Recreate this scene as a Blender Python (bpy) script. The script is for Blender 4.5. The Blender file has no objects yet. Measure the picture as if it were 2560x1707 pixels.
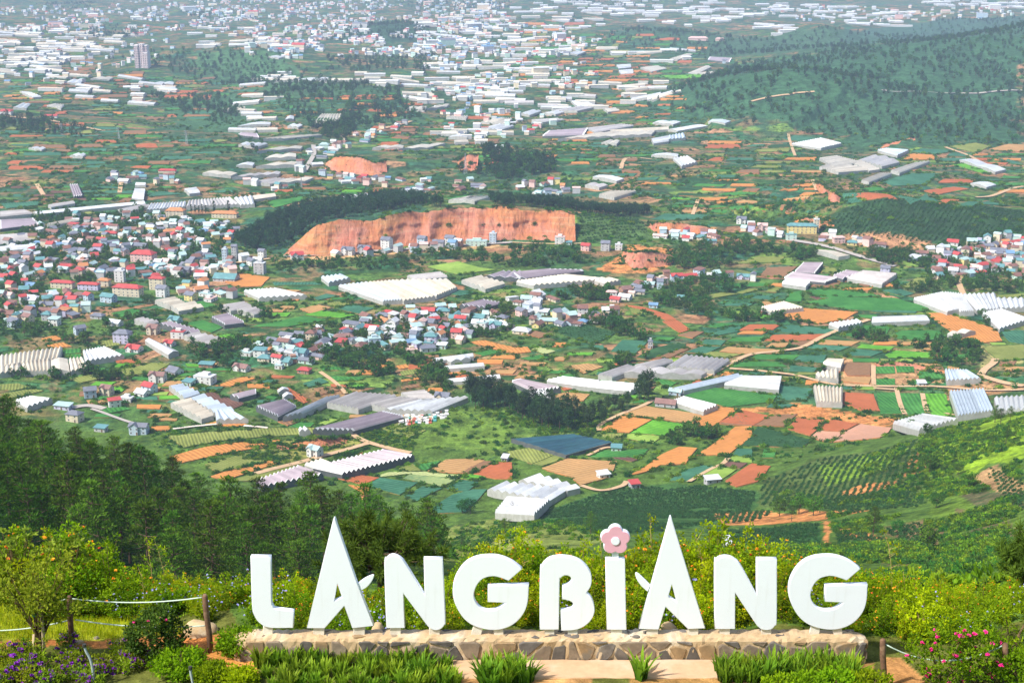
import bpy, bmesh, math, random
import numpy as np
from mathutils import Vector, Matrix

R = math.radians
scene = bpy.context.scene
COL = scene.collection
RNG = np.random.default_rng(7)
random.seed(7)

# ------------------------------------------------------------------ camera
CAMZ, PITCH = 280.0, R(16.0)
cam_d = bpy.data.cameras.new('camera')
cam_d.lens, cam_d.sensor_width = 50.0, 36.0
cam_d.clip_start, cam_d.clip_end = 0.5, 60000.0
cam = bpy.data.objects.new('camera', cam_d)
COL.objects.link(cam)
cam.location = (0, 0, CAMZ)
cam.rotation_euler = (R(90) - PITCH, 0, 0)
scene.camera = cam

# ------------------------------------------------------------------ sky, sun, exposure
SUN_EL, SUN_AZ = R(50), R(238)          # azimuth clockwise from +Y: behind the camera, to the left
world = bpy.data.worlds.new('World')
scene.world = world
world.use_nodes = True
wn = world.node_tree.nodes
sky = wn.new('ShaderNodeTexSky')
sky.sky_type = 'NISHITA'
sky.sun_disc = False
sky.sun_elevation = SUN_EL
sky.sun_rotation = SUN_AZ
sky.air_density, sky.dust_density, sky.ozone_density = 1.0, 2.0, 1.0
wn['Background'].inputs['Strength'].default_value = 0.145
world.node_tree.links.new(sky.outputs[0], wn['Background'].inputs['Color'])
sun_d = bpy.data.lights.new('sun', 'SUN')
sun_d.energy, sun_d.angle, sun_d.color = 4.2, R(2.0), (1.0, 0.95, 0.87)
sun = bpy.data.objects.new('sun', sun_d)
COL.objects.link(sun)
sd = Vector((math.sin(SUN_AZ) * math.cos(SUN_EL), math.cos(SUN_AZ) * math.cos(SUN_EL), math.sin(SUN_EL)))
sun.rotation_euler = sd.to_track_quat('Z', 'Y').to_euler()
sun.location = (-60, -60, 330)
scene.view_settings.view_transform = 'Standard'
scene.view_settings.look = 'None'
scene.view_settings.exposure = 0.55
scene.view_settings.gamma = 1.0
scene.view_settings.use_curve_mapping = False
scene.cycles.use_denoising = True
scene.cycles.max_bounces = 4
scene.cycles.transparent_max_bounces = 4
scene.cycles.volume_bounces = 0
scene.cycles.volume_max_steps = 64
scene.cycles.caustics_reflective = scene.cycles.caustics_refractive = False

# ------------------------------------------------------------------ measuring the photograph (2560 x 1707 pixels)
FPX, CX, CY = 50 / 36 * 2560, 1280.0, 853.5
cp, sp = math.cos(PITCH), math.sin(PITCH)
CROP = {'T1': (0, 0, 1.8375), 'T2': (1280, 0, 1.8375), 'T3': (0, 480, 1.8375), 'T4': (1280, 480, 1.8375),
        'F1': (0, 960, 2.0989), 'F2': (560, 1200, 2.6133), 'F3': (1360, 1200, 2.6133), 'F4': (1760, 960, 2.09875),
        'Q1': (0, 700, 3.672), 'Q2': (640, 900, 3.672), 'Q3': (1240, 960, 3.672), 'Q4': (0, 1280, 3.672),
        'FU': (0, 0, 0.91875)}
def px(c, x, y):
    a = CROP[c]
    return a[0] + x / a[2], a[1] + y / a[2]
def ray(u, v):
    a, b = (u - CX) / FPX, (CY - v) / FPX
    return a, cp + b * sp, -sp + b * cp
def at_y(u, v, y):
    d = ray(u, v); t = y / d[1]
    return Vector((d[0] * t, y, CAMZ + d[2] * t))
def project(p):
    dx, dy, dz = p[0], p[1], p[2] - CAMZ
    f = dy * cp - dz * sp
    up = dy * sp + dz * cp
    return CX + FPX * dx / f, CY - FPX * up / f

# ------------------------------------------------------------------ materials
MATS = {}
def node_mat(name):
    m = bpy.data.materials.new(name); m.use_nodes = True
    nt = m.node_tree
    return m, nt, nt.nodes['Principled BSDF']
def mixc(nt, fac, a, b, blend='MIX'):
    n = nt.nodes.new('ShaderNodeMix'); n.data_type = 'RGBA'; n.blend_type = blend
    for s, v in ((0, fac), (6, a), (7, b)):
        if hasattr(v, 'is_output'): nt.links.new(v, n.inputs[s])
        elif s == 0: n.inputs[0].default_value = v
        else: n.inputs[s].default_value = (*v, 1) if len(v) == 3 else v
    return n.outputs[2]
def noise(nt, scale, detail=3, vec=None, rough=0.55, dist=0.0):
    n = nt.nodes.new('ShaderNodeTexNoise')
    n.inputs['Scale'].default_value = scale; n.inputs['Detail'].default_value = detail
    n.inputs['Roughness'].default_value = rough; n.inputs['Distortion'].default_value = dist
    if vec is not None: nt.links.new(vec, n.inputs['Vector'])
    return n
def ramp(nt, fac, stops, interp='LINEAR'):
    n = nt.nodes.new('ShaderNodeValToRGB'); n.color_ramp.interpolation = interp
    el = n.color_ramp.elements
    while len(el) < len(stops): el.new(0.5)
    for e, (p, c) in zip(el, stops):
        e.position = p; e.color = (*c, 1) if len(c) == 3 else c
    if fac is not None: nt.links.new(fac, n.inputs[0])
    return n.outputs[0]
def mrange(nt, val, a, b, c=0.0, d=1.0):
    n = nt.nodes.new('ShaderNodeMapRange')
    nt.links.new(val, n.inputs[0])
    for i, x in enumerate((a, b, c, d)): n.inputs[i + 1].default_value = x
    return n.outputs[0]
def coords(nt, kind='Object'):
    return nt.nodes.new('ShaderNodeTexCoord').outputs[kind]
def bump(nt, bs, h, strength=0.4, dist=0.1):
    n = nt.nodes.new('ShaderNodeBump')
    n.inputs['Strength'].default_value = strength; n.inputs['Distance'].default_value = dist
    nt.links.new(h, n.inputs['Height']); nt.links.new(n.outputs[0], bs.inputs['Normal'])
def mat(name, c1, c2=None, scale=1.0, rough=0.7, c3=None, scale3=0.2, bmp=0.0, bdist=0.05, spec=0.3, objvar=0.0, metal=0.0):
    """plain surface: two tones broken by noise, a third one in larger blotches"""
    if name in MATS: return MATS[name]
    m, nt, bs = node_mat(name)
    oc = coords(nt)
    c2 = c2 or tuple(x * 0.8 for x in c1)
    n = noise(nt, scale, 5, oc, 0.65)
    col = mixc(nt, mrange(nt, n.outputs[0], 0.35, 0.65), c1, c2)
    if c3:
        n3 = noise(nt, scale3, 4, oc, 0.6)
        col = mixc(nt, mrange(nt, n3.outputs[0], 0.52, 0.68), col, c3)
    if objvar:
        oi = nt.nodes.new('ShaderNodeObjectInfo')
        hs = nt.nodes.new('ShaderNodeHueSaturation')
        nt.links.new(col, hs.inputs['Color'])
        nt.links.new(mrange(nt, oi.outputs['Random'], 0, 1, 1 - objvar, 1 + objvar), hs.inputs['Value'])
        col = hs.outputs[0]
    nt.links.new(col, bs.inputs['Base Color'])
    bs.inputs['Roughness'].default_value = rough
    bs.inputs['Specular IOR Level'].default_value = spec
    bs.inputs['Metallic'].default_value = metal
    if bmp: bump(nt, bs, n.outputs[0], bmp, bdist)
    MATS[name] = m
    return m
def leaf_mat(name, dark, light, hue=0.03, val=0.2, trans=0.3, rough=0.6):
    """leaves: tone from a per-leaf tint, hue and value drifting from plant to plant, some light let through"""
    if name in MATS: return MATS[name]
    m, nt, bs = node_mat(name)
    at = nt.nodes.new('ShaderNodeAttribute'); at.attribute_name = 'tint'
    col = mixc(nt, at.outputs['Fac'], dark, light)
    oi = nt.nodes.new('ShaderNodeObjectInfo')
    hs = nt.nodes.new('ShaderNodeHueSaturation')
    nt.links.new(col, hs.inputs['Color'])
    nt.links.new(mrange(nt, oi.outputs['Random'], 0, 1, 0.5 - hue, 0.5 + hue), hs.inputs['Hue'])
    mul = nt.nodes.new('ShaderNodeMath'); mul.operation = 'MULTIPLY'; mul.inputs[1].default_value = 7.31
    nt.links.new(oi.outputs['Random'], mul.inputs[0])
    fr = nt.nodes.new('ShaderNodeMath'); fr.operation = 'FRACT'; nt.links.new(mul.outputs[0], fr.inputs[0])
    nt.links.new(mrange(nt, fr.outputs[0], 0, 1, 1 - val, 1 + val), hs.inputs['Value'])
    nt.links.new(hs.outputs[0], bs.inputs['Base Color'])
    bs.inputs['Roughness'].default_value = rough
    bs.inputs['Specular IOR Level'].default_value = 0.08
    tr = nt.nodes.new('ShaderNodeBsdfTranslucent')
    nt.links.new(hs.outputs[0], tr.inputs['Color'])
    mx = nt.nodes.new('ShaderNodeMixShader'); mx.inputs[0].default_value = trans
    out = nt.nodes['Material Output']
    nt.links.new(bs.outputs[0], mx.inputs[1]); nt.links.new(tr.outputs[0], mx.inputs[2])
    nt.links.new(mx.outputs[0], out.inputs['Surface'])
    MATS[name] = m
    return m
def attr_mat(name, attr='col', rough=0.7, scale=0.3, amt=0.25):
    if name in MATS: return MATS[name]
    m, nt, bs = node_mat(name)
    at = nt.nodes.new('ShaderNodeAttribute'); at.attribute_name = attr
    n = noise(nt, scale, 4, coords(nt), 0.6)
    v = mrange(nt, n.outputs[0], 0.3, 0.7, 1 - amt, 1 + amt)
    col = mixc(nt, 1.0, at.outputs['Color'], v, 'MULTIPLY')
    nt.links.new(col, bs.inputs['Base Color'])
    bs.inputs['Roughness'].default_value = rough
    bs.inputs['Specular IOR Level'].default_value = 0.3
    MATS[name] = m
    return m

# ------------------------------------------------------------------ mesh helpers
def fmesh(name, verts, faces, mats=(), tint=None, mat_idx=None, smooth=False, col=None):
    """fast mesh from numpy: verts (N,3), faces (M,k) of one size or list of arrays"""
    verts = np.asarray(verts, dtype=np.float32)
    if isinstance(faces, np.ndarray): faces = [faces]
    faces = [np.asarray(f, dtype=np.int32) for f in faces if len(f)]
    me = bpy.data.meshes.new(name)
    me.vertices.add(len(verts)); me.vertices.foreach_set('co', verts.ravel())
    li = np.concatenate([f.ravel() for f in faces])
    cnt = np.concatenate([np.full(len(f), f.shape[1], dtype=np.int32) for f in faces])
    st = np.concatenate([[0], np.cumsum(cnt)[:-1]]).astype(np.int32)
    me.loops.add(len(li)); me.loops.foreach_set('vertex_index', li)
    me.polygons.add(len(cnt)); me.polygons.foreach_set('loop_start', st)
    if mat_idx is not None: me.polygons.foreach_set('material_index', np.asarray(mat_idx, dtype=np.int32))
    if smooth: me.polygons.foreach_set('use_smooth', np.ones(len(cnt), dtype=bool))
    for m in mats: me.materials.append(m)
    if tint is not None:
        a = me.attributes.new('tint', 'FLOAT', 'POINT'); a.data.foreach_set('value', np.asarray(tint, dtype=np.float32))
    if col is not None:
        a = me.attributes.new('col', 'FLOAT_COLOR', 'POINT')
        c = np.ones((len(verts), 4), dtype=np.float32); c[:, :3] = col
        a.data.foreach_set('color', c.ravel())
    me.update(calc_edges=True)
    if not smooth: me.shade_flat()
    return me
def link(name, me, parent=None, loc=None, rot=None, scale=None):
    o = bpy.data.objects.new(name, me); COL.objects.link(o)
    if parent is not None: o.parent = parent
    if loc is not None: o.location = loc
    if rot is not None: o.rotation_euler = rot
    if scale is not None: o.scale = scale
    return o
def tag(o, label=None, cat=None, group=None, kind=None):
    if label: o['label'] = label
    if cat: o['category'] = cat
    if group: o['group'] = group
    if kind: o['kind'] = kind
    return o
def thing(name, label, cat, loc=(0, 0, 0), rotz=0.0, group=None):
    return tag(link(name, None, None, loc, (0, 0, rotz)), label, cat, group)
class MB:
    """collects boxes, tubes and polygons and builds them as one mesh"""
    def __init__(s): s.v, s.f, s.m = [], [], []
    def add(s, vs, fs, mi=0):
        o = len(s.v); s.v.extend([tuple(v) for v in vs])
        for f in fs: s.f.append([i + o for i in f]); s.m.append(mi)
    def box(s, x0, x1, y0, y1, z0, z1, mi=0):
        s.add([(x0, y0, z0), (x1, y0, z0), (x1, y1, z0), (x0, y1, z0), (x0, y0, z1), (x1, y0, z1), (x1, y1, z1), (x0, y1, z1)],
              [(3, 2, 1, 0), (4, 5, 6, 7), (0, 1, 5, 4), (1, 2, 6, 5), (2, 3, 7, 6), (3, 0, 4, 7)], mi)
    def tube(s, pts, rad, n=6, mi=0, cap=True):
        pts = [Vector(p) for p in pts]
        if not hasattr(rad, '__len__'): rad = [rad] * len(pts)
        vs, fs = [], []
        for i, p in enumerate(pts):
            d = (pts[min(i + 1, len(pts) - 1)] - pts[max(i - 1, 0)]).normalized()
            a = d.cross(Vector((0.31, 0.95, 0.05))).normalized(); b = d.cross(a)
            for k in range(n):
                t = 2 * math.pi * k / n
                vs.append(p + (a * math.cos(t) + b * math.sin(t)) * rad[i])
        for i in range(len(pts) - 1):
            for k in range(n):
                k2 = (k + 1) % n
                fs.append((i * n + k, i * n + k2, (i + 1) * n + k2, (i + 1) * n + k))
        if cap:
            fs.append(tuple(range(n))[::-1]); fs.append(tuple(range((len(pts) - 1) * n, len(pts) * n)))
        s.add(vs, fs, mi)
    def mesh(s, name, mats, smooth=False):
        me = bpy.data.meshes.new(name)
        me.from_pydata(s.v, [], s.f)
        for m in mats: me.materials.append(m)
        me.polygons.foreach_set('material_index', s.m)
        if smooth: me.polygons.foreach_set('use_smooth', [True] * len(s.f))
        me.update()
        return me
    def build(s, name, mats, parent=None, smooth=False, **k):
        return link(name, s.mesh(name, mats if isinstance(mats, (list, tuple)) else [mats], smooth), parent, **k)
def unit(a):
    return a / np.maximum(np.linalg.norm(a, axis=-1, keepdims=True), 1e-9)
def leaves(c, d, ln, wd, rng, curl=0.12):
    """rhombic leaf blades: base c, direction d, length ln, width wd -> verts, quads"""
    n = len(c); d = unit(d)
    side = unit(np.cross(d, rng.normal(size=(n, 3)))) * (np.asarray(wd).reshape(-1, 1) / 2)
    nor = np.cross(d, unit(side))
    L = np.asarray(ln).reshape(-1, 1) * np.ones((n, 1))
    mid = c + d * L * 0.45 + nor * L * curl
    v = np.stack([c, mid + side, c + d * L, mid - side], axis=1).reshape(-1, 3)
    f = np.arange(4 * n, dtype=np.int32).reshape(n, 4)
    return v, f
def rand_dirs(n, rng):
    return unit(rng.normal(size=(n, 3)))
# ------------------------------------------------------------------ the lie of the land
def sstep(a, b, x):
    t = np.clip((x - a) / (b - a), 0, 1); return t * t * (3 - 2 * t)
_tab = RNG.random((256, 256))
def vnoise(x, y):
    xi, yi = np.floor(x).astype(int), np.floor(y).astype(int)
    fx, fy = x - xi, y - yi
    fx, fy = fx * fx * (3 - 2 * fx), fy * fy * (3 - 2 * fy)
    g = lambda i, j: _tab[i & 255, j & 255]
    return ((g(xi, yi) * (1 - fx) + g(xi + 1, yi) * fx) * (1 - fy) + (g(xi, yi + 1) * (1 - fx) + g(xi + 1, yi + 1) * fx) * fy) * 2 - 1
def fbm(x, y, wl, oct=3):
    s, a, t = 0, 1.0, 0
    for k in range(oct):
        s = s + a * vnoise(x / wl * 2 ** k + 17.3 * k, y / wl * 2 ** k + 5.1 * k); t += a; a *= 0.5
    return s / t

# the mountainside: (u, v of the whole-picture view, distance)
NEAR = '''0,1235,185 0,1140,245 0,1060,295 0,1004,345 450,1335,205 450,1230,275 450,1132,350 700,1320,220 700,1180,345
900,1305,240 900,1232,335 1176,1290,300 1176,1262,420 1176,1215,540 1176,1192,640 1500,1290,280 1500,1255,400 1500,1228,480
1500,1180,590 1500,1122,690 1850,1345,220 1850,1290,330 1850,1240,430 1850,1190,520 1850,1150,600 1880,1056,680 1740,1100,670
2150,1395,150 2150,1300,300 2150,1200,430 2150,1100,540 2130,1002,650 2352,1385,140 2352,1250,300 2352,1150,420 2352,1050,520 2352,952,630'''
NEARZ = [(-700, 200, 200), (-700, 330, 172), (-700, 600, 70), (-700, 850, 5), (0, 450, 85), (0, 640, 8), (450, 450, 72), (450, 620, 4),
         (700, 450, 66), (700, 600, 6), (900, 450, 62), (900, 600, 6), (2130, 780, 6), (2352, 780, 14), (3000, 300, 165), (3000, 600, 95),
         (3000, 850, 25), (1880, 760, 2), (1500, 780, 0)]
cpts = []
for t in NEAR.split():
    u, v, y = map(float, t.split(','))
    p = at_y(u / 0.91875, v / 0.91875, y); cpts.append((p.x / p.y, p.y, p.z))
for u, y, z in NEARZ:
    cpts.append(((u / 0.91875 - CX) / FPX / cp, y, z))
GZ = 267.42                                   # the terrace the letters stand on
for u in (-700, -100, 500, 1176, 1850, 2450, 3000):
    q = (u / 0.91875 - CX) / FPX / cp
    for y, z in ((4, 277.5), (12, 270.5), (18, GZ + .25), (20.5, GZ), (23, GZ), (25.2, GZ - .05), (28, GZ - 1.3), (36, 262.5), (75, 233), (120, 208), (700 if u in (500,) else 1000, 0), (1300, 0), (1900, 0)):
        cpts.append((q, y, z))
cpts = np.array(cpts)
def tps_k(a, b):
    d2 = ((a[:, None, :] - b[None, :, :]) ** 2).sum(-1)
    return 0.5 * d2 * np.log(np.maximum(d2, 1e-12))
cx_ = np.stack([cpts[:, 0] * 3.0, np.log(cpts[:, 1])], 1)
nC = len(cx_)
A = np.zeros((nC + 3, nC + 3)); A[:nC, :nC] = tps_k(cx_, cx_) + np.eye(nC) * 1e-4
A[:nC, nC] = 1; A[:nC, nC + 1:] = cx_; A[nC:, :nC] = A[:nC, nC:].T
tps_w = np.linalg.solve(A, np.concatenate([cpts[:, 2], [0, 0, 0]]))
def tps(q, y):
    s = np.stack([np.ravel(q) * 3.0, np.log(np.ravel(y))], 1); out = np.empty(len(s))
    for i in range(0, len(s), 20000):
        b = s[i:i + 20000]
        out[i:i + 20000] = tps_k(b, cx_) @ tps_w[:nC] + tps_w[nC] + b @ tps_w[nC + 1:]
    return out.reshape(np.shape(q))

# ridges: crest points (u, v, distance), width in front, width behind
RIDGES = [
    ('560,562,1330 700,515,1362 850,492,1392 960,478,1392 1060,474,1372 1200,479,1368 1320,490,1366 1440,508,1380 1600,522,1390', 34, 110),
    ('500,560,1345 600,520,1400 760,492,1440 900,480,1450', 70, 120),
    ('1870,528,1330 1950,480,1350 2020,454,1365 2110,462,1370 2180,478,1380 2260,474,1385 2352,488,1390 2700,480,1400', 72, 110),
    ('1460,268,2380 1580,225,2400 1680,185,2400 1780,174,2400 1860,174,2380 1960,190,2340 2040,220,2280 2120,262,2180', 210, 250),
    ('1600,210,2700 1676,160,2850 1826,134,2900 1976,113,2900 2126,98,2950 2230,85,2980 2300,73,3000 2352,58,3000 2800,40,3000', 420, 400),
    ('2200,230,2420 2352,215,2450 2700,200,2450', 260, 260),
    ('1380,88,3800 1480,64,3850 1600,76,3900 1700,92,3850', 170, 260),
    ('1790,97,3700 1900,62,3750 2010,90,3750', 150, 250),
    ('750,97,3900 830,68,4000 900,57,4050 960,74,4000 1010,97,3950', 170, 260),
    ('480,112,3350 600,133,3200 690,168,3000', 250, 260),
    ('600,215,2560 700,196,2560 800,197,2550 900,215,2520 960,240,2480', 190, 230),
    ('360,215,2620 430,205,2640 520,215,2600', 120, 200),
    ('1540,402,1640 1620,388,1650 1700,384,1655 1800,386,1655 1870,396,1640', 170, 160),
    ('-200,288,2000 0,286,2000 150,292,1990 300,298,1970 400,305,1950 500,318,1920', 200, 250),
    ('1940,80,4600 2100,58,4600 2200,46,4600 2352,40,4600 2700,30,4600', 260, 500),
    ('1040,372,1790 1130,360,1800 1230,362,1800', 90, 120),
    ('700,362,1790 800,356,1800', 70, 120),
]
def ridge_pts(s):
    return np.array([tuple(at_y(u / 0.91875, v / 0.91875, y)) for u, v, y in (map(float, t.split(',')) for t in s.split())])
RID = [(ridge_pts(s), a, b) for s, a, b in RIDGES]
def hills(x, y):
    h = np.zeros_like(x)
    for P, wf, wb in RID:
        best = np.full(x.shape, 1e9); zc = np.zeros_like(x); yc = np.zeros_like(x)
        for a, b in zip(P[:-1], P[1:]):
            ab = b[:2] - a[:2]; L2 = (ab ** 2).sum()
            t = np.clip(((x - a[0]) * ab[0] + (y - a[1]) * ab[1]) / L2, 0, 1)
            dx, dy = x - (a[0] + t * ab[0]), y - (a[1] + t * ab[1])
            w = np.where(dy < 0, wf, wb)
            wx = np.minimum(wf * 1.6 + 20, 150)
            d = np.sqrt((dx / wx) ** 2 + (dy / w) ** 2)
            m = d < best
            best = np.where(m, d, best); zc = np.where(m, a[2] + t * (b[2] - a[2]), zc)
        k = np.clip(1 - best / 1.9, 0, 1)
        h = np.maximum(h, zc * (k * k * (3 - 2 * k)) / 1.0 * np.where(best < .01, 1, 1))
    return h
def height(q, y):
    x = q * y
    wn_ = 1 - sstep(780, 1000, y)
    z = np.zeros_like(x)
    m = y < 1000
    z[m] = tps(q[m], y[m]) * wn_[m]
    far = sstep(800, 1200, y)
    z += hills(x, y) * sstep(900, 1100, y)
    z += far * 3.0 * fbm(x, y, 260, 2)
    z += sstep(1560, 2100, y) * 24.0 * fbm(x + 900, y, 330, 3) + sstep(2600, 4500, y) * 16 * fbm(x, y + 777, 900, 3)
    z += sstep(60, 200, y) * (1 - far) * 2.2 * fbm(x, y, 70, 3)
    z += sstep(19, 21, y) * (1 - sstep(24, 40, y)) * 0.035 * fbm(x, y, 1.3, 3)
    return z
GY = np.concatenate([np.geomspace(4, 18, 40)[:-1], np.geomspace(18, 34, 150)[:-1], np.geomspace(34, 450, 150)[:-1],
                     np.geomspace(450, 2600, 430)[:-1], np.geomspace(2600, 7200, 130)[:-1], np.geomspace(7200, 16000, 24)])
GQ = np.concatenate([np.linspace(-1.4, -.47, 36), np.linspace(-.45, .45, 430), np.linspace(.47, 1.4, 36)])
QQ, YY = np.meshgrid(GQ, GY)
ZZ = height(QQ, YY)
XX = QQ * YY
def hz(x, y):
    """ground height, read off the very grid the ground is built from"""
    x = np.atleast_1d(np.asarray(x, float)); y = np.atleast_1d(np.asarray(y, float))
    q = np.clip(x / y, GQ[0], GQ[-1] - 1e-6); yy = np.clip(y, GY[0], GY[-1] - 1e-3)
    i = np.clip(np.searchsorted(GY, yy, 'right') - 1, 0, len(GY) - 2); j = np.clip(np.searchsorted(GQ, q, 'right') - 1, 0, len(GQ) - 2)
    fy = (yy - GY[i]) / (GY[i + 1] - GY[i]); fq = (q - GQ[j]) / (GQ[j + 1] - GQ[j])
    return (ZZ[i, j] * (1 - fq) + ZZ[i, j + 1] * fq) * (1 - fy) + (ZZ[i + 1, j] * (1 - fq) + ZZ[i + 1, j + 1] * fq) * fy
_my = np.concatenate([np.geomspace(16, 400, 300), np.geomspace(401, 7000, 1500)])
def ground(u, v, lift=0.0, ymin=16.0):
    """the point of the ground (raised by lift) that pixel u, v shows"""
    d = ray(u, v)
    ys = _my[_my >= ymin]
    zr = CAMZ + d[2] / d[1] * ys
    g = hz(d[0] / d[1] * ys, ys) + lift - zr
    k = np.argmax(g >= 0)
    if g[k] < 0: y = ys[-1]
    elif k == 0: y = ys[0]
    else:
        t = g[k - 1] / (g[k - 1] - g[k]); y = ys[k - 1] + t * (ys[k] - ys[k - 1])
    x = d[0] / d[1] * y
    return Vector((x, y, float(hz(x, y)[0])))
def G(c, x, y, lift=0.0, ymin=16.0):
    return ground(*px(c, x, y), lift, ymin)
def parse(s):
    return [tuple(map(float, t.split(','))) for t in s.split()]
def inpoly(x, y, P):
    r = np.zeros(np.shape(x), bool); n = len(P)
    for i in range(n):
        x1, y1 = P[i][0], P[i][1]; x2, y2 = P[(i + 1) % n][0], P[(i + 1) % n][1]
        c = ((y1 > y) != (y2 > y)) & (x < (x2 - x1) * (y - y1) / (y2 - y1 + 1e-12) + x1)
        r ^= c
    return r
def wpoly(c, s, ymin=16.0):
    return [G(c, x, y, 0, ymin) for x, y in parse(s)]

# land cover: the colour of what grows or lies there, laid down as areas measured on the photograph
PAT = np.clip(sstep(780, 900, YY), 0, 1)
COV = np.zeros(YY.shape + (3,)); COV[:] = (0.078, 0.145, 0.03)
def paint(c, s, col, patch=None, ymin=16.0, mixn=1.0):
    P = wpoly(c, s, ymin)
    x0, x1 = min(p[0] for p in P), max(p[0] for p in P); y0, y1 = min(p[1] for p in P), max(p[1] for p in P)
    m = (XX >= x0) & (XX <= x1) & (YY >= y0) & (YY <= y1)
    idx = np.nonzero(m); wob = (fbm(XX[m], YY[m], 0.03 * max(x1 - x0, y1 - y0) + .3, 2)) * 0.03 * min(x1 - x0, y1 - y0)
    k = inpoly(XX[m] + wob, YY[m] + wob, P)
    COV[idx[0][k], idx[1][k]] = COV[idx[0][k], idx[1][k]] * (1 - mixn) + np.array(col) * mixn
    if patch is not None: PAT[idx[0][k], idx[1][k]] = patch
LIME, OLIVE, SOIL, REDS, DGREEN, PINEF, TAN = (.2, .29, .03), (.17, .2, .05), (.56, .23, .075), (.5, .14, .06), (.035, .095, .03), (.04, .1, .05), (.52, .36, .2)
nearm = YY < 800
COV[YY > 1500] = (.045, .10, .045)
COV[nearm] = (.085, .15, .025)
COV[YY < 120] = (.10, .17, .03)
# hillsides
paint('FU', '-60,1015 0,1022 150,1080 300,1116 450,1180 575,1214 750,1208 975,1272 900,1340 450,1345 -60,1260', (.02, .05, .015), 0, 100)
paint('FU', '1010,1215 1180,1180 1260,1195 1400,1230 1200,1290 1000,1290', (.17, .21, .045), 0, 100)
paint('FU', '1000,1240 1250,1235 1250,1275 1000,1275', (.24, .26, .06), 0, 100)
paint('FU', '1240,1180 1400,1120 1560,1105 1750,1130 1730,1175 1500,1225 1350,1225', (.05, .12, .03), 0, 100)
paint('FU', '1750,1100 1900,1045 2110,1005 2130,1040 2110,1150 1900,1160 1740,1165', (.085, .125, .03), 0, 100)
paint('FU', '1880,1070 2000,1040 2090,1030 2010,1090 1900,1115', (.15, .25, .025), 0, 100)
paint('FU', '2120,990 2352,950 2352,1060 2270,1062 2240,1090 2180,1080 2140,1040', (.21, .33, .02), 0, 100)
paint('FU', '2230,1095 2290,1065 2352,1110 2352,1150 2270,1120', (.36, .22, .10), 0, 100)
paint('FU', '2120,1080 2200,1090 2352,1170 2352,1330 2200,1290 2150,1200', (.12, .2, .025), 0, 100)
paint('FU', '2020,1210 2120,1195 2170,1220 2150,1260 2060,1240', (.2, .13, .06), 0, 100)
paint('FU', '2190,1165 2300,1180 2352,1230 2352,1265 2260,1240', (.15, .12, .05), 0, 100)
paint('FU', '1990,1275 2080,1262 2140,1290 2060,1310', (.16, .14, .05), 0, 100)
paint('FU', '2100,1040 2130,1020 2130,1080 2060,1100', (.36, .16, .06), 0, 100)
paint('FU', '2180,1120 2352,1130 2352,1170 2240,1160', (.12, .11, .05), 0, 100)
paint('FU', '1640,1180 1760,1172 1800,1180 1920,1172 2000,1172 1880,1195 1750,1205 1660,1205', SOIL, 0, 100)
paint('FU', '1830,1165 1905,1175 1900,1190 1840,1195', SOIL, 0, 100)
paint('FU', '1890,1195 1912,1200 1908,1225 1900,1265 1888,1265 1896,1225', SOIL, 0, 100)
paint('FU', '1910,1210 1990,1222 2060,1245 2050,1255 1960,1235', SOIL, 0, 100)
paint('FU', '1620,1215 1780,1210 1880,1200 1885,1250 1800,1290 1650,1270', (.03, .085, .02), 0, 100)
paint('FU', '1930,1130 1990,1110 2060,1105 2050,1118 1960,1140', SOIL, 0, 100)
# ridges and woods in the valley
paint('FU', '520,560 600,510 700,475 960,455 980,485 760,510 690,545 640,580 560,570', PINEF, 0)
paint('FU', '1325,490 1440,488 1480,515 1500,545 1420,565 1325,550', (.07, .13, .035), 0)
paint('FU', '1850,520 2010,455 2352,480 2352,552 2100,560 1930,545', (.03, .068, .025), 0)
paint('FU', '1450,255 1680,160 2000,105 2352,50 2352,335 2100,335 1850,312 1700,295', (.045, .115, .05), 0)
paint('FU', '1380,120 1400,75 1500,60 1700,88 1900,58 2020,95 2000,112', (.055, .12, .055), 0)
paint('FU', '1930,95 2352,92 2352,38 2150,45 1980,70', (.055, .12, .07), 0)
paint('FU', '740,98 900,52 1010,97', (.045, .10, .05), 0)
paint('FU', '440,120 640,120 760,185 700,215 480,190', (.07, .16, .06), 0)
paint('FU', '590,220 720,188 920,212 990,270 860,300 700,285', (.06, .135, .055), 0)
paint('FU', '350,225 520,205 600,250 560,310 420,290', (.06, .14, .06), 0)
paint('FU', '1040,395 1130,358 1250,362 1270,395 1180,420', (.05, .11, .05), 0)
paint('FU', '1060,985 1400,930 1390,1000 1180,1010 1150,1045 1000,1010 870,1000 900,960', (.13, .2, .035), .0)
paint('T3', '1640,1110 1900,1040 2150,985 2352,990 2352,1175 1780,1175', (.12, .2, .03), 0)
paint('T4', '0,1010 150,960 400,1050 390,1100 0,1115', (.10, .18, .03), 0)
# bare earth
paint('T4', '380,360 500,290 530,245 590,245 740,260 750,330 620,375 480,375', SOIL, 0)
paint('T4', '1480,200 1700,190 1900,225 2000,260 1850,270 1650,255 1480,235', (.42, .22, .11), 0)
paint('T4', '620,150 700,140 940,165 930,195 700,185', SOIL, 0)
paint('T4', '1290,130 1360,110 1480,130 1440,160 1330,170', SOIL, 0)
paint('T4', '1100,990 1300,965 1500,1000 1780,1040 1740,1085 1600,1065 1300,1035 1000,1000', SOIL, 0)
paint('T4', '1500,760 1900,790 1990,830 1990,960 2352,900 2352,880 2160,860 1990,880 1520,890', (.46, .26, .12), 0)
paint('T4', '2140,700 2352,700 2352,790 2240,780 2180,840 2150,820', (.36, .33, .12), 0)
paint('T3', '1290,310 1350,260 1480,230 1500,280 1800,265 2280,240 2352,250 2000,275 1500,310', (.55, .34, .16), 0)
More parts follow.
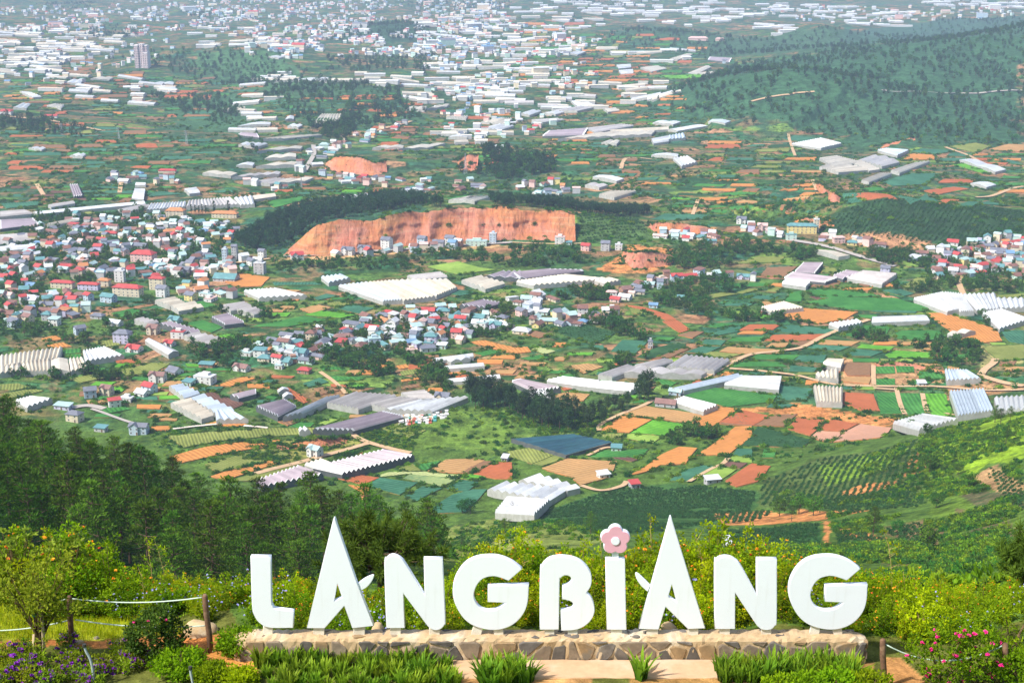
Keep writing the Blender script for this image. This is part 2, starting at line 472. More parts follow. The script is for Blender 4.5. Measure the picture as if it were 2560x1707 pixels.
paint('Q2', '0,760 310,740 860,700 1000,780 700,880 0,1050', (.26, .26, .06), 0)
# the terrace in front
paint('FU', '0,1590 0,1380 500,1385 560,1460 2000,1460 2352,1420 2352,1600', (.12, .13, .03))
paint('Q4', '0,860 600,880 1200,920 1250,1150 600,1170 0,1190', (.34, .37, .04))
paint('Q4', '0,1185 600,1165 1230,1150 1700,1120 2150,1130 2150,1220 1900,1260 1700,1240 1240,1235 600,1215 0,1250', (.52, .2, .06))
paint('Q4', '1700,1240 2150,1220 2350,1300 2350,1600 1800,1600 1900,1400', (.5, .22, .06))
paint('F2', '0,990 90,980 60,1120 240,1325 -80,1325 -120,1100', (.5, .22, .06))
paint('F2', '1500,1150 2400,1170 2400,1330 1500,1330', (.42, .23, .09))
paint('F3', '560,1170 1200,1180 2150,1190 2150,1330 560,1330', (.36, .2, .07))
paint('F4', '950,1430 1040,1440 1180,1568 1100,1620 950,1620', (.5, .25, .09))

def build_ground():
    ny, nx = YY.shape
    v = np.stack([XX, YY, ZZ], -1).reshape(-1, 3)
    i = np.arange((ny - 1) * nx).reshape(ny - 1, nx)[:, :-1].ravel()
    f = np.stack([i, i + 1, i + nx + 1, i + nx], 1)
    m, nt, bs = node_mat('land')
    oc = coords(nt)
    cov = nt.nodes.new('ShaderNodeAttribute'); cov.attribute_name = 'col'
    pat = nt.nodes.new('ShaderNodeAttribute'); pat.attribute_name = 'patch'
    n1 = noise(nt, 0.012, 4, oc, 0.6); n2 = noise(nt, 0.09, 5, oc, 0.65); n3 = noise(nt, 0.7, 3, oc, 0.7)
    n0 = noise(nt, 6.0, 4, oc, 0.7)
    # small fields, laid out along the contours
    mp = nt.nodes.new('ShaderNodeMapping'); mp.inputs['Scale'].default_value = (0.6, 1.15, 0.0); nt.links.new(oc, mp.inputs[0])
    dn = noise(nt, 0.02, 2, oc)
    va = nt.nodes.new('ShaderNodeVectorMath'); va.operation = 'MULTIPLY_ADD'
    nt.links.new(dn.outputs['Color'], va.inputs[0]); va.inputs[1].default_value = (45, 45, 0); nt.links.new(mp.outputs[0], va.inputs[2])
    vo = nt.nodes.new('ShaderNodeTexVoronoi'); vo.inputs['Scale'].default_value = 0.034; vo.voronoi_dimensions = '2D'
    vo.inputs['Randomness'].default_value = 0.8
    nt.links.new(va.outputs[0], vo.inputs['Vector'])
    sx = nt.nodes.new('ShaderNodeSeparateColor'); nt.links.new(vo.outputs['Color'], sx.inputs[0])
    fc = ramp(nt, sx.outputs[0], [(0, (.03, .085, .03)), (.18, (.045, .15, .06)), (.34, (.10, .19, .04)), (.46, (.04, .13, .07)), (.58, (.12, .15, .05)),
                                  (.66, (.33, .17, .085)), (.78, (.05, .12, .035)), (.87, (.42, .23, .12)), (.95, (.17, .27, .05))], 'CONSTANT')
    ve = nt.nodes.new('ShaderNodeTexVoronoi'); ve.feature = 'DISTANCE_TO_EDGE'; ve.inputs['Scale'].default_value = 0.034; ve.voronoi_dimensions = '2D'
    ve.inputs['Randomness'].default_value = 0.8
    nt.links.new(va.outputs[0], ve.inputs['Vector'])
    fc = mixc(nt, mrange(nt, ve.outputs['Distance'], 0.02, 0.09, 1, 0), fc, (.03, .075, .022))
    pm = nt.nodes.new('ShaderNodeMath'); pm.operation = 'MULTIPLY'
    nt.links.new(mrange(nt, n1.outputs[0], 0.42, 0.52), pm.inputs[0]); nt.links.new(pat.outputs['Fac'], pm.inputs[1])
    col = mixc(nt, pm.outputs[0], cov.outputs['Color'], fc)
    nbr = noise(nt, 0.03, 4, oc, 0.65, .5)
    bp = nt.nodes.new('ShaderNodeMath'); bp.operation = 'MULTIPLY'
    nt.links.new(mrange(nt, nbr.outputs[0], 0.52, 0.60, 0, 0.7), bp.inputs[0]); nt.links.new(pat.outputs['Fac'], bp.inputs[1])
    col = mixc(nt, bp.outputs[0], col, (.27, .165, .08))
    vb = nt.nodes.new('ShaderNodeTexVoronoi'); vb.inputs['Scale'].default_value = 0.19; nt.links.new(oc, vb.inputs['Vector'])
    nb = noise(nt, 0.035, 3, oc, 0.6)
    bm_ = nt.nodes.new('ShaderNodeMath'); bm_.operation = 'MULTIPLY'
    nt.links.new(mrange(nt, vb.outputs['Distance'], 0.25, 0.55, 1, 0), bm_.inputs[0]); nt.links.new(mrange(nt, nb.outputs[0], 0.45, 0.6, 0, 0.75), bm_.inputs[1])
    bf = nt.nodes.new('ShaderNodeMath'); bf.operation = 'MULTIPLY'
    gp = nt.nodes.new('ShaderNodeNewGeometry'); sy_ = nt.nodes.new('ShaderNodeSeparateXYZ'); nt.links.new(gp.outputs['Position'], sy_.inputs[0])
    nt.links.new(bm_.outputs[0], bf.inputs[0]); nt.links.new(mrange(nt, sy_.outputs[1], 100, 300), bf.inputs[1])
    col = mixc(nt, bf.outputs[0], col, (.025, .07, .02))
    sh = nt.nodes.new('ShaderNodeMath'); sh.operation = 'MULTIPLY'
    nt.links.new(mrange(nt, n2.outputs[0], 0.32, 0.68, 0.45, 1.45), sh.inputs[0]); nt.links.new(mrange(nt, n3.outputs[0], 0.3, 0.7, 0.5, 1.4), sh.inputs[1])
    sh2 = nt.nodes.new('ShaderNodeMath'); sh2.operation = 'MULTIPLY'
    nt.links.new(sh.outputs[0], sh2.inputs[0]); nt.links.new(mrange(nt, n0.outputs[0], 0.3, 0.7, 0.75, 1.25), sh2.inputs[1])
    n00 = noise(nt, 28.0, 4, oc, 0.75)
    sh3 = nt.nodes.new('ShaderNodeMath'); sh3.operation = 'MULTIPLY'
    nt.links.new(sh2.outputs[0], sh3.inputs[0]); nt.links.new(mrange(nt, n00.outputs[0], 0.3, 0.7, 0.6, 1.4), sh3.inputs[1])
    col = mixc(nt, 1.0, col, sh3.outputs[0], 'MULTIPLY')
    nt.links.new(col, bs.inputs['Base Color'])
    bs.inputs['Roughness'].default_value = 0.95; bs.inputs['Specular IOR Level'].default_value = 0.02
    bump(nt, bs, n3.outputs[0], 0.6, 0.6)
    me = fmesh('ground', v, f, [m], smooth=True, col=COV.reshape(-1, 3))
    a = me.attributes.new('patch', 'FLOAT', 'POINT'); a.data.foreach_set('value', PAT.ravel().astype(np.float32))
    tag(link('ground', me), kind='structure')
build_ground()
# ------------------------------------------------------------------ fields, dirt roads, earth cliffs
FCOL = {'tg': ((.035, .125, .07), (.065, .18, .105)), 'gr': ((.03, .15, .03), (.07, .22, .045)), 'bg': ((.07, .26, .022), (.14, .36, .035)),
        'lg': ((.18, .31, .045), (.27, .38, .075)), 'dg': ((.02, .07, .022), (.045, .11, .04)), 'ol': ((.16, .2, .045), (.24, .26, .07)),
        'or': ((.58, .26, .075), (.48, .19, .055)), 'rd': ((.46, .15, .06), (.36, .105, .045)), 'br': ((.29, .165, .085), (.21, .115, .06)),
        'tn': ((.48, .29, .12), (.38, .21, .085)), 'pk': ((.55, .31, .21), (.47, .24, .15)), 'db': ((.12, .065, .05), (.17, .09, .065)),
        'pc': ((.52, .52, .25), (.28, .36, .12)), 'sp': ((.05, .17, .09), (.32, .36, .13))}
def field_mat(k):
    n = 'field_' + k
    if n in MATS: return MATS[n]
    m, nt, bs = node_mat(n)
    uv = coords(nt, 'UV'); oc = coords(nt)
    w = nt.nodes.new('ShaderNodeTexWave'); w.inputs['Scale'].default_value = 0.115 if k in ('tg', 'gr', 'bg', 'br', 'tn', 'or') else 0.16
    w.inputs['Distortion'].default_value = 1.2; w.inputs['Detail'].default_value = 2; w.bands_direction = 'X'
    nt.links.new(uv, w.inputs['Vector'])
    n1 = noise(nt, 0.5, 5, oc, 0.75); n2 = noise(nt, 0.045, 4, oc, .65)
    a, b = FCOL[k]
    col = mixc(nt, mrange(nt, n1.outputs[0], 0.3, 0.7), a, b)
    col = mixc(nt, mrange(nt, w.outputs['Fac'], 0.3, 1, 0.0, 0.5), col, tuple(x * .45 for x in a))
    col = mixc(nt, mrange(nt, n2.outputs[0], 0.45, 0.7, 0, 0.55), col, tuple(x * 1.4 for x in b))
    n4 = noise(nt, 0.13, 4, oc, .7)
    col = mixc(nt, mrange(nt, n4.outputs[0], 0.55, 0.72, 0, 0.6), col, tuple(x * .55 for x in a))
    nt.links.new(col, bs.inputs['Base Color'])
    bs.inputs['Roughness'].default_value = 0.9; bs.inputs['Specular IOR Level'].default_value = 0.03
    bump(nt, bs, w.outputs['Fac'], 0.6, 0.4)
    MATS[n] = m
    return m
M_BANK = mat('bank_earth', (.5, .2, .07), (.40, .15, .055), 0.4, 0.95, (.10, .15, .035), 0.15)
M_GBANK = mat('bank_grass', (.06, .13, .03), (.11, .17, .035), 0.5, 0.95, (.4, .18, .07), 0.1)
FIELDS = '''T4 tg 455,735 505,682 625,688 560,752|T4 dg 570,765 640,725 740,700 800,702 790,718 640,770|T4 br 640,770 790,718 815,722 730,762
T4 tg 790,740 870,712 960,715 890,745|T4 ol 865,755 900,735 1055,748 1000,762|T4 tn 950,735 990,715 1255,728 1225,745 1060,745
T4 rd 1035,640 1090,612 1235,612 1200,635|T4 or 1035,655 1060,642 1180,642 1150,655|T4 tg 900,665 985,625 1060,618 1035,645 960,660
T4 tg 850,700 890,680 985,685 960,708|T4 gr 985,690 1020,672 1160,668 1140,692|T4 rd 1160,685 1200,660 1435,655 1400,680 1290,690
T4 br 1265,715 1290,692 1400,682 1345,712|T4 tn 1165,715 1190,697 1270,697 1255,716|T4 tg 1220,645 1270,612 1520,640 1480,655 1300,655
T4 tn 1400,702 1440,682 1600,690 1560,708|T4 tg 1350,720 1390,704 1555,712 1500,735|T4 bg 1585,720 1605,703 1755,715 1735,730
T4 tg 1525,755 1585,725 1705,737 1650,758|T4 bg 1715,752 1765,730 1920,742 1918,765 1730,765|T4 gr 1085,772 1130,748 1325,752 1290,775
T4 tg 1292,780 1322,754 1445,752 1430,788|T4 gr 1005,808 1045,783 1230,785 1265,806|T4 tg 1270,828 1280,800 1405,810 1385,830
T4 gr 790,938 900,900 1085,920 1225,938 1180,970 990,992|T4 tg 1215,960 1235,888 1380,908 1350,962|T4 rd 1518,975 1525,922 1660,932 1688,1008 1600,1005
T4 gr 1675,927 1758,924 1796,1022 1692,1022|T4 gr 1777,927 1878,930 1908,1028 1807,1025|T4 bg 1882,930 1993,932 2043,1033 1917,1028
T4 br 1520,815 1535,785 1650,790 1645,846 1540,846|T4 tn 1520,872 1530,852 1650,854 1640,885|T4 gr 1668,805 1755,805 1760,835 1670,838
T4 gr 1762,803 1845,805 1848,830 1770,832|T4 gr 1668,862 1758,860 1760,890 1670,892|T4 gr 1870,828 1950,828 1985,840 1985,862 1870,858
T4 gr 1760,652 1790,640 1960,640 1990,665 1905,690 1770,677|T4 gr 1550,625 1600,615 1740,620 1720,655|T4 or 1240,575 1310,535 1590,555 1520,590 1400,610
T4 gr 1250,508 1280,465 1332,457 1328,505|T4 gr 1342,455 1460,450 1570,460 1700,480 1420,490|T4 gr 1350,512 1470,482 1760,490 1920,535 1890,550 1560,545
T4 db 1365,485 1400,478 1465,488 1405,500|T4 ol 885,480 960,465 1040,470 930,490|T4 ol 1032,465 1090,447 1145,449 1060,470
T4 tg 1095,492 1130,478 1225,480 1180,500|T4 tg 950,527 1030,512 1110,515 1085,528|T4 ol 1165,460 1195,440 1240,440 1215,465|T4 ol 1790,440 1860,395 1920,400 1880,445
T4 br 1140,390 1170,350 1310,345 1250,392|T4 ol 1420,370 1440,350 1510,355 1475,378|T4 or 1900,560 1990,558 2130,600 2230,640 2250,685 2150,695 2060,680 1990,625
T4 rd 520,520 600,530 720,565 755,590 700,590 640,560|T4 rd 690,597 760,592 820,635 770,650|T4 rd 950,1060 1060,1005 1188,1030 1108,1075
T4 br 1112,1075 1192,1030 1310,1022 1250,1080|T4 rd 1265,1092 1310,1040 1455,1050 1368,1120|T4 rd 1392,1092 1480,1047 1590,1067 1520,1103
T4 pk 1370,1127 1410,1097 1518,1107 1470,1150|T4 pk 1522,1107 1600,1068 1745,1085 1690,1130 1480,1150|T4 dg 1055,1168 1130,1080 1380,1140 1330,1175
T4 tn 270,800 350,790 420,805 330,838|T4 pc 90,725 130,712 200,735 150,748|T4 gr 40,767 130,750 180,767 80,775|T4 or 0,718 70,714 88,737 0,747
T4 br 45,655 110,640 180,660 130,672|T4 dg 150,612 300,600 480,650 380,700 240,662|T4 bg 390,870 440,865 510,880 480,886|T4 rd 210,890 260,880 310,900 240,915
T4 tg 1690,455 1780,448 1850,470 1800,482|T4 tg 1640,552 1680,545 1860,550 1850,560|T4 gr 880,620 960,605 1020,612 940,628|T4 tg 2240,640 2352,638 2352,705 2280,690
T4 gr 650,870 690,865 760,878 720,900|T4 ol 540,535 600,545 600,570 550,560|T4 br 540,640 600,622 660,640 590,660|T4 br 760,660 830,640 880,645 830,675
T4 ol 2160,715 2352,705 2352,770 2230,775|T4 ol 1030,330 1130,300 1250,300 1240,325|T4 ol 2230,478 2352,470 2352,490 2230,485
T3 gr 510,562 610,537 680,557 580,588|T3 gr 850,607 930,592 1030,622 970,650|T3 gr 1150,622 1400,572 1505,592 1320,622|T3 bg 1395,568 1480,547 1640,567 1560,582
T3 tg 1545,537 1620,522 1720,537 1650,562|T3 tn 1375,540 1460,520 1520,535 1430,560|T3 ol 1490,513 1560,507 1618,518 1540,532|T3 bg 990,662 1060,655 1140,680 1080,695
T3 ol 320,862 470,834 520,850 370,880|T3 ol 500,832 700,787 780,792 720,830 580,845|T3 ol 0,887 80,882 140,900 60,915 0,910|T3 ol 430,690 520,682 555,705 480,717
T3 or 190,677 250,662 300,680 210,687|T3 or 215,707 290,695 330,712 240,720|T3 or 1010,402 1100,375 1240,395 1200,435 1090,440|T3 tg 1250,417 1450,418 1480,430 1260,432
T3 gr 285,728 370,722 372,742 290,748|T3 gr 290,752 372,747 374,765 340,768|T3 db 920,932 980,920 1130,975 1070,1000|T3 gr 1490,857 1540,848 1680,858 1640,870
T3 or 990,892 1120,852 1180,857 1060,895|T3 or 2160,692 2230,685 2352,715 2352,745|T3 gr 2180,742 2260,727 2300,740 2220,757|T3 or 945,1068 1030,1050 1140,1073 1060,1083
T3 lg 1960,347 2100,322 2200,350 2280,360 2100,382|T3 tg 2030,462 2110,452 2200,465 2110,480|T3 gr 895,512 930,505 1000,525 940,535|T3 tg 1440,490 1500,470 1560,480 1460,500
T3 ol 0,930 150,905 200,915 60,950|T3 br 740,820 760,812 830,800 800,830|T3 gr 450,1000 560,985 600,1000 500,1020
T3 tg 0,57 170,45 200,60 30,80|T3 gr 1215,52 1390,22 1400,40 1260,75|T3 gr 2030,30 2130,20 2200,25 2080,40|T3 tg 670,8 740,0 860,10 690,25|T3 ol 320,105 420,92 440,100 350,112
Q2 rd 740,1090 850,1040 1000,1055 810,1108|Q2 rd 812,1112 960,1062 1135,1087 990,1145|Q2 tg 1020,1150 1140,1087 1490,1130 1320,1245|Q2 pc 1120,1065 1210,1037 1550,1032 1890,1062 1850,1085 1400,1050 1150,1080
Q2 sp 1350,1092 1420,1052 1850,1090 1700,1170 1540,1130|Q2 bg 1870,1092 1960,1052 2120,1072 2040,1110|Q2 tg 1360,1265 1530,1165 1710,1182 1480,1300|Q2 tg 1745,1190 1880,1102 2040,1127 1930,1215
Q2 tg 1580,1385 1810,1240 1990,1190 2120,1190 1920,1400 1660,1415|Q2 or 850,1150 1050,1175 980,1290 960,1220|Q2 tn 1580,1025 1740,920 2000,910 2100,927 1880,1045
Q2 br 1884,1045 2054,932 2200,937 1990,1048|Q2 rd 2000,1052 2204,942 2350,945 2350,1097 2200,1095|Q2 gr 1450,965 1700,930 1560,1020 1520,1018|Q2 ol 1310,1000 1440,957 1516,1020 1350,1030
Q2 tg 430,222 590,167 670,207 480,255|Q2 gr 640,162 960,162 960,190 720,197|Q2 gr 610,77 740,67 830,100 610,100|Q2 br 535,307 730,257 780,280 570,330|Q2 rd 200,270 300,257 500,380 420,415
Q2 lg 570,590 680,545 760,550 640,600|Q2 gr 300,615 420,572 540,585 500,620 380,630|Q2 br 200,570 330,552 380,580 290,605|Q2 tn 1250,470 1420,455 1530,470 1360,525
Q2 ol 1260,520 1320,600 1560,650 1400,720 1150,640|Q2 or 1290,60 1380,45 1410,75 1320,90|Q2 ol 1320,110 1470,90 1500,130 1340,150|Q2 or 1330,190 1500,165 1510,180 1340,205|Q2 br 1330,250 1500,220 1520,245 1340,275
Q3 ol 20,640 300,592 560,642 330,740|Q3 ol 334,742 564,647 650,685 420,755|Q3 tn 420,775 660,687 1110,717 1040,860 770,935 690,860|Q3 gr 840,680 1000,612 1100,620 1400,602 1330,685 1050,678
Q3 db 1040,687 1140,664 1320,692 1250,720|Q3 or 1210,850 1520,650 1680,582 1850,592 1740,740 1500,750 1400,800|Q3 tg 1590,890 1740,792 1900,752 2000,762 1760,900|Q3 lg 1860,870 2000,767 2215,787 2070,880 1980,860
Q3 db 2070,755 2130,717 2310,732 2240,780|Q3 lg 2120,713 2170,667 2350,682 2350,728|Q3 tg 2172,662 2212,602 2350,602 2350,678|Q3 rd 2100,895 2350,732 2520,760 2400,900 2200,950
Q3 or 1850,660 2050,512 2200,400 2350,390 2350,490 2130,660|Q3 tn 1160,287 1330,202 1900,292 1800,370|Q3 or 960,430 1150,297 1430,332 1222,450|Q3 bg 1232,455 1440,337 1760,377 1540,480
Q3 lg 1150,500 1232,462 1530,487 1440,545|Q3 ol 950,470 1200,457 1148,508 1000,500|Q3 or 1780,360 1950,272 2030,212 2230,232 1990,390 1800,410|Q3 br 2050,370 2180,287 2350,302 2350,393
Q3 gr 1150,0 1240,0 1230,20 1160,20|Q3 tn 540,110 640,80 860,100 800,160 560,150|Q3 gr 2460,600 2570,620 2560,680 2440,680
T2 tg 630,1010 700,985 900,990 880,1010|T2 gr 1600,870 1680,860 1720,875 1640,885|T2 tg 1500,900 1600,890 1610,930 1540,940|T2 rd 1560,900 1720,895 1770,920 1620,925
T2 tg 1770,905 1900,890 1980,930 1830,945|T2 tg 2010,940 2180,925 2270,945 2080,960|T2 rd 1930,930 1970,920 2190,925 2000,938|T2 tg 1700,840 1830,800 1960,800 1900,850 1750,860
T2 rd 1880,880 2030,862 2100,870 1960,895|T2 bg 2020,760 2080,755 2190,795 2160,800|T2 or 1780,740 1830,710 1940,715 1940,735|T2 tg 1830,700 1880,685 2040,695 1940,712|T2 tn 2190,690 2280,665 2352,668 2352,700
T2 ol 2010,675 2130,660 2200,675 2130,705|T2 tg 2220,730 2290,735 2352,760 2290,755|FU or 385,1052 500,1023 640,1011 650,1022 520,1042 420,1064|FU ol 470,1068 560,1044 640,1030 665,1046 560,1076 500,1086|FU or 482,1096 620,1060 642,1064 520,1104|FU ol 525,1108 640,1071 722,1062 700,1082 600,1106|FU ol 385,1003 600,986 780,984 800,996 620,1003 420,1030|T2 bg 620,570 700,560 640,580|T2 bg 680,350 890,345 860,362 720,365|T2 tg 1240,640 1300,625 1420,640 1330,655'''
M_FALLOW = None
def drape(poly, thick, lift, n=3):
    bm = bmesh.new()
    vs = [bm.verts.new((p[0], p[1], 0)) for p in poly]
    f = bm.faces.new(vs)
    if f.normal.z < 0: f.normal_flip()
    bmesh.ops.triangulate(bm, faces=bm.faces[:])
    for _ in range(n):
        bmesh.ops.subdivide_edges(bm, edges=bm.edges[:], cuts=1, use_grid_fill=True)
    bm.normal_update()
    for f in bm.faces:
        if f.normal.z < 0: f.normal_flip()
    co = np.array([v.co[:] for v in bm.verts])
    am = .012 * max(np.ptp(co[:, 0]), np.ptp(co[:, 1])); am = min(max(am, .3), 1.6)
    co[:, 0] += am * fbm(co[:, 0], co[:, 1], 9, 2); co[:, 1] += 1.5 * am * fbm(co[:, 0] + 70, co[:, 1], 9, 2)
    z = hz(co[:, 0], co[:, 1]) + lift
    for v, c_, zz in zip(bm.verts, co, z): v.co = (c_[0], c_[1], zz)
    uvl = bm.loops.layers.uv.new('UVMap')
    e = Vector((poly[1][0] - poly[0][0], poly[1][1] - poly[0][1])).normalized()
    for f in bm.faces:
        for l in f.loops:
            dx, dy = l.vert.co.x - poly[0][0], l.vert.co.y - poly[0][1]
            l[uvl].uv = (dx * e.x + dy * e.y, -dx * e.y + dy * e.x)
    be = [ed for ed in bm.edges if ed.is_boundary]
    r = bmesh.ops.extrude_edge_only(bm, edges=be)
    nv = [g for g in r['geom'] if isinstance(g, bmesh.types.BMVert)]
    for v in nv: v.co.z -= thick
    for g in r['geom']:
        if isinstance(g, bmesh.types.BMFace): g.material_index = 1
    return bm
FIELD_XY = []
def make_field(poly, k, thick=1.6, name='field'):
    d = max(p[1] for p in poly)
    try:
        bm = drape(poly, thick, 0.35 + 0.00035 * d)
    except Exception:
        return
    me = bpy.data.meshes.new(name); bm.to_mesh(me); bm.free()
    me.materials.append(field_mat(k)); me.materials.append(M_BANK if k in ('or', 'rd', 'tn', 'pk', 'br') else M_GBANK)
    FIELD_XY.append(np.array([(p[0], p[1]) for p in poly]))
    return tag(link(name, me), kind='structure')
for t in FIELDS.replace('\n', '|').split('|'):
    c, k, pts = t.strip().split(' ', 2)
    make_field(wpoly(c, pts, 500 if c[0] in 'Q' else 700), k)
# terraced slopes further off: strips one above the other
TERR = [('T2', '720,800 960,775 1380,780 1480,900 1440,990 1100,1000 720,990', 19, 'gr gr tg dg or or tn bg ol br'), ('T2', '380,690 640,690 640,800 720,800 700,870 420,790', 18, 'tg gr or br dg'),
        ('T2', '900,650 1300,640 1340,760 960,770 860,700', 20, 'tg gr or dg rd ol'), ('T1', '0,590 420,560 1020,640 980,760 400,790 0,800', 19, 'gr dg tg gr tg ol rd br dg'),
        ('T1', '0,290 300,280 640,330 980,400 960,560 640,540 200,520 0,480', 15, 'gr dg tg rd ol or dg br'), ('T1', '0,830 330,850 900,860 1080,870 1000,910 400,915 0,930', 18, 'tg gr db tg bg br'),
        ('T1', '1200,830 1700,850 2050,890 1900,900 1250,890', 14, 'br tg gr bg rd'), ('T1', '1700,560 2352,600 2352,760 2230,790 2050,700 1760,700', 15, 'tg gr rd ol br gr'),
        ('T2', '0,100 450,110 900,230 860,380 500,420 0,400', 13, 'gr dg tg or rd ol gr'), ('T2', '0,640 380,600 460,680 330,780 100,700', 16, 'gr tg or dg gr'),
        ('T2', '1950,700 2352,700 2352,900 2100,900 1950,860', 18, 'tg gr dg rd or gr'),
        ('T1', '1100,470 1400,440 1900,420 1900,540 1450,520 1150,560', 13, 'gr dg rd or tg'), ('T1', '640,330 1180,380 1160,450 760,420', 13, 'gr tg rd br dg'), ('T1', '2000,480 2352,460 2352,600 2000,560', 14, 'gr tg rd or dg'), ('T2', '420,420 760,440 900,560 640,560 420,500', 14, 'gr tg or dg rd')]
rt = random.Random(11)
STRIPS = []
N_MEAS = len(FIELD_XY)
for c, s, step, ks in TERR:
    P = parse(s); ks = ks.split(); y = min(p[1] for p in P) + step * .5
    while y < max(p[1] for p in P):
        x = min(p[0] for p in P) + rt.uniform(0, 60)
        while x < max(p[0] for p in P):
            w = rt.uniform(50, 150) * (step / 16)
            if rt.random() < 0.8 and inpoly(np.array(x + w / 2), np.array(y), P):
                h = step * rt.uniform(.35, .75); sk = rt.uniform(-12, 12)
                quad = [(x, y + h + rt.uniform(-3, 3)), (x + rt.uniform(5, 20) + sk, y), (x + w + sk, y + rt.uniform(-4, 4)), (x + w - rt.uniform(0, 12), y + h + rt.uniform(-3, 3))]
                W = [G(c, a, b, 0, 1000) for a, b in quad]
                if max(p[1] for p in W) - min(p[1] for p in W) < 0.16 * W[0][1]:
                    STRIPS.append((W, rt.choice(ks)))
            x += w + rt.uniform(3, 30)
        y += step * rt.uniform(.8, 1.2)

# filler plots between the measured ones, only where none lies yet
FILL = [('T4', '380,700 1000,600 1500,640 1990,700 2140,860 1400,960 1000,1000 560,960 380,860'), ('T4', '880,430 1250,400 1500,330 1800,450 1900,560 1200,600 900,560'), ('T3', '1100,830 2352,700 2352,920 1700,900 1100,1000'), ('T3', '420,720 1100,800 1000,900 700,1000 300,900'),
        ('T4', '0,620 400,700 420,840 100,860 0,800'), ('Q2', '300,560 1000,500 1000,700 300,700'), ('T3', '1180,420 1560,480 1700,560 1300,620 1100,560'), ('T4', '2140,560 2352,620 2352,820 2150,820'), ('Q1', '600,900 1400,960 1600,1200 1500,1360 1100,1300 800,1200')]
for c, s in FILL:
    P = parse(s); sc = CROP[c][2] / 1.8375; y = min(p[1] for p in P) + 8
    while y < max(p[1] for p in P):
        x = min(p[0] for p in P) + rt.uniform(0, 40); step = rt.uniform(15, 26) * sc
        while x < max(p[0] for p in P):
            w = rt.uniform(45, 125) * sc
            if inpoly(np.array(x + w / 2), np.array(y), P):
                h = step * rt.uniform(.6, .9); sk = rt.uniform(-14, 26) * sc
                quad = [(x, y + h), (x + sk, y + rt.uniform(-2, 2)), (x + w + sk, y + rt.uniform(-3, 5)), (x + w - rt.uniform(0, 8), y + h + rt.uniform(-2, 5))]
                W = [G(c, a, b, 0, 600) for a, b in quad]
                Q = [W[0].lerp(W[3], a).lerp(W[1].lerp(W[2], a), b) for a in (-.03, .2, .5, .8, 1.03) for b in (-.08, .3, .7, 1.08)]
                qx, qy = np.array([q.x for q in Q]), np.array([q.y for q in Q])
                if rt.random() < .72 and max(p.y for p in W) - min(p.y for p in W) < 90 and not any(inpoly(qx, qy, F).any() for F in FIELD_XY if abs(F[:, 1].mean() - qy.mean()) < 150):
                    STRIPS.append((W, rt.choice('or or tn tn br rd gr gr bg lg tg ol'.split()))); FIELD_XY.append(np.array([(p.x, p.y) for p in W]))
            x += w + rt.uniform(2, 16) * sc
        y += step
NFILL = len(STRIPS)
def parea(W): return abs(sum(W[i].x * W[(i + 1) % len(W)].y - W[(i + 1) % len(W)].x * W[i].y for i in range(len(W)))) / 2
STRIPS.sort(key=lambda t: -parea(t[0]) / t[0][0].y ** 3)
n_own = max(0, 296 - N_MEAS)
for W, k in STRIPS[:n_own]: make_field(W, k, 2.6)
comb = bmesh.new(); fm = list(FCOL)
for W, k in STRIPS[n_own:]:
    try: bm = drape(W, 2.6, .35 + .00035 * W[0].y, 2)
    except Exception: continue
    for f in bm.faces: f.material_index = fm.index(k) if f.material_index == 0 else len(fm) + (0 if k in ('or', 'rd', 'tn', 'pk', 'br') else 1)
    tmp = bpy.data.meshes.new('strip'); bm.to_mesh(tmp); bm.free(); comb.from_mesh(tmp); bpy.data.meshes.remove(tmp)
    FIELD_XY.append(np.array([(p[0], p[1]) for p in W]))
me = bpy.data.meshes.new('field_strips'); comb.to_mesh(me); comb.free()
for k in fm: me.materials.append(field_mat(k))
me.materials.append(M_BANK); me.materials.append(M_GBANK)
tag(link('field_strips', me), 'many narrow terraced field strips on the farther slopes', 'fields', kind='stuff')

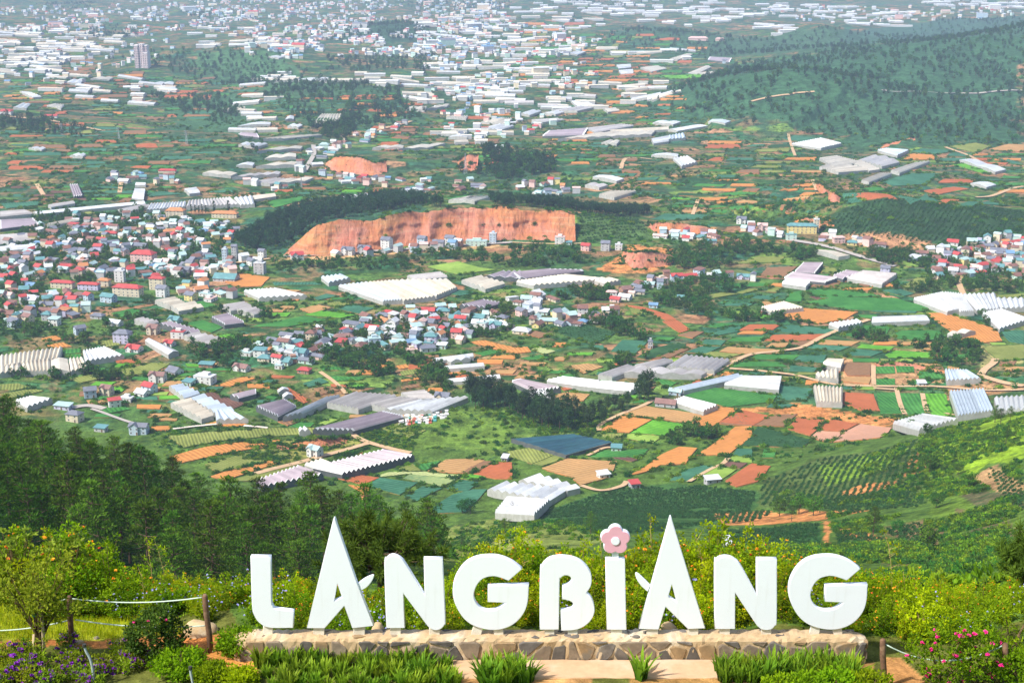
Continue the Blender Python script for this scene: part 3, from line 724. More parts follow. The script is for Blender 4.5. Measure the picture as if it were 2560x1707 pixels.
M_ROAD = mat('dirt_road', (.55, .38, .22), (.47, .30, .16), 0.3, 0.95)
M_PAVED = mat('grey_road', (.42, .38, .34), (.36, .32, .28), 0.3, 0.9)
M_PALE = mat('pale_path', (.72, .66, .58), (.6, .5, .4), 0.2, 0.9)
ROADS = '''T4 r 4 870,862 960,815 1080,755 1200,738 1300,725 1345,712 1420,672 1520,630 1640,590|T4 r 3.5 1000,815 1160,828 1300,845 1400,870 1480,888 1640,895 1990,900 2352,912
T4 r 3 1660,800 1660,850 1662,890|T4 r 3 1765,905 1778,960 1805,1025|T4 r 3 1660,905 1760,912|T4 r 3 1885,930 1912,1028|T4 r 5 2150,850 2170,820 2210,790 2220,770|T4 r 5 2160,850 2260,880 2352,895
T4 p 6 1280,225 1450,255 1650,315 1760,345|T4 r 5 2050,395 2058,440 2090,500 2130,545|T4 r 2.5 1990,1020 2045,1030|T4 r 3 400,1100 410,1070 500,1025 600,985 650,960
T4 r 3 0,235 200,243 320,240|T3 p 6 1300,300 1500,290 1800,270 2100,250 2352,235|T3 p 6 790,330 850,280 870,230 900,200|T3 r 4 600,300 800,320|T3 p 5 480,1000 400,985 300,1000
T3 p 2.5 420,1000 520,1035 610,1065|T3 w 2.5 795,1093 900,1080 1000,1070|T3 w 2.5 1120,1078 1230,1088|T3 r 3 1470,830 1540,880 1590,930|T3 r 4 960,300 1050,330 1240,310
Q2 r 4 870,680 940,725 1050,770 1250,825 1420,862|Q2 r 4 0,1050 250,985 500,920 640,880 900,810 1040,770|Q2 r 3 870,680 940,660 1100,610 1350,540|Q3 r 3 780,940 960,985 1150,945 1200,900
Q3 r 3 1770,905 1950,800 2080,740 2130,690|Q3 r 2.5 840,665 980,600 1050,590|T1 r 6 200,545 330,575 480,605|T1 r 6 0,535 160,550|T1 p 6 1400,790 1440,720 1440,670|T2 r 5 1100,470 1250,440 1390,425
T2 r 5 500,780 530,730 640,735|T2 r 5 2130,910 2200,905 2300,870 2352,860|T2 r 4 1270,620 1300,720|T2 r 4 830,990 855,920|T2 r 5 1990,680 2100,720 2170,760|T2 r 4 1380,830 1400,880
T1 r 5 550,890 560,840 600,825|T1 r 5 170,850 200,900|T1 r 6 1890,560 1700,610|T2 p 5 1700,420 1900,425 2352,420|T1 r 5 640,480 700,465'''
def smooth_line(P, n=6):
    P = [Vector(p) for p in P]; out = []
    for i in range(len(P) - 1):
        p0, p1, p2, p3 = P[max(i - 1, 0)], P[i], P[i + 1], P[min(i + 2, len(P) - 1)]
        for k in range(n):
            t = k / n
            out.append(0.5 * (2 * p1 + (p2 - p0) * t + (2 * p0 - 5 * p1 + 4 * p2 - p3) * t * t + (3 * p1 - p0 - 3 * p2 + p3) * t ** 3))
    return out + [P[-1]]
for t in ROADS.replace('\n', '|').split('|'):
    c, k, w, pts = t.strip().split(' ', 3)
    L = smooth_line([Vector((p.x, p.y, 0)) for p in wpoly(c, pts, 600)]); w = float(w); bm = MB(); vs = []
    for i, p in enumerate(L):
        d = (L[min(i + 1, len(L) - 1)] - L[max(i - 1, 0)]).normalized(); s = Vector((-d.y, d.x, 0)) * w / 2
        for a in (p + s, p - s):
            vs.append((a.x, a.y, float(hz(a.x, a.y)[0]) + .5 + .0005 * a.y))
    bm.add(vs, [(2 * i, 2 * i + 1, 2 * i + 3, 2 * i + 2) for i in range(len(L) - 1)])
    tag(bm.build('dirt_road' if k == 'r' else 'road' if k == 'p' else 'path', {'r': M_ROAD, 'p': M_PAVED, 'w': M_PALE}[k]), kind='structure')

def earth_mat():
    m, nt, bs = node_mat('quarried_earth')
    oc = coords(nt)
    mp = nt.nodes.new('ShaderNodeMapping'); mp.inputs['Scale'].default_value = (1, .3, .16); nt.links.new(oc, mp.inputs[0])
    mv = nt.nodes.new('ShaderNodeMapping'); mv.inputs['Scale'].default_value = (.06, .06, 1); nt.links.new(oc, mv.inputs[0])
    n1 = noise(nt, .3, 6, mp.outputs[0], .75, .6); n2 = noise(nt, .022, 5, oc, .65); n3 = noise(nt, .55, 5, mv.outputs[0], .65); n5 = noise(nt, .6, 5, oc, .75)
    col = ramp(nt, n2.outputs[0], [(.32, (.60, .29, .11)), (.46, (.58, .21, .09)), (.56, (.60, .25, .16)), (.68, (.50, .14, .08))])
    col = mixc(nt, mrange(nt, n1.outputs[0], .5, .68, 0, .75), col, (.25, .095, .05))
    col = mixc(nt, mrange(nt, n3.outputs[0], .53, .68, 0, .6), col, (.58, .37, .22))
    col = mixc(nt, mrange(nt, n5.outputs[0], .56, .72, 0, .6), col, (.24, .12, .07))
    n6 = noise(nt, .06, 4, oc, .7)
    col = mixc(nt, mrange(nt, n6.outputs[0], .62, .72, 0, .7), col, (.13, .15, .05))
    nt.links.new(col, bs.inputs['Base Color']); bs.inputs['Roughness'].default_value = .95; bs.inputs['Specular IOR Level'].default_value = .1
    bump(nt, bs, n1.outputs[0], 1.0, 3.0)
    return m
M_EARTH = earth_mat()
RIMS = []
def cliff(base, top, y_back, rough=2.0, nu=150, nv=18):
    """a cut earth face between a foot line and a rim line, both measured on the photograph"""
    B, T = [], []
    for (c, x, y) in base: B.append(G(c, x, y, 0, 700))
    for i, (c, x, y) in enumerate(top):
        T.append(at_y(*px(c, x, y), B[min(i, len(B) - 1)].y + y_back))
    B, T = smooth_line(B, 10), smooth_line(T, 10)
    res = lambda L, n: [L[min(int(i / (n - 1) * (len(L) - 1)), len(L) - 1)] for i in range(n)]
    def lerp_line(L, n):
        out = []
        for i in range(n):
            f = i / (n - 1) * (len(L) - 1); k = min(int(f), len(L) - 2); out.append(L[k].lerp(L[k + 1], f - k))
        return out
    B, T = lerp_line(B, nu), lerp_line(T, nu)
    v = np.zeros((nv, nu, 3))
    for j in range(nv):
        t = j / (nv - 1)
        for i in range(nu):
            v[j, i] = B[i].lerp(T[i], t)
            v[j, i, 2] = B[i].z + (T[i].z - B[i].z) * (t ** 1.25) - (1.5 if j == 0 else 0)
    ex = np.linspace(0, 1, nu); env = np.sin(np.linspace(0, math.pi, nv))[:, None] * np.clip(np.minimum(ex, 1 - ex) * 9, .15, 1)[None, :]
    n = fbm(v[..., 0], v[..., 2] * 1.5 + 50, 11, 4); n2 = fbm(v[..., 0], v[..., 2] * .18, 15, 4) * 2.2
    bench = np.sin(v[..., 2] * .75 + fbm(v[..., 0], v[..., 2], 60, 2) * 3) * .3
    v[-1, :, 2] += fbm(v[-1, :, 0], v[-1, :, 1] * 0, 12, 3) * 1.6 * min(rough, 2)
    v[..., 1] -= 3 + (n * 1.6 + n2 * 2.0 + bench) * rough * env
    RIMS.append((v[-1].copy(), v[0].copy(), v[nv // 2].copy()))
    i = np.arange((nv - 1) * nu).reshape(nv - 1, nu)[:, :-1].ravel()
    return tag(link('earth_cliff', fmesh('earth_cliff', v.reshape(-1, 3), np.stack([i, i + 1, i + nu + 1, i + nu], 1), [M_EARTH], smooth=True)), kind='structure')
def CL(c, s): return [(c, x, y) for x, y in parse(s)]
cliff(CL('FU', '650,584 740,588 850,576 960,562 1060,552 1130,549 1220,549 1322,553'), CL('FU', '662,572 740,513 850,503 960,486 1060,474 1130,476 1220,480 1320,491'), 26, 2.6, 220, 26)
cliff(CL('T1', '1490,775 1560,790 1640,800 1720,805 1780,790'), CL('T1', '1500,745 1560,716 1650,720 1720,745 1775,738'), 26, 1.1)
cliff(CL('T4', '630,160 700,195 800,192 900,190 940,195'), CL('T4', '622,140 690,140 780,145 880,152 942,180'), 12)
cliff(CL('T4', '500,300 560,350 640,345 740,330'), CL('T4', '510,268 570,272 650,270 740,290'), 16, .5)
cliff(CL('T2', '1290,1030 1340,1035 1420,1038 1480,1035'), CL('T2', '1300,1015 1350,994 1400,1005 1480,1015'), 14)
cliff(CL('T1', '2100,775 2150,790 2190,790'), CL('T1', '2105,735 2150,705 2200,702'), 14)
cliff(CL('Q2', '340,795 500,812 650,800 850,745'), CL('Q2', '345,745 480,722 650,712 845,703'), 7, 1.0)
cliff(CL('Q2', '-60,790 100,790 220,812 310,828'), CL('Q2', '-60,762 60,760 200,752 310,780'), 6, .8)
cliff(CL('Q2', '-60,905 100,895 200,868'), CL('Q2', '-60,880 80,858 200,845'), 5, .7)
cliff(CL('Q2', '750,920 850,905 980,850 1060,800'), CL('Q2', '760,880 870,850 970,815 1050,780'), 6, .8)
cliff(CL('T4', '1400,840 1440,800 1520,775'), CL('T4', '1415,815 1450,772 1510,765'), 5, .6, 60, 8)
cliff(CL('T4', '1660,800 1800,795 1985,838'), CL('T4', '1660,782 1800,778 1985,815'), 5, .6, 80, 8)
cliff(CL('T2', '1650,690 1720,675 1850,645'), CL('T2', '1660,680 1740,655 1850,630'), 20, 1.0, 60, 8)
cliff(CL('T2', '1390,850 1450,920 1500,930'), CL('T2', '1395,835 1460,870 1510,905'), 14, 1.0, 60, 10)
# ------------------------------------------------------------------ labels that single things out
LAND = {'the tall red cliff': ('FU', 1000, 530), 'the red-roofed white school': ('T3', 640, 440), 'the dark blue shade net': ('Q3', 600, 550), 'the left pine forest': ('FU', 350, 1020),
        'the orange-roofed hall': ('T3', 1035, 100), 'the tall dark trees': ('FU', 1150, 910), 'the sign letters': ('FU', 1280, 1250), 'the right earthworks': ('T4', 2090, 620),
        'the white apartment tower': ('T1', 657, 290), 'the yellow school': ('T4', 1330, 175), 'the right edge village': ('T4', 2150, 320), 'the middle village': ('T3', 1800, 660),
        'the green plots': ('T4', 1840, 975), 'the dark right hill': ('FU', 2100, 500), 'the upper right corner': ('FU', 2352, 0), 'the upper left corner': ('FU', 0, 0), 'the left edge': ('T3', 0, 480)}
LAND = {k: px(*v) for k, v in LAND.items()}
ORD = ['nearest', 'second nearest', 'third nearest', 'fourth nearest', 'fifth nearest', 'sixth nearest', 'seventh nearest', 'eighth nearest', 'ninth nearest', 'tenth nearest', 'eleventh nearest', 'twelfth nearest']
def label_set(items, cat, group):
    """items: (object, description); each gets its rank by distance in view from the closest landmark, among things described alike"""
    by = {}
    for o, d, p in items: by.setdefault(d, []).append((o, project(p)))
    for d, L in by.items():
        if len(L) == 1: tag(L[0][0], d, cat, group); continue
        for o, q in L:
            best = None
            for k, c in LAND.items():
                r = sum(1 for _, q2 in L if math.dist(q2, c) < math.dist(q, c) - 1e-9)
                s = (r, math.dist(q, c))
                if best is None or s < best[0]: best = (s, k)
            r = best[0][0]
            if r < len(ORD): tag(o, f'{d}, {ORD[r]} to {best[1]}', cat, group)
            else: tag(o, f'{d}, amid many alike', cat, group + ' alike: ' + d)

# ------------------------------------------------------------------ greenhouses
def film(name, c, c2, net=0.0):
    if name in MATS: return MATS[name]
    m, nt, bs = node_mat(name)
    oc = coords(nt)
    n1 = noise(nt, .12, 4, oc, .6); n2 = noise(nt, 1.2, 3, oc, .6)
    col = mixc(nt, mrange(nt, n1.outputs[0], .4, .68), c, c2)
    col = mixc(nt, mrange(nt, n2.outputs[0], .5, .75, 0, .25), col, tuple(x * .7 for x in c2))
    oi = nt.nodes.new('ShaderNodeObjectInfo'); hs = nt.nodes.new('ShaderNodeHueSaturation')
    nt.links.new(mrange(nt, oi.outputs['Random'], 0, 1, .74, 1.06), hs.inputs['Value']); nt.links.new(col, hs.inputs['Color'])
    nt.links.new(hs.outputs[0], bs.inputs['Base Color']); bs.inputs['Roughness'].default_value = .38; bs.inputs['Specular IOR Level'].default_value = .45
    MATS[name] = m
    return m
FILM = {'w': film('white_film', (.68, .70, .71), (.50, .51, .52)), 'c': film('cream_film', (.66, .60, .48), (.54, .47, .36)), 'g': film('grey_film', (.52, .49, .46), (.42, .38, .36)),
        'p': film('purple_net', (.40, .33, .36), (.32, .26, .29)), 'b': film('bluish_film', (.52, .60, .68), (.42, .49, .56)), 'n': film('dark_net', (.022, .07, .10), (.03, .10, .12))}
M_RIB = mat('gutter_film', (.75, .75, .74), (.6, .6, .6), .5, .5)
M_SIDE = mat('side_film', (.46, .46, .43), (.34, .34, .3), .3, .6)
M_SIDED = mat('side_net', (.07, .085, .09), (.12, .13, .12), .3, .8)
FWORD = {'w': 'white plastic', 'c': 'cream plastic', 'g': 'grey plastic', 'p': 'purplish netted', 'b': 'bluish plastic', 'n': 'dark blue'}
GH = []
def greenhouse(c, pts, n, col, along=0, eave=3.2, rise=1.5, detail=True, P=None):
    """multi-bay tunnel house; along=0: ridges run from edge 0-1 to edge 3-2, along=1: ridges run from edge 0-3 to edge 1-2"""
    if P is None: P = [G(c, x, y, eave, 600) for x, y in pts]
    if along: P = [P[1], P[2], P[3], P[0]]
    ctr = sum(P, Vector()) / 4
    zs = [p.z for p in P]
    m = FILM[col]; rim = M_RIB if col == 'p' else m
    root = link('greenhouse', None, None, (ctr.x, ctr.y, ctr.z))
    def pt(s, t, h):
        a = P[0].lerp(P[1], s); b = P[3].lerp(P[2], s); p = a.lerp(b, t)
        return (p.x - ctr.x, p.y - ctr.y, p.z - ctr.z + h)
    prof = [(0, 0), (.12, .28), (.3, .68), (.5, 1), (.7, .68), (.88, .28), (1, 0)]
    tt = [0, .04, .35, .65, .96, 1]
    for i in range(n):
        mb = MB(); vs = []
        for t in tt:
            for s, h in prof: vs.append(pt((i + s) / n, t, eave + rise * h))
        k = len(prof)
        for j in range(len(tt) - 1):
            mb.add(vs[j * k:(j + 2) * k], [(q, q + 1, q + 1 + k, q + k) for q in range(k - 1)], 1 if j in (0, len(tt) - 2) else 0)
        for j in (0, len(tt) - 1):
            t = tt[j]
            g = [pt((i + 0) / n, t, -.6)] + vs[j * k:(j + 1) * k] + [pt((i + 1) / n, t, -.6)]
            mb.add(g, [tuple(range(len(g)))], 2)
        mb.build('bay', [m, rim, M_SIDED if col in 'pn' else M_SIDE], root)
    for s in (0.0, 1.0):
        mb = MB(); e = -.0015 if s == 0 else .0015
        mb.add([pt(s, 0, -.6), pt(s, 1, -.6), pt(s, 1, eave - .25), pt(s, 0, eave - .25), pt(s + e, 1, eave), pt(s + e, 0, eave)], [(0, 1, 2, 3)])
        mb.f.append([3, 2, 4, 5]); mb.m.append(1)
        mb.build('side_wall', [M_SIDED if col in 'pn' else M_SIDE, M_RIB], root)
    w, d = (P[0] - P[1]).length, (P[0] - P[3]).length
    shape = 'long narrow' if max(w, d) > 3.2 * min(w, d) else 'broad' if w * d > 1500 else 'small'
    bays = {1: 'one bay', 2: 'two bays', 3: 'three bays', 4: 'four bays', 5: 'five bays'}.get(n, 'many bays')
    GH.append((root, f'{shape} {FWORD[col]} greenhouse of {bays}', ctr, math.sqrt(w * d)))
    return root
GREEN = '''Q1 c 10 0 0,700 575,622 545,722 0,800|Q1 c 3 0 0,800 185,765 190,832 0,862|Q1 c 5 0 192,752 460,728 462,838 225,845|Q1 c 1 0 466,735 620,722 640,838 468,840|Q1 c 3 0 632,728 760,716 818,812 650,842
Q1 w 6 0 760,655 965,620 1140,695 785,750|Q1 w 1 0 1330,552 1400,546 1640,655 1545,685|Q1 w 4 0 145,1112 285,1077 480,1092 250,1172|Q1 p 5 1 1460,402 1560,387 1835,470 1755,490|Q1 g 4 1 1685,510 1800,482 2090,550 1900,590
Q1 g 3 1 1222,366 1300,349 1458,385 1370,412|Q1 p 6 1 1940,345 2090,312 2240,390 2060,412|Q1 c 4 1 1420,190 1600,160 1700,215 1560,240|Q1 c 2 1 1560,235 1760,195 1870,248 1640,285|Q1 g 5 1 2060,236 2230,207 2420,290 2330,320
Q1 b 3 1 1550,972 1660,957 1835,1040 1690,1085|Q1 b 4 1 1735,1085 1850,1045 2150,1195 1960,1212|Q1 c 5 1 1565,1130 1740,1087 1960,1240 1850,1275|Q1 b 3 0 1975,1205 2110,1192 2280,1278 1985,1290|Q1 p 2 1 2110,1062 2350,1007 2352,1042 2190,1085
Q2 p 6 1 0,430 260,370 370,430 200,520|Q2 w 3 1 245,532 640,352 770,332 425,492|Q2 g 7 1 650,398 905,302 1290,332 940,455|Q2 g 4 1 1035,412 1310,347 1500,367 1190,445|Q2 w 5 1 1170,458 1480,380 1950,342 1620,475|Q2 g 4 1 1330,310 1540,282 1640,350 1400,352
Q2 p 6 1 520,642 1170,480 1355,522 890,650|Q2 p 8 0 0,1110 400,977 620,1052 60,1165|Q2 c 3 0 445,962 610,912 700,950 530,990|Q2 p 12 0 522,990 1180,830 1455,882 790,1050|Q2 w 1 0 195,275 290,252 305,272 210,292|Q2 w 1 0 240,318 325,302 340,322 255,340|Q2 w 2 0 390,632 460,620 500,650 400,655
T3 w 1 1 1985,767 2170,744 2176,754 2000,777|T3 w 1 1 2040,802 2215,787 2226,798 2055,812|T3 w 1 1 2050,862 2290,839 2300,853 2060,873|T3 b 5 0 1555,432 1690,417 1850,497 1760,503|T3 c 6 0 1692,417 1830,407 2000,482 1855,500|T3 c 7 0 1834,407 2060,402 2100,440 2005,478
T3 w 6 0 1120,455 1270,446 1410,476 1190,488|T3 b 4 0 1475,392 1570,380 1610,397 1510,418|T3 g 3 1 1870,387 2020,370 2055,390 1900,405|T3 c 4 1 2120,405 2200,385 2320,420 2230,446|T3 p 3 1 2220,388 2300,367 2400,366 2420,400|T3 p 4 1 2110,522 2215,497 2300,512 2225,532
T3 w 1 1 150,92 660,42 668,54 170,102|T3 g 2 1 540,82 660,58 690,64 600,88|T3 w 9 0 690,56 855,46 850,70 672,85|T3 g 10 0 865,42 1060,26 1100,58 855,70|T3 w 3 0 1075,28 1160,20 1170,58 1105,62|T3 c 2 1 1160,18 1262,8 1268,20 1170,34|T3 p 3 1 0,130 150,122 178,148 0,170
T3 g 3 1 0,197 120,192 165,216 0,240|T3 w 2 1 0,252 140,242 190,256 0,272|T3 c 3 1 215,150 330,128 365,132 260,150|T3 g 2 1 220,62 335,44 345,52 235,70|T3 g 4 1 0,92 110,84 150,100 0,114|T3 g 3 1 1020,522 1120,507 1155,527 1060,546|T3 w 4 0 1570,25 1690,8 1708,18 1590,40
T4 p 5 1 0,372 165,358 330,362 30,400|T4 c 10 0 20,412 250,382 440,402 100,430|T4 c 3 0 330,395 460,398 500,408 430,420|T4 p 6 0 1300,367 1340,327 1430,327 1392,373|T4 p 6 0 1250,397 1290,372 1495,397 1440,416|T4 w 4 0 1240,420 1262,402 1370,417 1350,435|T4 p 4 0 1475,386 1540,362 1610,370 1520,400
T4 g 6 0 1540,396 1615,364 1770,377 1700,425|T4 c 1 1 1390,268 1400,263 1552,290 1500,298|T4 w 10 0 1845,492 1980,462 2070,540 2000,552|T4 w 5 0 1985,462 2068,470 2125,550 2060,552|T4 w 5 0 2070,472 2220,467 2240,540 2135,545|T4 w 4 0 2222,490 2352,490 2360,532 2245,538|T4 w 6 0 2160,557 2250,542 2380,585 2240,630
T4 w 1 1 1655,572 1890,564 1920,590 1652,600|T4 w 5 0 1455,607 1590,587 1612,602 1500,625|T4 c 8 0 1145,532 1250,507 1340,534 1190,552|T4 g 4 1 395,842 530,797 570,812 460,852|T4 g 3 1 505,832 560,802 895,826 870,842|T4 g 4 1 560,800 700,770 740,778 640,812|T4 g 7 1 710,802 790,752 1000,772 930,822
T4 w 3 0 160,868 240,852 410,870 330,892|T4 w 4 0 330,892 420,872 600,888 545,915|T4 p 5 0 0,872 40,864 225,902 100,918|T4 w 3 0 75,927 140,912 200,940 150,950|T4 b 2 1 725,907 1030,838 1065,850 790,912|T4 w 9 0 975,885 1065,850 1238,852 1226,908|T4 w 4 0 740,962 790,944 945,982 880,1008
T4 c 6 0 1385,892 1520,902 1518,970 1400,965|T4 c 4 0 1395,835 1500,812 1500,862 1410,852|T4 c 4 0 1428,790 1450,770 1525,772 1510,806|T4 b 6 0 1988,817 2090,822 2155,858 1998,868|T4 b 8 0 2010,917 2170,907 2215,1005 2050,1030|T4 w 6 0 2215,947 2400,937 2420,1000 2230,1005|T4 w 7 0 1750,1062 1890,1024 2050,1047 1870,1095
T4 c 2 0 2000,650 2090,630 2130,640 2030,662|T4 w 2 0 -300,770 -200,750 -190,765 -280,780|FU w 6 1 1119,1125 1155,1108 1304,1124 1262,1150|FU w 5 0 1137,1177 1166,1143 1262,1150 1227,1187|FU w 4 1 1191,1104 1231,1089 1333,1120 1303,1127
T2 w 9 0 1285,662 1420,636 1515,660 1420,682|T2 c 8 1 1412,728 1490,718 1600,745 1480,770|T2 c 6 1 1412,768 1480,745 1660,780 1500,792|T2 c 5 1 1540,740 1600,738 1690,778 1640,785|T2 g 4 1 1590,735 1660,712 1780,745 1700,765|T2 b 4 0 1680,690 1720,684 1825,690 1770,715|T2 g 2 1 1640,720 1700,715 1770,738 1740,742
T2 c 3 1 1740,785 1850,750 1920,742 1780,795|T2 c 4 1 1605,830 1690,798 1745,798 1640,838|T2 w 2 1 2055,735 2100,728 2270,778 2220,790|T2 w 1 1 2105,842 2150,834 2225,848 2180,860|T2 c 5 1 400,895 450,880 570,878 470,908|T2 w 1 1 370,812 400,803 515,820 480,832|T2 g 2 1 335,850 360,840 440,850 400,862|T2 w 1 1 640,712 660,706 765,708 760,720
T2 w 4 0 740,728 810,718 852,745 780,765|T2 p 7 0 140,625 170,603 350,590 330,622|T2 c 5 1 210,640 390,612 660,598 640,618|T2 c 2 1 410,655 440,645 495,646 480,662|T2 g 4 1 340,590 500,572 560,578 380,610|T2 w 5 1 640,640 720,625 720,650 650,660|T2 b 4 0 718,625 790,612 798,635 720,642|T2 c 3 1 450,600 720,585 720,595 480,606
T2 w 1 1 715,595 830,575 900,578 760,602|T2 b 1 1 900,560 920,548 1005,556 980,566|T2 w 2 1 645,565 670,555 775,560 740,572|T2 w 2 1 40,520 90,505 135,510 80,530|T2 w 2 1 135,520 200,510 240,515 200,526|T2 w 4 1 270,465 330,460 380,485 300,490|T2 g 3 1 180,510 300,492 380,492 300,510|T2 g 2 1 90,550 200,545 240,550 140,562
T2 c 2 1 420,500 470,495 495,508 440,515|T2 w 4 1 480,300 545,296 548,310 490,316|T2 w 4 1 490,325 555,320 558,335 500,340|T2 c 1 1 725,270 800,247 830,250 760,276|T2 c 1 1 810,335 890,302 915,308 850,340|T2 c 1 1 850,335 940,326 950,334 880,342|T2 c 2 1 590,310 660,302 710,315 640,330|T2 w 2 1 255,245 290,236 338,238 300,252|T2 p 3 0 900,275 910,262 1010,268 1000,286
T1 w 3 0 605,912 620,865 668,868 660,915|T1 w 1 0 620,850 630,838 672,840 668,850|T1 p 3 0 320,850 360,848 382,900 340,905|T1 w 3 1 845,870 900,862 920,885 870,890|T1 c 6 1 1430,575 1475,525 1570,525 1565,560|T1 w 1 1 1310,550 1320,535 1350,533 1350,548|T1 w 2 1 1320,580 1340,570 1390,575 1370,585|T1 c 3 1 1205,640 1330,625 1480,620 1300,638
T1 w 1 1 1090,580 1150,565 1245,562 1240,572|T1 w 3 1 1095,665 1120,655 1230,660 1180,675|T1 p 3 0 1095,620 1110,612 1180,615 1190,632|T1 c 2 1 1180,695 1260,680 1390,672 1380,684|T1 c 2 1 1215,730 1240,715 1360,705 1360,722|T1 c 2 1 1175,765 1250,750 1370,745 1350,758|T1 g 3 1 1065,815 1130,802 1290,790 1280,802|T1 g 3 1 1150,838 1260,820 1330,825 1240,845
T1 c 2 1 1245,845 1300,825 1440,815 1400,832|T1 c 2 1 930,795 960,785 1090,795 1060,808|T1 w 1 1 1085,760 1110,750 1170,748 1160,762|T1 c 2 1 1710,680 1740,672 1855,668 1850,680|T1 c 2 1 1830,685 1900,670 2045,658 1960,680|T1 w 1 1 2060,630 2080,622 2150,620 2145,632|T1 w 2 1 1355,370 1400,360 1520,358 1500,375|T1 c 2 1 1865,500 1880,492 1960,490 1950,508
T1 c 2 1 1960,500 2000,488 2065,478 2050,492|T1 w 2 1 695,385 720,378 800,378 795,390|T1 w 2 1 710,400 740,392 815,408 780,422|T1 w 2 1 1230,260 1260,256 1310,260 1280,268|T1 c 2 1 1840,240 1880,234 1960,234 1950,246|T1 w 3 1 2070,262 2110,235 2150,232 2130,258|T1 c 5 1 2050,540 2080,532 2150,534 2140,548|T1 c 4 1 2210,560 2300,545 2352,545 2330,572|T1 w 4 1 2210,590 2290,572 2360,578 2300,598
T1 w 2 1 130,680 160,676 210,680 190,690|T1 w 2 1 60,495 100,475 140,478 120,500|T1 c 3 1 215,485 250,478 295,482 280,500|T1 w 2 1 300,380 330,366 380,368 370,385|T1 w 2 1 320,715 350,706 395,708 380,720|T1 w 3 1 90,420 140,425 190,445 150,448|T1 c 2 1 415,362 450,354 520,356 500,368|T1 w 2 1 1800,885 1850,872 1950,868 1920,882|T1 c 3 1 2060,920 2150,905 2250,905 2180,925'''
for t in GREEN.replace('\n', '|').split('|'):
    c, k, n, al, pts = t.strip().split(' ', 4)
    greenhouse(c, parse(pts), int(n) if int(n) < 3 else int(int(n) * 1.4), k, int(al))
# the shade net on the lower slope, low and dark
greenhouse('Q3', parse('140,500 690,456 1062,530 640,650'), 7, 'n', 1, 2.6, .35)

# ------------------------------------------------------------------ houses
WALL = {'white': (.70, .69, .66), 'cream': (.66, .57, .42), 'pale blue': (.46, .56, .64), 'pink': (.74, .50, .45), 'grey': (.46, .46, .46), 'pale green': (.50, .66, .58), 'yellow': (.74, .60, .24), 'brick': (.42, .22, .15), 'lavender': (.55, .52, .68)}
ROOF = {'slate grey': (.17, .18, .22), 'red': (.45, .07, .065), 'rusty brown': (.22, .11, .085), 'teal': (.12, .27, .28), 'pale teal': (.38, .52, .51), 'white metal': (.58, .60, .62), 'orange tiled': (.52, .22, .09), 'blue': (.15, .27, .42), 'brown': (.25, .14, .12), 'pale pink': (.62, .42, .38)}
WM = {k: mat('wall_' + k.replace(' ', '_'), v, tuple(x * .86 for x in v), .6, .85, tuple(x * .72 for x in v), .35) for k, v in WALL.items()}
RM = {k: mat('roof_' + k.replace(' ', '_'), v, tuple(x * .78 for x in v), .5, .6, tuple(x * 1.25 + .02 for x in v), .25) for k, v in ROOF.items()}
M_PANE = mat('window_pane', (.03, .04, .05), (.05, .06, .075), 2, .15, spec=.6)
M_FRAME = mat('window_frame', (.72, .72, .70), None, 2, .6)
M_DOOR = mat('door_wood', (.16, .09, .05), (.1, .06, .03), 2, .6)
def _win():
    mb = MB(); mb.box(-.55, .55, -.07, .02, -.55, .55, 0); mb.box(-.46, -.03, -.09, .0, -.46, .46, 1); mb.box(.03, .46, -.09, .0, -.46, .46, 1)
    return mb.mesh('window', [M_FRAME, M_PANE])
WIN = _win()
def _door():
    mb = MB(); mb.box(-.6, .6, -.06, .02, 0, 1.95, 0); mb.box(-.48, .48, -.09, 0, .05, 1.85, 1)
    return mb.mesh('door', [M_FRAME, M_DOOR])
DOOR = _door()
HM = {}
SH_ = 2.35
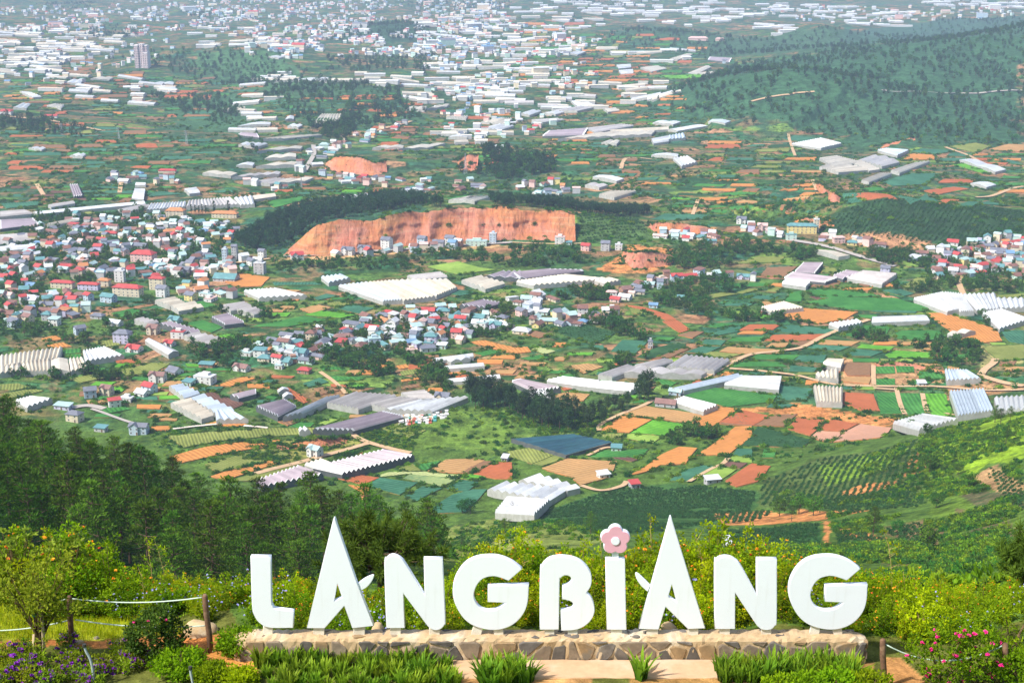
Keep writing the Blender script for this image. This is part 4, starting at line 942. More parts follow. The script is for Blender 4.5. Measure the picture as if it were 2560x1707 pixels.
def house_mesh(w, d, st, roof, wc, rc):
    k = (w, d, st, roof, wc, rc)
    if k in HM: return HM[k]
    H = st * SH_ + .25; ov = .5
    b = MB(); b.box(-w / 2, w / 2, -d / 2, d / 2, -1.5, H)
    r = MB(); g = .3 * d
    if roof in ('gable', 'cross'):
        b.add([(-w / 2, -d / 2, H), (-w / 2, d / 2, H), (-w / 2, 0, H + g), (w / 2, -d / 2, H), (w / 2, d / 2, H), (w / 2, 0, H + g)], [(1, 0, 2), (3, 4, 5)])
        for s in (-1, 1):
            sl = g / (d / 2); y0 = s * (d / 2 + ov); z0 = H - ov * sl + .05
            for z, sg in ((0, 1),):
                a = [(-w / 2 - ov, y0, z0), (w / 2 + ov, y0, z0), (w / 2 + ov, 0, H + g + .05), (-w / 2 - ov, 0, H + g + .05)]
                vs = a + [(x, y, zz + .22) for x, y, zz in a]
                r.add(vs, [(0, 1, 2, 3), (7, 6, 5, 4), (0, 4, 5, 1), (1, 5, 6, 2), (3, 7, 4, 0)])
    if roof == 'cross':
        gw = w * .46; cx0 = -w * .18; gh = .42 * gw; yf = -d / 2 - 1.2
        b.box(cx0 - gw / 2, cx0 + gw / 2, yf, -d / 2 + .1, -1.5, H)
        b.add([(cx0 - gw / 2, yf, H), (cx0 + gw / 2, yf, H), (cx0, yf, H + gh)], [(0, 1, 2)])
        for s in (-1, 1):
            e = cx0 + s * (gw / 2 + .4); ze = H - .4 * gh / (gw / 2) + .1
            a = [(e, yf - .5, ze), (e, 0, ze), (cx0, 0, H + gh + .1), (cx0, yf - .5, H + gh + .1)]
            r.add(a + [(x, y, z + .22) for x, y, z in a], [(0, 1, 2, 3), (7, 6, 5, 4), (0, 4, 5, 1), (3, 7, 4, 0), (2, 6, 7, 3)])
    elif roof == 'hip':
        a, c = w / 2 + ov, d / 2 + ov; rl = max(w / 2 - d / 2 * .8, .3); z0 = H
        r.add([(-a, -c, z0), (a, -c, z0), (a, c, z0), (-a, c, z0), (-rl, 0, z0 + g), (rl, 0, z0 + g), (-a, -c, z0 - .25), (a, -c, z0 - .25), (a, c, z0 - .25), (-a, c, z0 - .25)],
              [(0, 1, 5, 4), (1, 2, 5), (2, 3, 4, 5), (3, 0, 4), (6, 7, 1, 0), (7, 8, 2, 1), (8, 9, 3, 2), (9, 6, 0, 3), (9, 8, 7, 6)])
    elif roof == 'flat':
        r.box(-w / 2 - .2, w / 2 + .2, -d / 2 - .2, d / 2 + .2, H, H + .3)
        b.box(-w * .2, w * .22, -d * .1, d * .38, H + .3, H + 1.9)
    elif roof == 'shed':
        a, c = w / 2 + .5, d / 2 + .6; q = [(-a, -c, H + .05), (a, -c, H + .05), (a, c, H + .05 + d * .16), (-a, c, H + .05 + d * .16)]
        r.add(q + [(x, y, z + .15) for x, y, z in q], [(3, 2, 1, 0), (4, 5, 6, 7), (0, 1, 5, 4), (1, 2, 6, 5), (2, 3, 7, 6), (3, 0, 4, 7)])
        b.add([(-w / 2, -d / 2, H), (-w / 2, d / 2, H), (-w / 2, d / 2, H + d * .14), (w / 2, -d / 2, H), (w / 2, d / 2, H), (w / 2, d / 2, H + d * .14)], [(1, 0, 2), (3, 4, 5), (1, 2, 5, 4)])
    HM[k] = (b.mesh('wall', [WM[wc]]), r.mesh('roof', [RM[rc]]))
    return HM[k]
HOUSES = []
NST = {1: 'one storey', 2: 'two storey', 3: 'three storey', 4: 'four storey', 5: 'five storey'}
def house(p, w, d, st, roof, wc, rc, rz, desc=None, wins=True, name='house', cat='house'):
    bw, rw = house_mesh(w, d, st, roof, wc, rc)
    root = link(name, None, None, (p.x, p.y, p.z), (0, 0, rz))
    link('wall', bw, root); link('roof', rw, root)
    if wins:
        nf = max(2, int(w / 3.4)); ns = max(1, int(d / 4))
        xo = [(-w / 2 + w * (i + .5) / nf) for i in range(nf)]
        for s in range(st):
            z = s * SH_ + 1.35
            for i, x in enumerate(xo):
                if roof == 'cross' and abs(x + w * .18) < w * .23 + .4: y = -d / 2 - 1.2
                else: y = -d / 2
                if s == 0 and i == nf // 2: link('door', DOOR, root, (x, y, .02))
                else: link('window', WIN, root, (x, y, z))
            for i in range(ns):
                for sd_ in (-1, 1):
                    if math.sin(rz) * sd_ > -.12 * 1 or True:
                        if (sd_ > 0) == (math.sin(rz) < 0):
                            link('window', WIN, root, (sd_ * w / 2, -d / 2 + d * (i + .5) / ns, z), (0, 0, sd_ * math.pi / 2))
    HOUSES.append((root, desc or f'{NST[st]} {wc} house with {"flat " if roof == "flat" else ""}{rc} roof', p, w, name, cat))
    return root
# named ones: crop, x, y of the foot, width in crop pixels, depth ratio, storeys, roof shape, wall, roof, turn, words
BLD = '''T3 590 476 150 .35 3 hip cream red -14 long white school building with many windows and red roof|T3 725 447 76 .5 4 hip cream red -12 tall end block of the white school with red roof|T3 553 412 50 .6 4 flat white|white metal -8 windowless white hall behind the red roofed school
T3 290 440 120 .3 2 hip cream red -12 low school wing with long red roof|T3 410 448 110 .3 2 hip lavender red -10 lavender school wing with red roof|T3 480 430 60 .6 2 hip cream|orange tiled -10 cream building with orange tiled roof beside the red roofed school
T3 662 318 120 .5 3 hip pink red -14 big pink building with overhanging red roof in the town|T3 810 115 95 .5 3 hip cream|orange tiled -8 four sided hall with orange tiled roof and arcades|T3 1035 118 135 .3 2 hip cream|orange tiled -8 long cream hall with orange roof behind cypresses
Q1 1000 200 150 .6 2 gable pale_blue teal -25 pale blue house with big teal roof beside the school|Q1 815 185 90 .8 2 gable pale_blue red -40 pale blue house with steep red roof|Q1 1495 150 110 .8 3 gable white slate_grey -20 tall white house with slate roof at the school's end|Q1 1755 185 110 .8 2 gable yellow slate_grey -30 yellow house with slate grey gable
Q1 735 495 105 .8 2 gable pale_blue slate_grey 35 bright blue house with slate roof among trees|Q1 1060 415 140 .6 1 gable white white_metal -25 white bungalow with white metal roof|Q1 1410 490 110 .9 2 cross cream brown -15 cream house with dark balconies and brown roof|Q1 1130 570 165 .7 3 hip lavender slate_grey -10 large pale lavender villa with slate roof
Q1 1235 650 150 .7 1 cross white red -20 small temple-like house with red tiered roofs|Q1 1605 860 140 .9 1 gable white slate_grey -35 white house with steep slate gable above the blue greenhouses|Q1 1450 930 160 .6 2 cross white brown -10 house with brown roof and dark balcony above the greenhouses|Q1 1885 940 205 .6 2 flat white|white metal -20 boxy white two storey house with flat roofs
Q1 2220 825 160 .6 1 cross white brown -25 white bungalow with brown roof and green shed|Q1 1735 960 110 .8 1 shed pale_green teal -25 small shed with teal roof beside the blue greenhouse|Q1 830 1070 120 .8 2 gable pale_blue slate_grey 20 blue grey house with slate gable on the lower road|Q1 985 1050 115 .8 2 cross cream brown -20 cream house with brown roof and balconies
Q1 1375 1030 130 .8 2 gable pale_blue red -30 house with bright red roof by the blue greenhouses|Q1 1310 1060 130 .8 1 gable white white_metal -30 low white house with white metal gable by the lane|Q1 1165 1110 130 .6 1 flat white|white metal -15 white box house with flat roof by the lane|Q1 1055 1165 120 .6 2 shed white red 25 narrow white house with thin red roof edge
Q1 585 1180 170 .5 1 shed lavender pale_teal -15 long pale lavender house with metal roof by the pines|Q1 690 1290 150 .7 2 hip cream slate_grey -20 cream house with slate roof half hidden by pines|Q1 1280 1405 185 .5 2 cross pale_blue slate_grey -8 pale blue villa with slate gables beside the pine forest|Q1 930 1385 120 .6 1 shed grey teal -15 teal roofed shed near the pine forest
Q1 1640 530 140 .6 2 flat white red -10 white house with red parapet beside the purple greenhouse|Q1 1560 600 100 .8 1 cross white red -25 little house with red roof beside the long white tunnel|Q1 1610 385 120 .8 1 cross pale_green teal -25 teal roofed pagoda-like house|Q1 900 350 130 .6 1 hip grey slate_grey -15 low dark roofed house among trees
Q1 140 430 130 .8 2 gable pale_blue slate_grey -35 blue white house with dark gable at the town's lower edge|Q1 260 385 100 .8 2 gable cream brown -30 cream house with brown roof at the town's lower edge|Q1 2260 690 130 .6 1 flat white|pale teal -15 low grey house with pale roof beside the middle path|Q1 1900 800 150 .5 1 shed brick grey0 -10 brick shed beside the lane
Q2 545 880 140 .7 2 cross white pale_teal -35 grey house with pale teal tin roofs on the red bank|Q2 1715 355 150 .7 1 cross cream slate_grey -15 cream bungalow with blue grey roof by the white greenhouses|Q2 445 115 130 .7 1 hip brick red -15 open sided house with bright red roof on a path|Q2 215 75 80 .7 1 flat white|pale teal -10 small pale box house above the path
Q3 1105 612 105 .6 1 shed pale_green teal -8 small teal shed beside the dark blue net|Q3 1560 200 215 .5 1 gable grey|brown -18 open shed with two brownish metal roofs|Q3 1650 95 130 .6 1 gable pale_blue pale_teal -25 small pale teal house at the tunnel's end|Q3 1985 905 155 .4 1 shed grey white_metal 14 low metal shed on the green plot|Q3 985 858 120 .5 1 shed white white_metal 20 white roofed hut beside the tan field
Q3 1270 945 100 .6 1 shed grey red 15 tiny rusty red roofed hut above the plantation|Q3 85 705 60 .7 1 shed grey white_metal -15 grey hut at the olive field's edge|Q3 2128 1510 60 .6 1 shed grey white_metal 10 tiny metal roofed hut in the dark hollow|T3 1777 264 52 .8 4 gable white slate_grey -25 tall white house under the red earth cliff
T3 1600 287 62 .7 2 cross white slate_grey -20 white house with slate gables at the cliff foot|T3 1675 280 62 .7 2 cross grey slate_grey -15 grey house with slate gables at the cliff foot|T3 1940 245 45 .8 3 gable pale_blue slate_grey -25 narrow blue house at the cliff foot|T3 2068 243 48 .8 3 gable white slate_grey -25 narrow white house with steep roof at the cliff foot
T3 2015 252 60 .6 2 gable grey slate_grey -15 dark gabled house at the cliff foot|T3 2190 246 110 .4 2 flat pale_green|pale teal -6 row house with flat teal terraces at the cliff foot|T3 2265 236 35 .9 4 flat pale_blue|white metal -10 narrow blue tower house at the cliff foot|T3 1036 322 26 .9 5 flat pale_blue|white metal -10 thin tall blue house in the town|T3 1080 308 28 .9 5 gable grey slate_grey -10 thin tall grey house in the town
T3 1195 375 56 .7 4 flat grey|white metal -12 dark grey concrete house at the town's edge|T3 1205 305 36 .8 3 gable white slate_grey -25 white house with slate gable at the town's edge|T3 1040 405 120 .6 1 gable grey teal -12 wide hall with teal roof above the orange slope|T3 1365 310 65 .7 2 cross white red 15 white house with red gables above the fields
T4 220 240 52 .8 3 flat white|pale pink -6 three storey white house right of the cliff|T4 262 242 30 .8 1 shed pale_green teal -6 green shed beside the white house at the cliff|T4 340 268 46 .8 2 gable pink red -25 pink and white house with red roof below the plantation|T4 430 268 46 .8 3 gable grey slate_grey -15 tall grey twin gabled house below the plantation|T4 490 265 38 .8 2 flat white|white metal -8 square white house below the plantation
T4 1330 188 150 .28 3 hip yellow pale_green0 -7 yellow and cream school with green roof|T4 1396 182 28 1.2 5 flat cream|white metal -7 windowless cream tower at the yellow school's end|T4 1282 218 55 .6 2 flat pale_green|teal -6 green fronted shed below the yellow school|T4 1055 145 48 .8 2 cross white slate_grey -20 white house with slate gables above the terraces|T4 1150 175 50 .7 2 cross pink pale_pink -10 pink house with terrace beside the yellow school
T4 755 408 62 .6 2 cross pale_blue red 10 cyan house with crimson roof on the ridge road|T4 815 395 75 .4 1 gable white red 12 long low house with red roof on the ridge road|T4 475 503 52 .7 1 gable pink red -25 pink house with bright red roof below the ridge road|T4 520 492 66 .6 1 gable white white_metal -30 wide white roofed hall below the ridge road|T4 45 648 90 .6 1 hip cream white_metal -20 cream hall with pale roof beside the plantation
T4 1715 372 46 .8 2 gable lavender slate_grey -25 lavender house by the brown greenhouses|T4 2025 240 55 .7 1 gable white red -25 house with big bright red roof in the right edge village|T4 1500 232 60 .5 2 hip pink0 pale_pink 8 pink house with pinkish roof on the right road|T4 650 530 45 .6 1 gable pale_blue blue -15 small house with blue roof below the ridge road|T4 775 495 35 .8 1 gable grey teal -20 small grey hut among dark trees
T4 910 235 65 .4 1 shed grey teal -3 low teal roofed barn on the cliff road|T4 635 715 26 .9 2 flat grey|slate grey -6 lone dark hut between green fields|T4 1880 890 40 .6 1 shed pale_blue white_metal 0 small blue shed by the farm track|T4 1450 605 0 1 1 flat white red 0 skip|T1 1710 180 60 .6 2 hip pink0 red -6 red roofed church hall before the far wooded hill|T1 770 792 90 .3 1 hip cream red -4 long red roofed hall on the left hillside|T1 230 540 75 .3 1 gable white red 0 low red roofed barn on the far left
T1 1490 680 50 .7 2 hip pale_green0 pale_teal -5 mint green house on the far road|T1 30 525 60 .5 2 hip white red -5 white school with red roofs on the far left edge|T2 855 185 100 .3 2 hip pink0 pale_pink -4 pink roofed school on the far wooded saddle|T2 955 188 45 .5 2 hip pink0 pale_pink -4 small pink roofed block on the far wooded saddle|T2 985 290 40 .6 2 gable pale_blue slate_grey -5 blue gabled hall beside the far orange terraces'''
HID = []
def fixc(s, dic, alt):
    s = s.replace('_', ' ').replace('0', '')
    return s if s in dic else alt
for t in BLD.replace('\n', '~').replace('|T', '~T').replace('|Q', '~Q').split('~'):
    t = t.strip()
    if not t or t.endswith('skip'): continue
    a = t.split(' ', 8)
    c, x, y, wp, dr, st, rf = a[0], float(a[1]), float(a[2]), float(a[3]), float(a[4]), int(a[5]), a[6]
    rest = ' '.join(a[7:])
    # wall, roof, turn, words
    if '|' in rest.split('-')[0] or '|' in rest:
        wc, r2 = rest.split('|', 1)
        for k in sorted(ROOF, key=len, reverse=True):
            if r2.startswith(k): rc = k; r3 = r2[len(k):].strip(); break
        else:
            raise ValueError(t)
        wc = wc.strip()
    else:
        wc, rc, r3 = rest.split(' ', 2)
    ang, words = r3.split(' ', 1)
    wc, rc = fixc(wc, WALL, 'white'), fixc(rc, ROOF, 'teal')
    p = G(c, x, y, 0, 250 if c == 'Q3' else 500)
    dist = (p - Vector((0, 0, CAMZ))).length
    w = wp / CROP[c][2] / FPX * dist * .86
    house(p, round(w, 1), round(max(w * dr, 4.5), 1), st, rf, wc, rc, R(float(ang)), words, dist < 1700, 'building' if w > 24 else 'house', 'building' if w > 24 else 'house')
    HID.append((p.x, p.y, max(w, 8) * .75))

# towns and villages: houses filled in between the named ones
TOWNS = [('T3', '0,270 150,160 400,115 560,105 760,118 900,135 1120,155 1050,230 985,255 1000,290 960,380 780,380 760,400 540,375 500,400 200,400 0,420', 230, 'town'),
         ('T3', '0,420 230,445 440,500 420,545 260,610 140,620 0,640', 48, 'town'), ('T3', '560,345 1100,300 1240,312 1170,370 1000,395 800,400 560,395', 28, 'town'), ('T3', '770,420 1040,440 1080,500 860,500', 10, 'town'),
         ('T3', '1190,705 1330,665 1560,615 1700,575 1900,545 2050,525 2220,560 2352,590 2352,640 2200,640 2140,690 2000,735 1850,740 1700,725 1560,720 1480,790 1220,800 1150,750', 120, 'village'),
         ('T4', '0,545 100,535 280,560 480,540 510,560 300,620 100,620 0,600', 26, 'village'), ('T4', '440,485 560,432 720,392 860,378 1080,388 1130,408 860,402 740,425 600,465 500,495', 26, 'village'), ('T4', '0,470 130,470 220,510 0,520', 8, 'village'),
         ('T4', '1830,310 1950,255 2100,235 2352,205 2400,400 2250,400 2100,390 2000,400 1940,410 1950,360', 80, 'village'), ('T4', '670,190 760,200 900,190 960,205 940,222 800,225 680,212', 12, 'village'), ('T4', '1040,170 1200,180 1240,210 1100,195', 7, 'village'),
         ('T4', '1380,200 1600,225 1720,255 1560,250 1400,225', 8, 'village'), ('T3', '1500,285 1800,265 2280,238 2300,246 2000,268 1600,305', 10, 'village'), ('T1', '1360,800 1400,700 1470,660 1620,615 1900,555 1720,640 1520,720 1450,790', 34, 'far'),
         ('T1', '1450,800 1700,810 1950,830 2200,830 2290,880 1900,885 1500,830', 34, 'far'), ('T1', '410,820 660,800 1060,850 1050,872 700,855 440,835', 14, 'far'), ('T2', '20,850 200,845 380,880 330,905 40,900', 16, 'far'), ('T1', '1100,840 1300,860 1330,890 1150,860', 5, 'far')]
rh = random.Random(5)
wcs = ['white'] * 7 + ['cream'] * 5 + ['pale blue'] * 2 + ['pink'] * 2 + ['grey'] * 3 + ['pale green'] * 2 + ['yellow', 'brick', 'lavender']
rcs = ['slate grey'] * 6 + ['red'] * 5 + ['rusty brown'] * 8 + ['teal'] * 3 + ['pale teal'] * 5 + ['white metal'] * 6 + ['orange tiled'] * 1 + ['blue'] + ['brown'] * 2 + ['pale pink']
def too_close(x, y, r):
    for a, b, c in HID:
        if abs(a - x) < r + c and abs(b - y) < r + c and math.hypot(a - x, b - y) < r + c: return True
    return False
FARH = []
cand = []
for c, s, n, zone in TOWNS:
    P = parse(s); x0, x1 = min(p[0] for p in P), max(p[0] for p in P); y0, y1 = min(p[1] for p in P), max(p[1] for p in P)
    k = tries = 0
    while k < n and tries < n * 14:
        tries += 1
        x, y = rh.uniform(x0, x1), rh.uniform(y0, y1)
        if not inpoly(np.array(x), np.array(y), P): continue
        p = G(c, x, y, 0, 700)
        w = rh.choice([5, 6.5, 6.5, 7.5, 8.5, 10.5, 13.5]); d = rh.choice([4.5, 5.5, 6.5, 7])
        if too_close(p.x, p.y, max(w, d) * .44): continue
        HID.append((p.x, p.y, max(w, d) * .44)); cand.append((p, w, d)); k += 1
cand.sort(key=lambda t: (t[0].y / t[1]))
NAMED = len(HOUSES)
for i, (p, w, d) in enumerate(cand):
    st = rh.choice([1, 1, 1, 2, 2]) if w < 10 else 1
    rf = rh.choice(['gable', 'gable', 'gable', 'gable', 'cross', 'hip', 'hip', 'flat', 'shed', 'shed']) if w < 13 else rh.choice(['gable', 'shed', 'hip'])
    rc = rh.choice(rcs); wc = rh.choice(wcs)
    if rf == 'flat': rc = rh.choice(['white metal', 'pale teal', 'teal', 'pale pink'])
    rz = R(rh.choice([-18, -18, -14, 72, 66, -55, 30, 12]) + rh.uniform(-12, 12))
    if abs(math.degrees(rz)) > 60 and rh.random() < .5: rz -= math.pi / 2
    if i < 300 - NAMED + 90: house(p, w, d, st, rf, wc, rc, rz, None, p.y < 1500)
    else: FARH.append((p, w, d, st, rf, wc, rc, rz))
label_set([(h[0], h[1], h[2]) for h in HOUSES if h[5] == 'house'], 'house', 'houses in the valley')
label_set([(h[0], h[1], h[2]) for h in HOUSES if h[5] != 'house'], 'building', 'large buildings in the valley')

# ------------------------------------------------------------------ the far city and its outskirts: too many and too small to pick apart
class Soup:
    def __init__(s): s.v, s.q, s.t, s.c, s.n = [], [], [], [], 0
    def house(s, x, y, z, w, d, h, rz, wc, rc, pitch=.35):
        c, sn = math.cos(rz), math.sin(rz)
        loc = [(-w / 2, -d / 2, -3), (w / 2, -d / 2, -3), (w / 2, d / 2, -3), (-w / 2, d / 2, -3), (-w / 2, -d / 2, h), (w / 2, -d / 2, h), (w / 2, d / 2, h), (-w / 2, d / 2, h)]
        rf = [(-w / 2 - .4, -d / 2 - .4, h), (w / 2 + .4, -d / 2 - .4, h), (w / 2 + .4, d / 2 + .4, h), (-w / 2 - .4, d / 2 + .4, h), (-w / 2 - .4, 0, h + pitch * d), (w / 2 + .4, 0, h + pitch * d)]
        for a, b, e in loc + rf: s.v.append((x + a * c - b * sn, y + a * sn + b * c, z + e))
        n = s.n
        s.q += [(n, n + 1, n + 5, n + 4), (n + 1, n + 2, n + 6, n + 5), (n + 2, n + 3, n + 7, n + 6), (n + 3, n, n + 4, n + 7), (n + 8, n + 9, n + 13, n + 12), (n + 10, n + 11, n + 12, n + 13)]
        s.t += [(n + 8, n + 12, n + 11), (n + 9, n + 10, n + 13)]
        s.c += [wc] * 8 + [rc] * 6; s.n += 14
    def build(s, name, label, cat):
        o = link(name, fmesh(name, np.array(s.v), [np.array(s.q), np.array(s.t)], [attr_mat('soup_paint', rough=.6, amt=.12)], col=np.array(s.c)))
        return tag(o, label, cat, kind='stuff')
fc_ = Soup()
for p, w, d, st, rf, wc, rc, rz in FARH: fc_.house(p.x, p.y, p.z, w, d, st * 3.1, rz, WALL[wc], ROOF[rc])
CITY = [('FU', '300,0 1150,0 1180,60 1050,110 900,130 700,120 560,80 400,70 300,60', 1300, 1), ('FU', '0,20 330,10 480,60 300,90 0,70', 330, .9), ('FU', '640,70 800,100 780,140 660,160 560,120', 130, 1), ('FU', '840,95 1100,90 1200,130 1000,140 880,125', 170, 1),
        ('FU', '0,85 350,80 420,110 200,190 0,200', 120, .8), ('FU', '1000,60 1300,60 1400,100 1300,140 1100,120', 130, 1), ('FU', '1050,150 1350,130 1400,200 1200,230 1000,210', 130, .9), ('FU', '1700,20 2352,10 2352,40 1900,60', 120, 1), ('FU', '1000,270 1250,240 1300,300 1050,330', 60, .8), ('FU', '1000,120 1120,200 1060,290 960,270', 60, .8)]
rc_ = random.Random(3)
for c, s, n, k in CITY:
    P = parse(s); x0, x1 = min(p[0] for p in P), max(p[0] for p in P); y0, y1 = min(p[1] for p in P), max(p[1] for p in P); m = 0
    while m < n:
        x, y = rc_.uniform(x0, x1), rc_.uniform(y0, y1)
        if not inpoly(np.array(x), np.array(y), P): continue
        m += 1
        if vnoise(np.array(x / 45.), np.array(y / 14.)) < -.35: continue
        p = G(c, x, y, 0, 1800)
        if p.y > 6900: continue
        big = 3.2 if rc_.random() < .05 else 1
        fc_.house(p.x, p.y, p.z, rc_.uniform(7, 15) * big * k, rc_.uniform(6, 11) * k * (1.5 if big > 1 else 1), rc_.choice([3, 5, 5, 7, 10]) * (1.5 if big > 1 else 1), rc_.uniform(-.6, .6), WALL[rc_.choice(wcs[:-3])], ROOF[rc_.choice(['white metal', 'white metal', 'pale teal', 'red', 'pale pink', 'slate grey', 'blue', 'white metal'])], rc_.choice([.05, .25, .3]))
fc_.build('distant_town', 'far city of small white and pink houses fading into haze', 'town')
FARG = [('T1', '0,130 600,170 460,250 250,330 0,340', 94, 'w c c'), ('T1', '850,120 1400,150 1400,230 900,220', 27, 'w c'), ('T1', '1900,300 2352,280 2352,480 1900,480', 48, 'w c c'), ('T1', '1450,330 1900,360 1880,400 1500,400', 12, 'w c'), ('T1', '1150,370 1350,330 1340,380 1160,400', 10, 'w c'),
        ('T1', '1900,60 2352,40 2352,200 1950,240', 42, 'w w c'), ('T2', '0,0 1000,0 900,50 500,80 0,60', 62, 'w w'), ('T2', '600,60 1300,30 1260,70 800,125 620,120', 35, 'w w'), ('T2', '1100,10 1600,40 1300,90 1200,60', 16, 'w'), ('T2', '1400,60 1900,60 1850,130 1500,130', 25, 'w'),
        ('T2', '1900,0 2352,0 2352,40 1900,30', 27, 'w'), ('T2', '0,80 400,60 440,130 0,160', 16, 'w c'), ('T2', '0,160 260,180 300,260 0,250', 14, 'w c'), ('T2', '400,220 800,220 860,300 560,300', 10, 'c w'), ('T2', '0,380 700,370 720,450 300,520 0,500', 35, 'w c g'), ('T1', '0,350 680,350 900,480 500,500 0,470', 21, 'w c'),
        ('T1', '2000,560 2352,600 2352,700 2000,650', 10, 'w c'), ('T2', '1060,110 1400,120 1200,170', 10, 'w'), ('T1', '1050,450 1260,440 1250,620 1050,630', 10, 'w c'), ('T2', '0,250 200,300 180,380 0,400', 12, 'w c')]
rg = random.Random(9)
FGL = []
for c, s, n, ks in FARG:
    P = parse(s); ks = ks.split(); x0, x1 = min(p[0] for p in P), max(p[0] for p in P); y0, y1 = min(p[1] for p in P), max(p[1] for p in P); m = 0
    while m < n:
        x, y = rg.uniform(x0, x1), rg.uniform(y0, y1)
        if not inpoly(np.array(x), np.array(y), P): continue
        m += 1
        p = G(c, x, y, 0, 1500)
        if p.y > 6800: continue
        w = rg.uniform(18, 62) * min(1.2, .5 + p.y / 6500); d = rg.uniform(8, 20) * min(1.6, .4 + p.y / 4500); FGL.append((w * d / p.y ** 2, p, w, d, rg.choice(ks), rg.uniform(-.28, .22)))
FGL.sort(key=lambda t: -t[0])
gs = Soup()
nmax = 296 - len(GH)
for i, (_, p, w, d, k, rz) in enumerate(FGL):
    c, s = math.cos(rz), math.sin(rz)
    if i < nmax:
        Q = []
        for a, b in ((-w / 2, d / 2), (w / 2, d / 2), (w / 2, -d / 2), (-w / 2, -d / 2)):
            x, y = p.x + a * c - b * s, p.y + a * s + b * c
            Q.append(Vector((x, y, float(hz(x, y)[0]))))
        greenhouse('', None, max(1, min(4, int(d / 11))), k, 1, 4.0, 2.2, P=Q)
    else:
        gs.house(p.x, p.y, p.z + 1, w, d, 4.5, rz, (.5, .5, .48), (.68, .69, .69) if k == 'w' else (.64, .58, .46), .1)
if gs.n: gs.build('distant_greenhouses', 'pale greenhouse roofs scattered over the hazy far plain', 'greenhouses')
label_set([(g[0], g[1], g[2]) for g in GH], 'greenhouse', 'greenhouses of the valley')

# apartment tower on the far rise
def tower():
    p = G('T1', 657, 312, 0, 1500)
    d = (p - Vector((0, 0, CAMZ))).length; k = d / FPX / 1.8375
    W, H = 60 * k, 102 * k
    t = thing('apartment_tower', 'tall white and pink apartment tower standing alone on a far rise', 'tower', p, R(-6))
    mw = mat('tower_wall', (.74, .68, .68), (.66, .58, .58), .3, .8); mp_ = mat('tower_band', (.62, .38, .38), (.55, .33, .33), .3, .8)
    fl = 14; fh = H / fl
    for i, (x0, x1, hh, yy) in enumerate(((-.5, -.2, .97, 0), (-.2, .16, 1.0, 2.5), (.16, .5, .66, -1.0), (.16, .42, .95, 5))):
        mb = MB(); mb.box(x0 * W, x1 * W - .05, -W * .25 + yy, W * .3, -4, H * hh)
        wg = mb.build('wall', mw, t)
        mb = MB()
        nf = int(fl * hh)
        for f in range(nf):
            if i == 3 and f < 9: continue
            xs = np.linspace(x0 * W + 1.2, x1 * W - 1.2, 3)
            for x in xs: mb.box(x - .9, x + .9, -W * .25 + yy - .12, -W * .25 + yy + .1, f * fh + .9, f * fh + 2.5)
        mb.build('window_column', M_PANE, t)
        mb = MB()
        for f in range(0, nf, 1): mb.box(x0 * W - .02, x1 * W - .03, -W * .25 + yy - .3, -W * .25 + yy + .1, f * fh - .25, f * fh + .25)
        mb.build('balcony', mp_, t)
tower()
# pylons on the left hillside
M_STEEL = mat('pylon_steel', (.35, .37, .38), None, 1, .5, metal=.3)
for (c, x, y, hpx, lb) in (('T1', 858, 662, 62, 'steel lattice pylon, the middle of three on the left hillside'), ('T1', 547, 640, 55, 'steel lattice pylon on the left hillside, below the white tower'), ('T1', 285, 622, 52, 'leftmost steel lattice pylon on the left hillside'), ('T1', 1385, 865, 50, 'slim lattice mast standing in the fields by the far village'), ('T1', 2138, 800, 95, 'slim red white mast on the far bare slope')):
    p = G(c, x, y, 0, 900); d = (p - Vector((0, 0, CAMZ))).length; h = hpx * d / FPX / 1.8375; w = h * .085
    t = thing('pylon' if 'pylon' in lb else 'mast', lb, 'pylon' if 'pylon' in lb else 'mast', p, .3, 'pylons')
    mb = MB()
    for sx in (-1, 1):
        for sy in (-1, 1): mb.tube([(sx * w, sy * w, -1), (sx * w * .35, sy * w * .35, h * .6), (sx * w * .12, sy * w * .12, h)], .16, 4)
    for i in range(9):
        a, b = 1 - i / 10, 1 - (i + 1) / 10
        for sy in (-1, 1): mb.tube([(-w * a, sy * w * a, h * (1 - a)), (w * b, sy * w * b, h * (1 - b))], .1, 3)
    mb.build('lattice', M_STEEL, t)
    if 'pylon' in lb:
        for f in (.68, .8, .92):
            mb = MB(); mb.tube([(-w * 1.9, 0, h * f), (0, 0, h * f + .8), (w * 1.9, 0, h * f)], .2, 4); mb.build('cross_arm', M_STEEL, t)
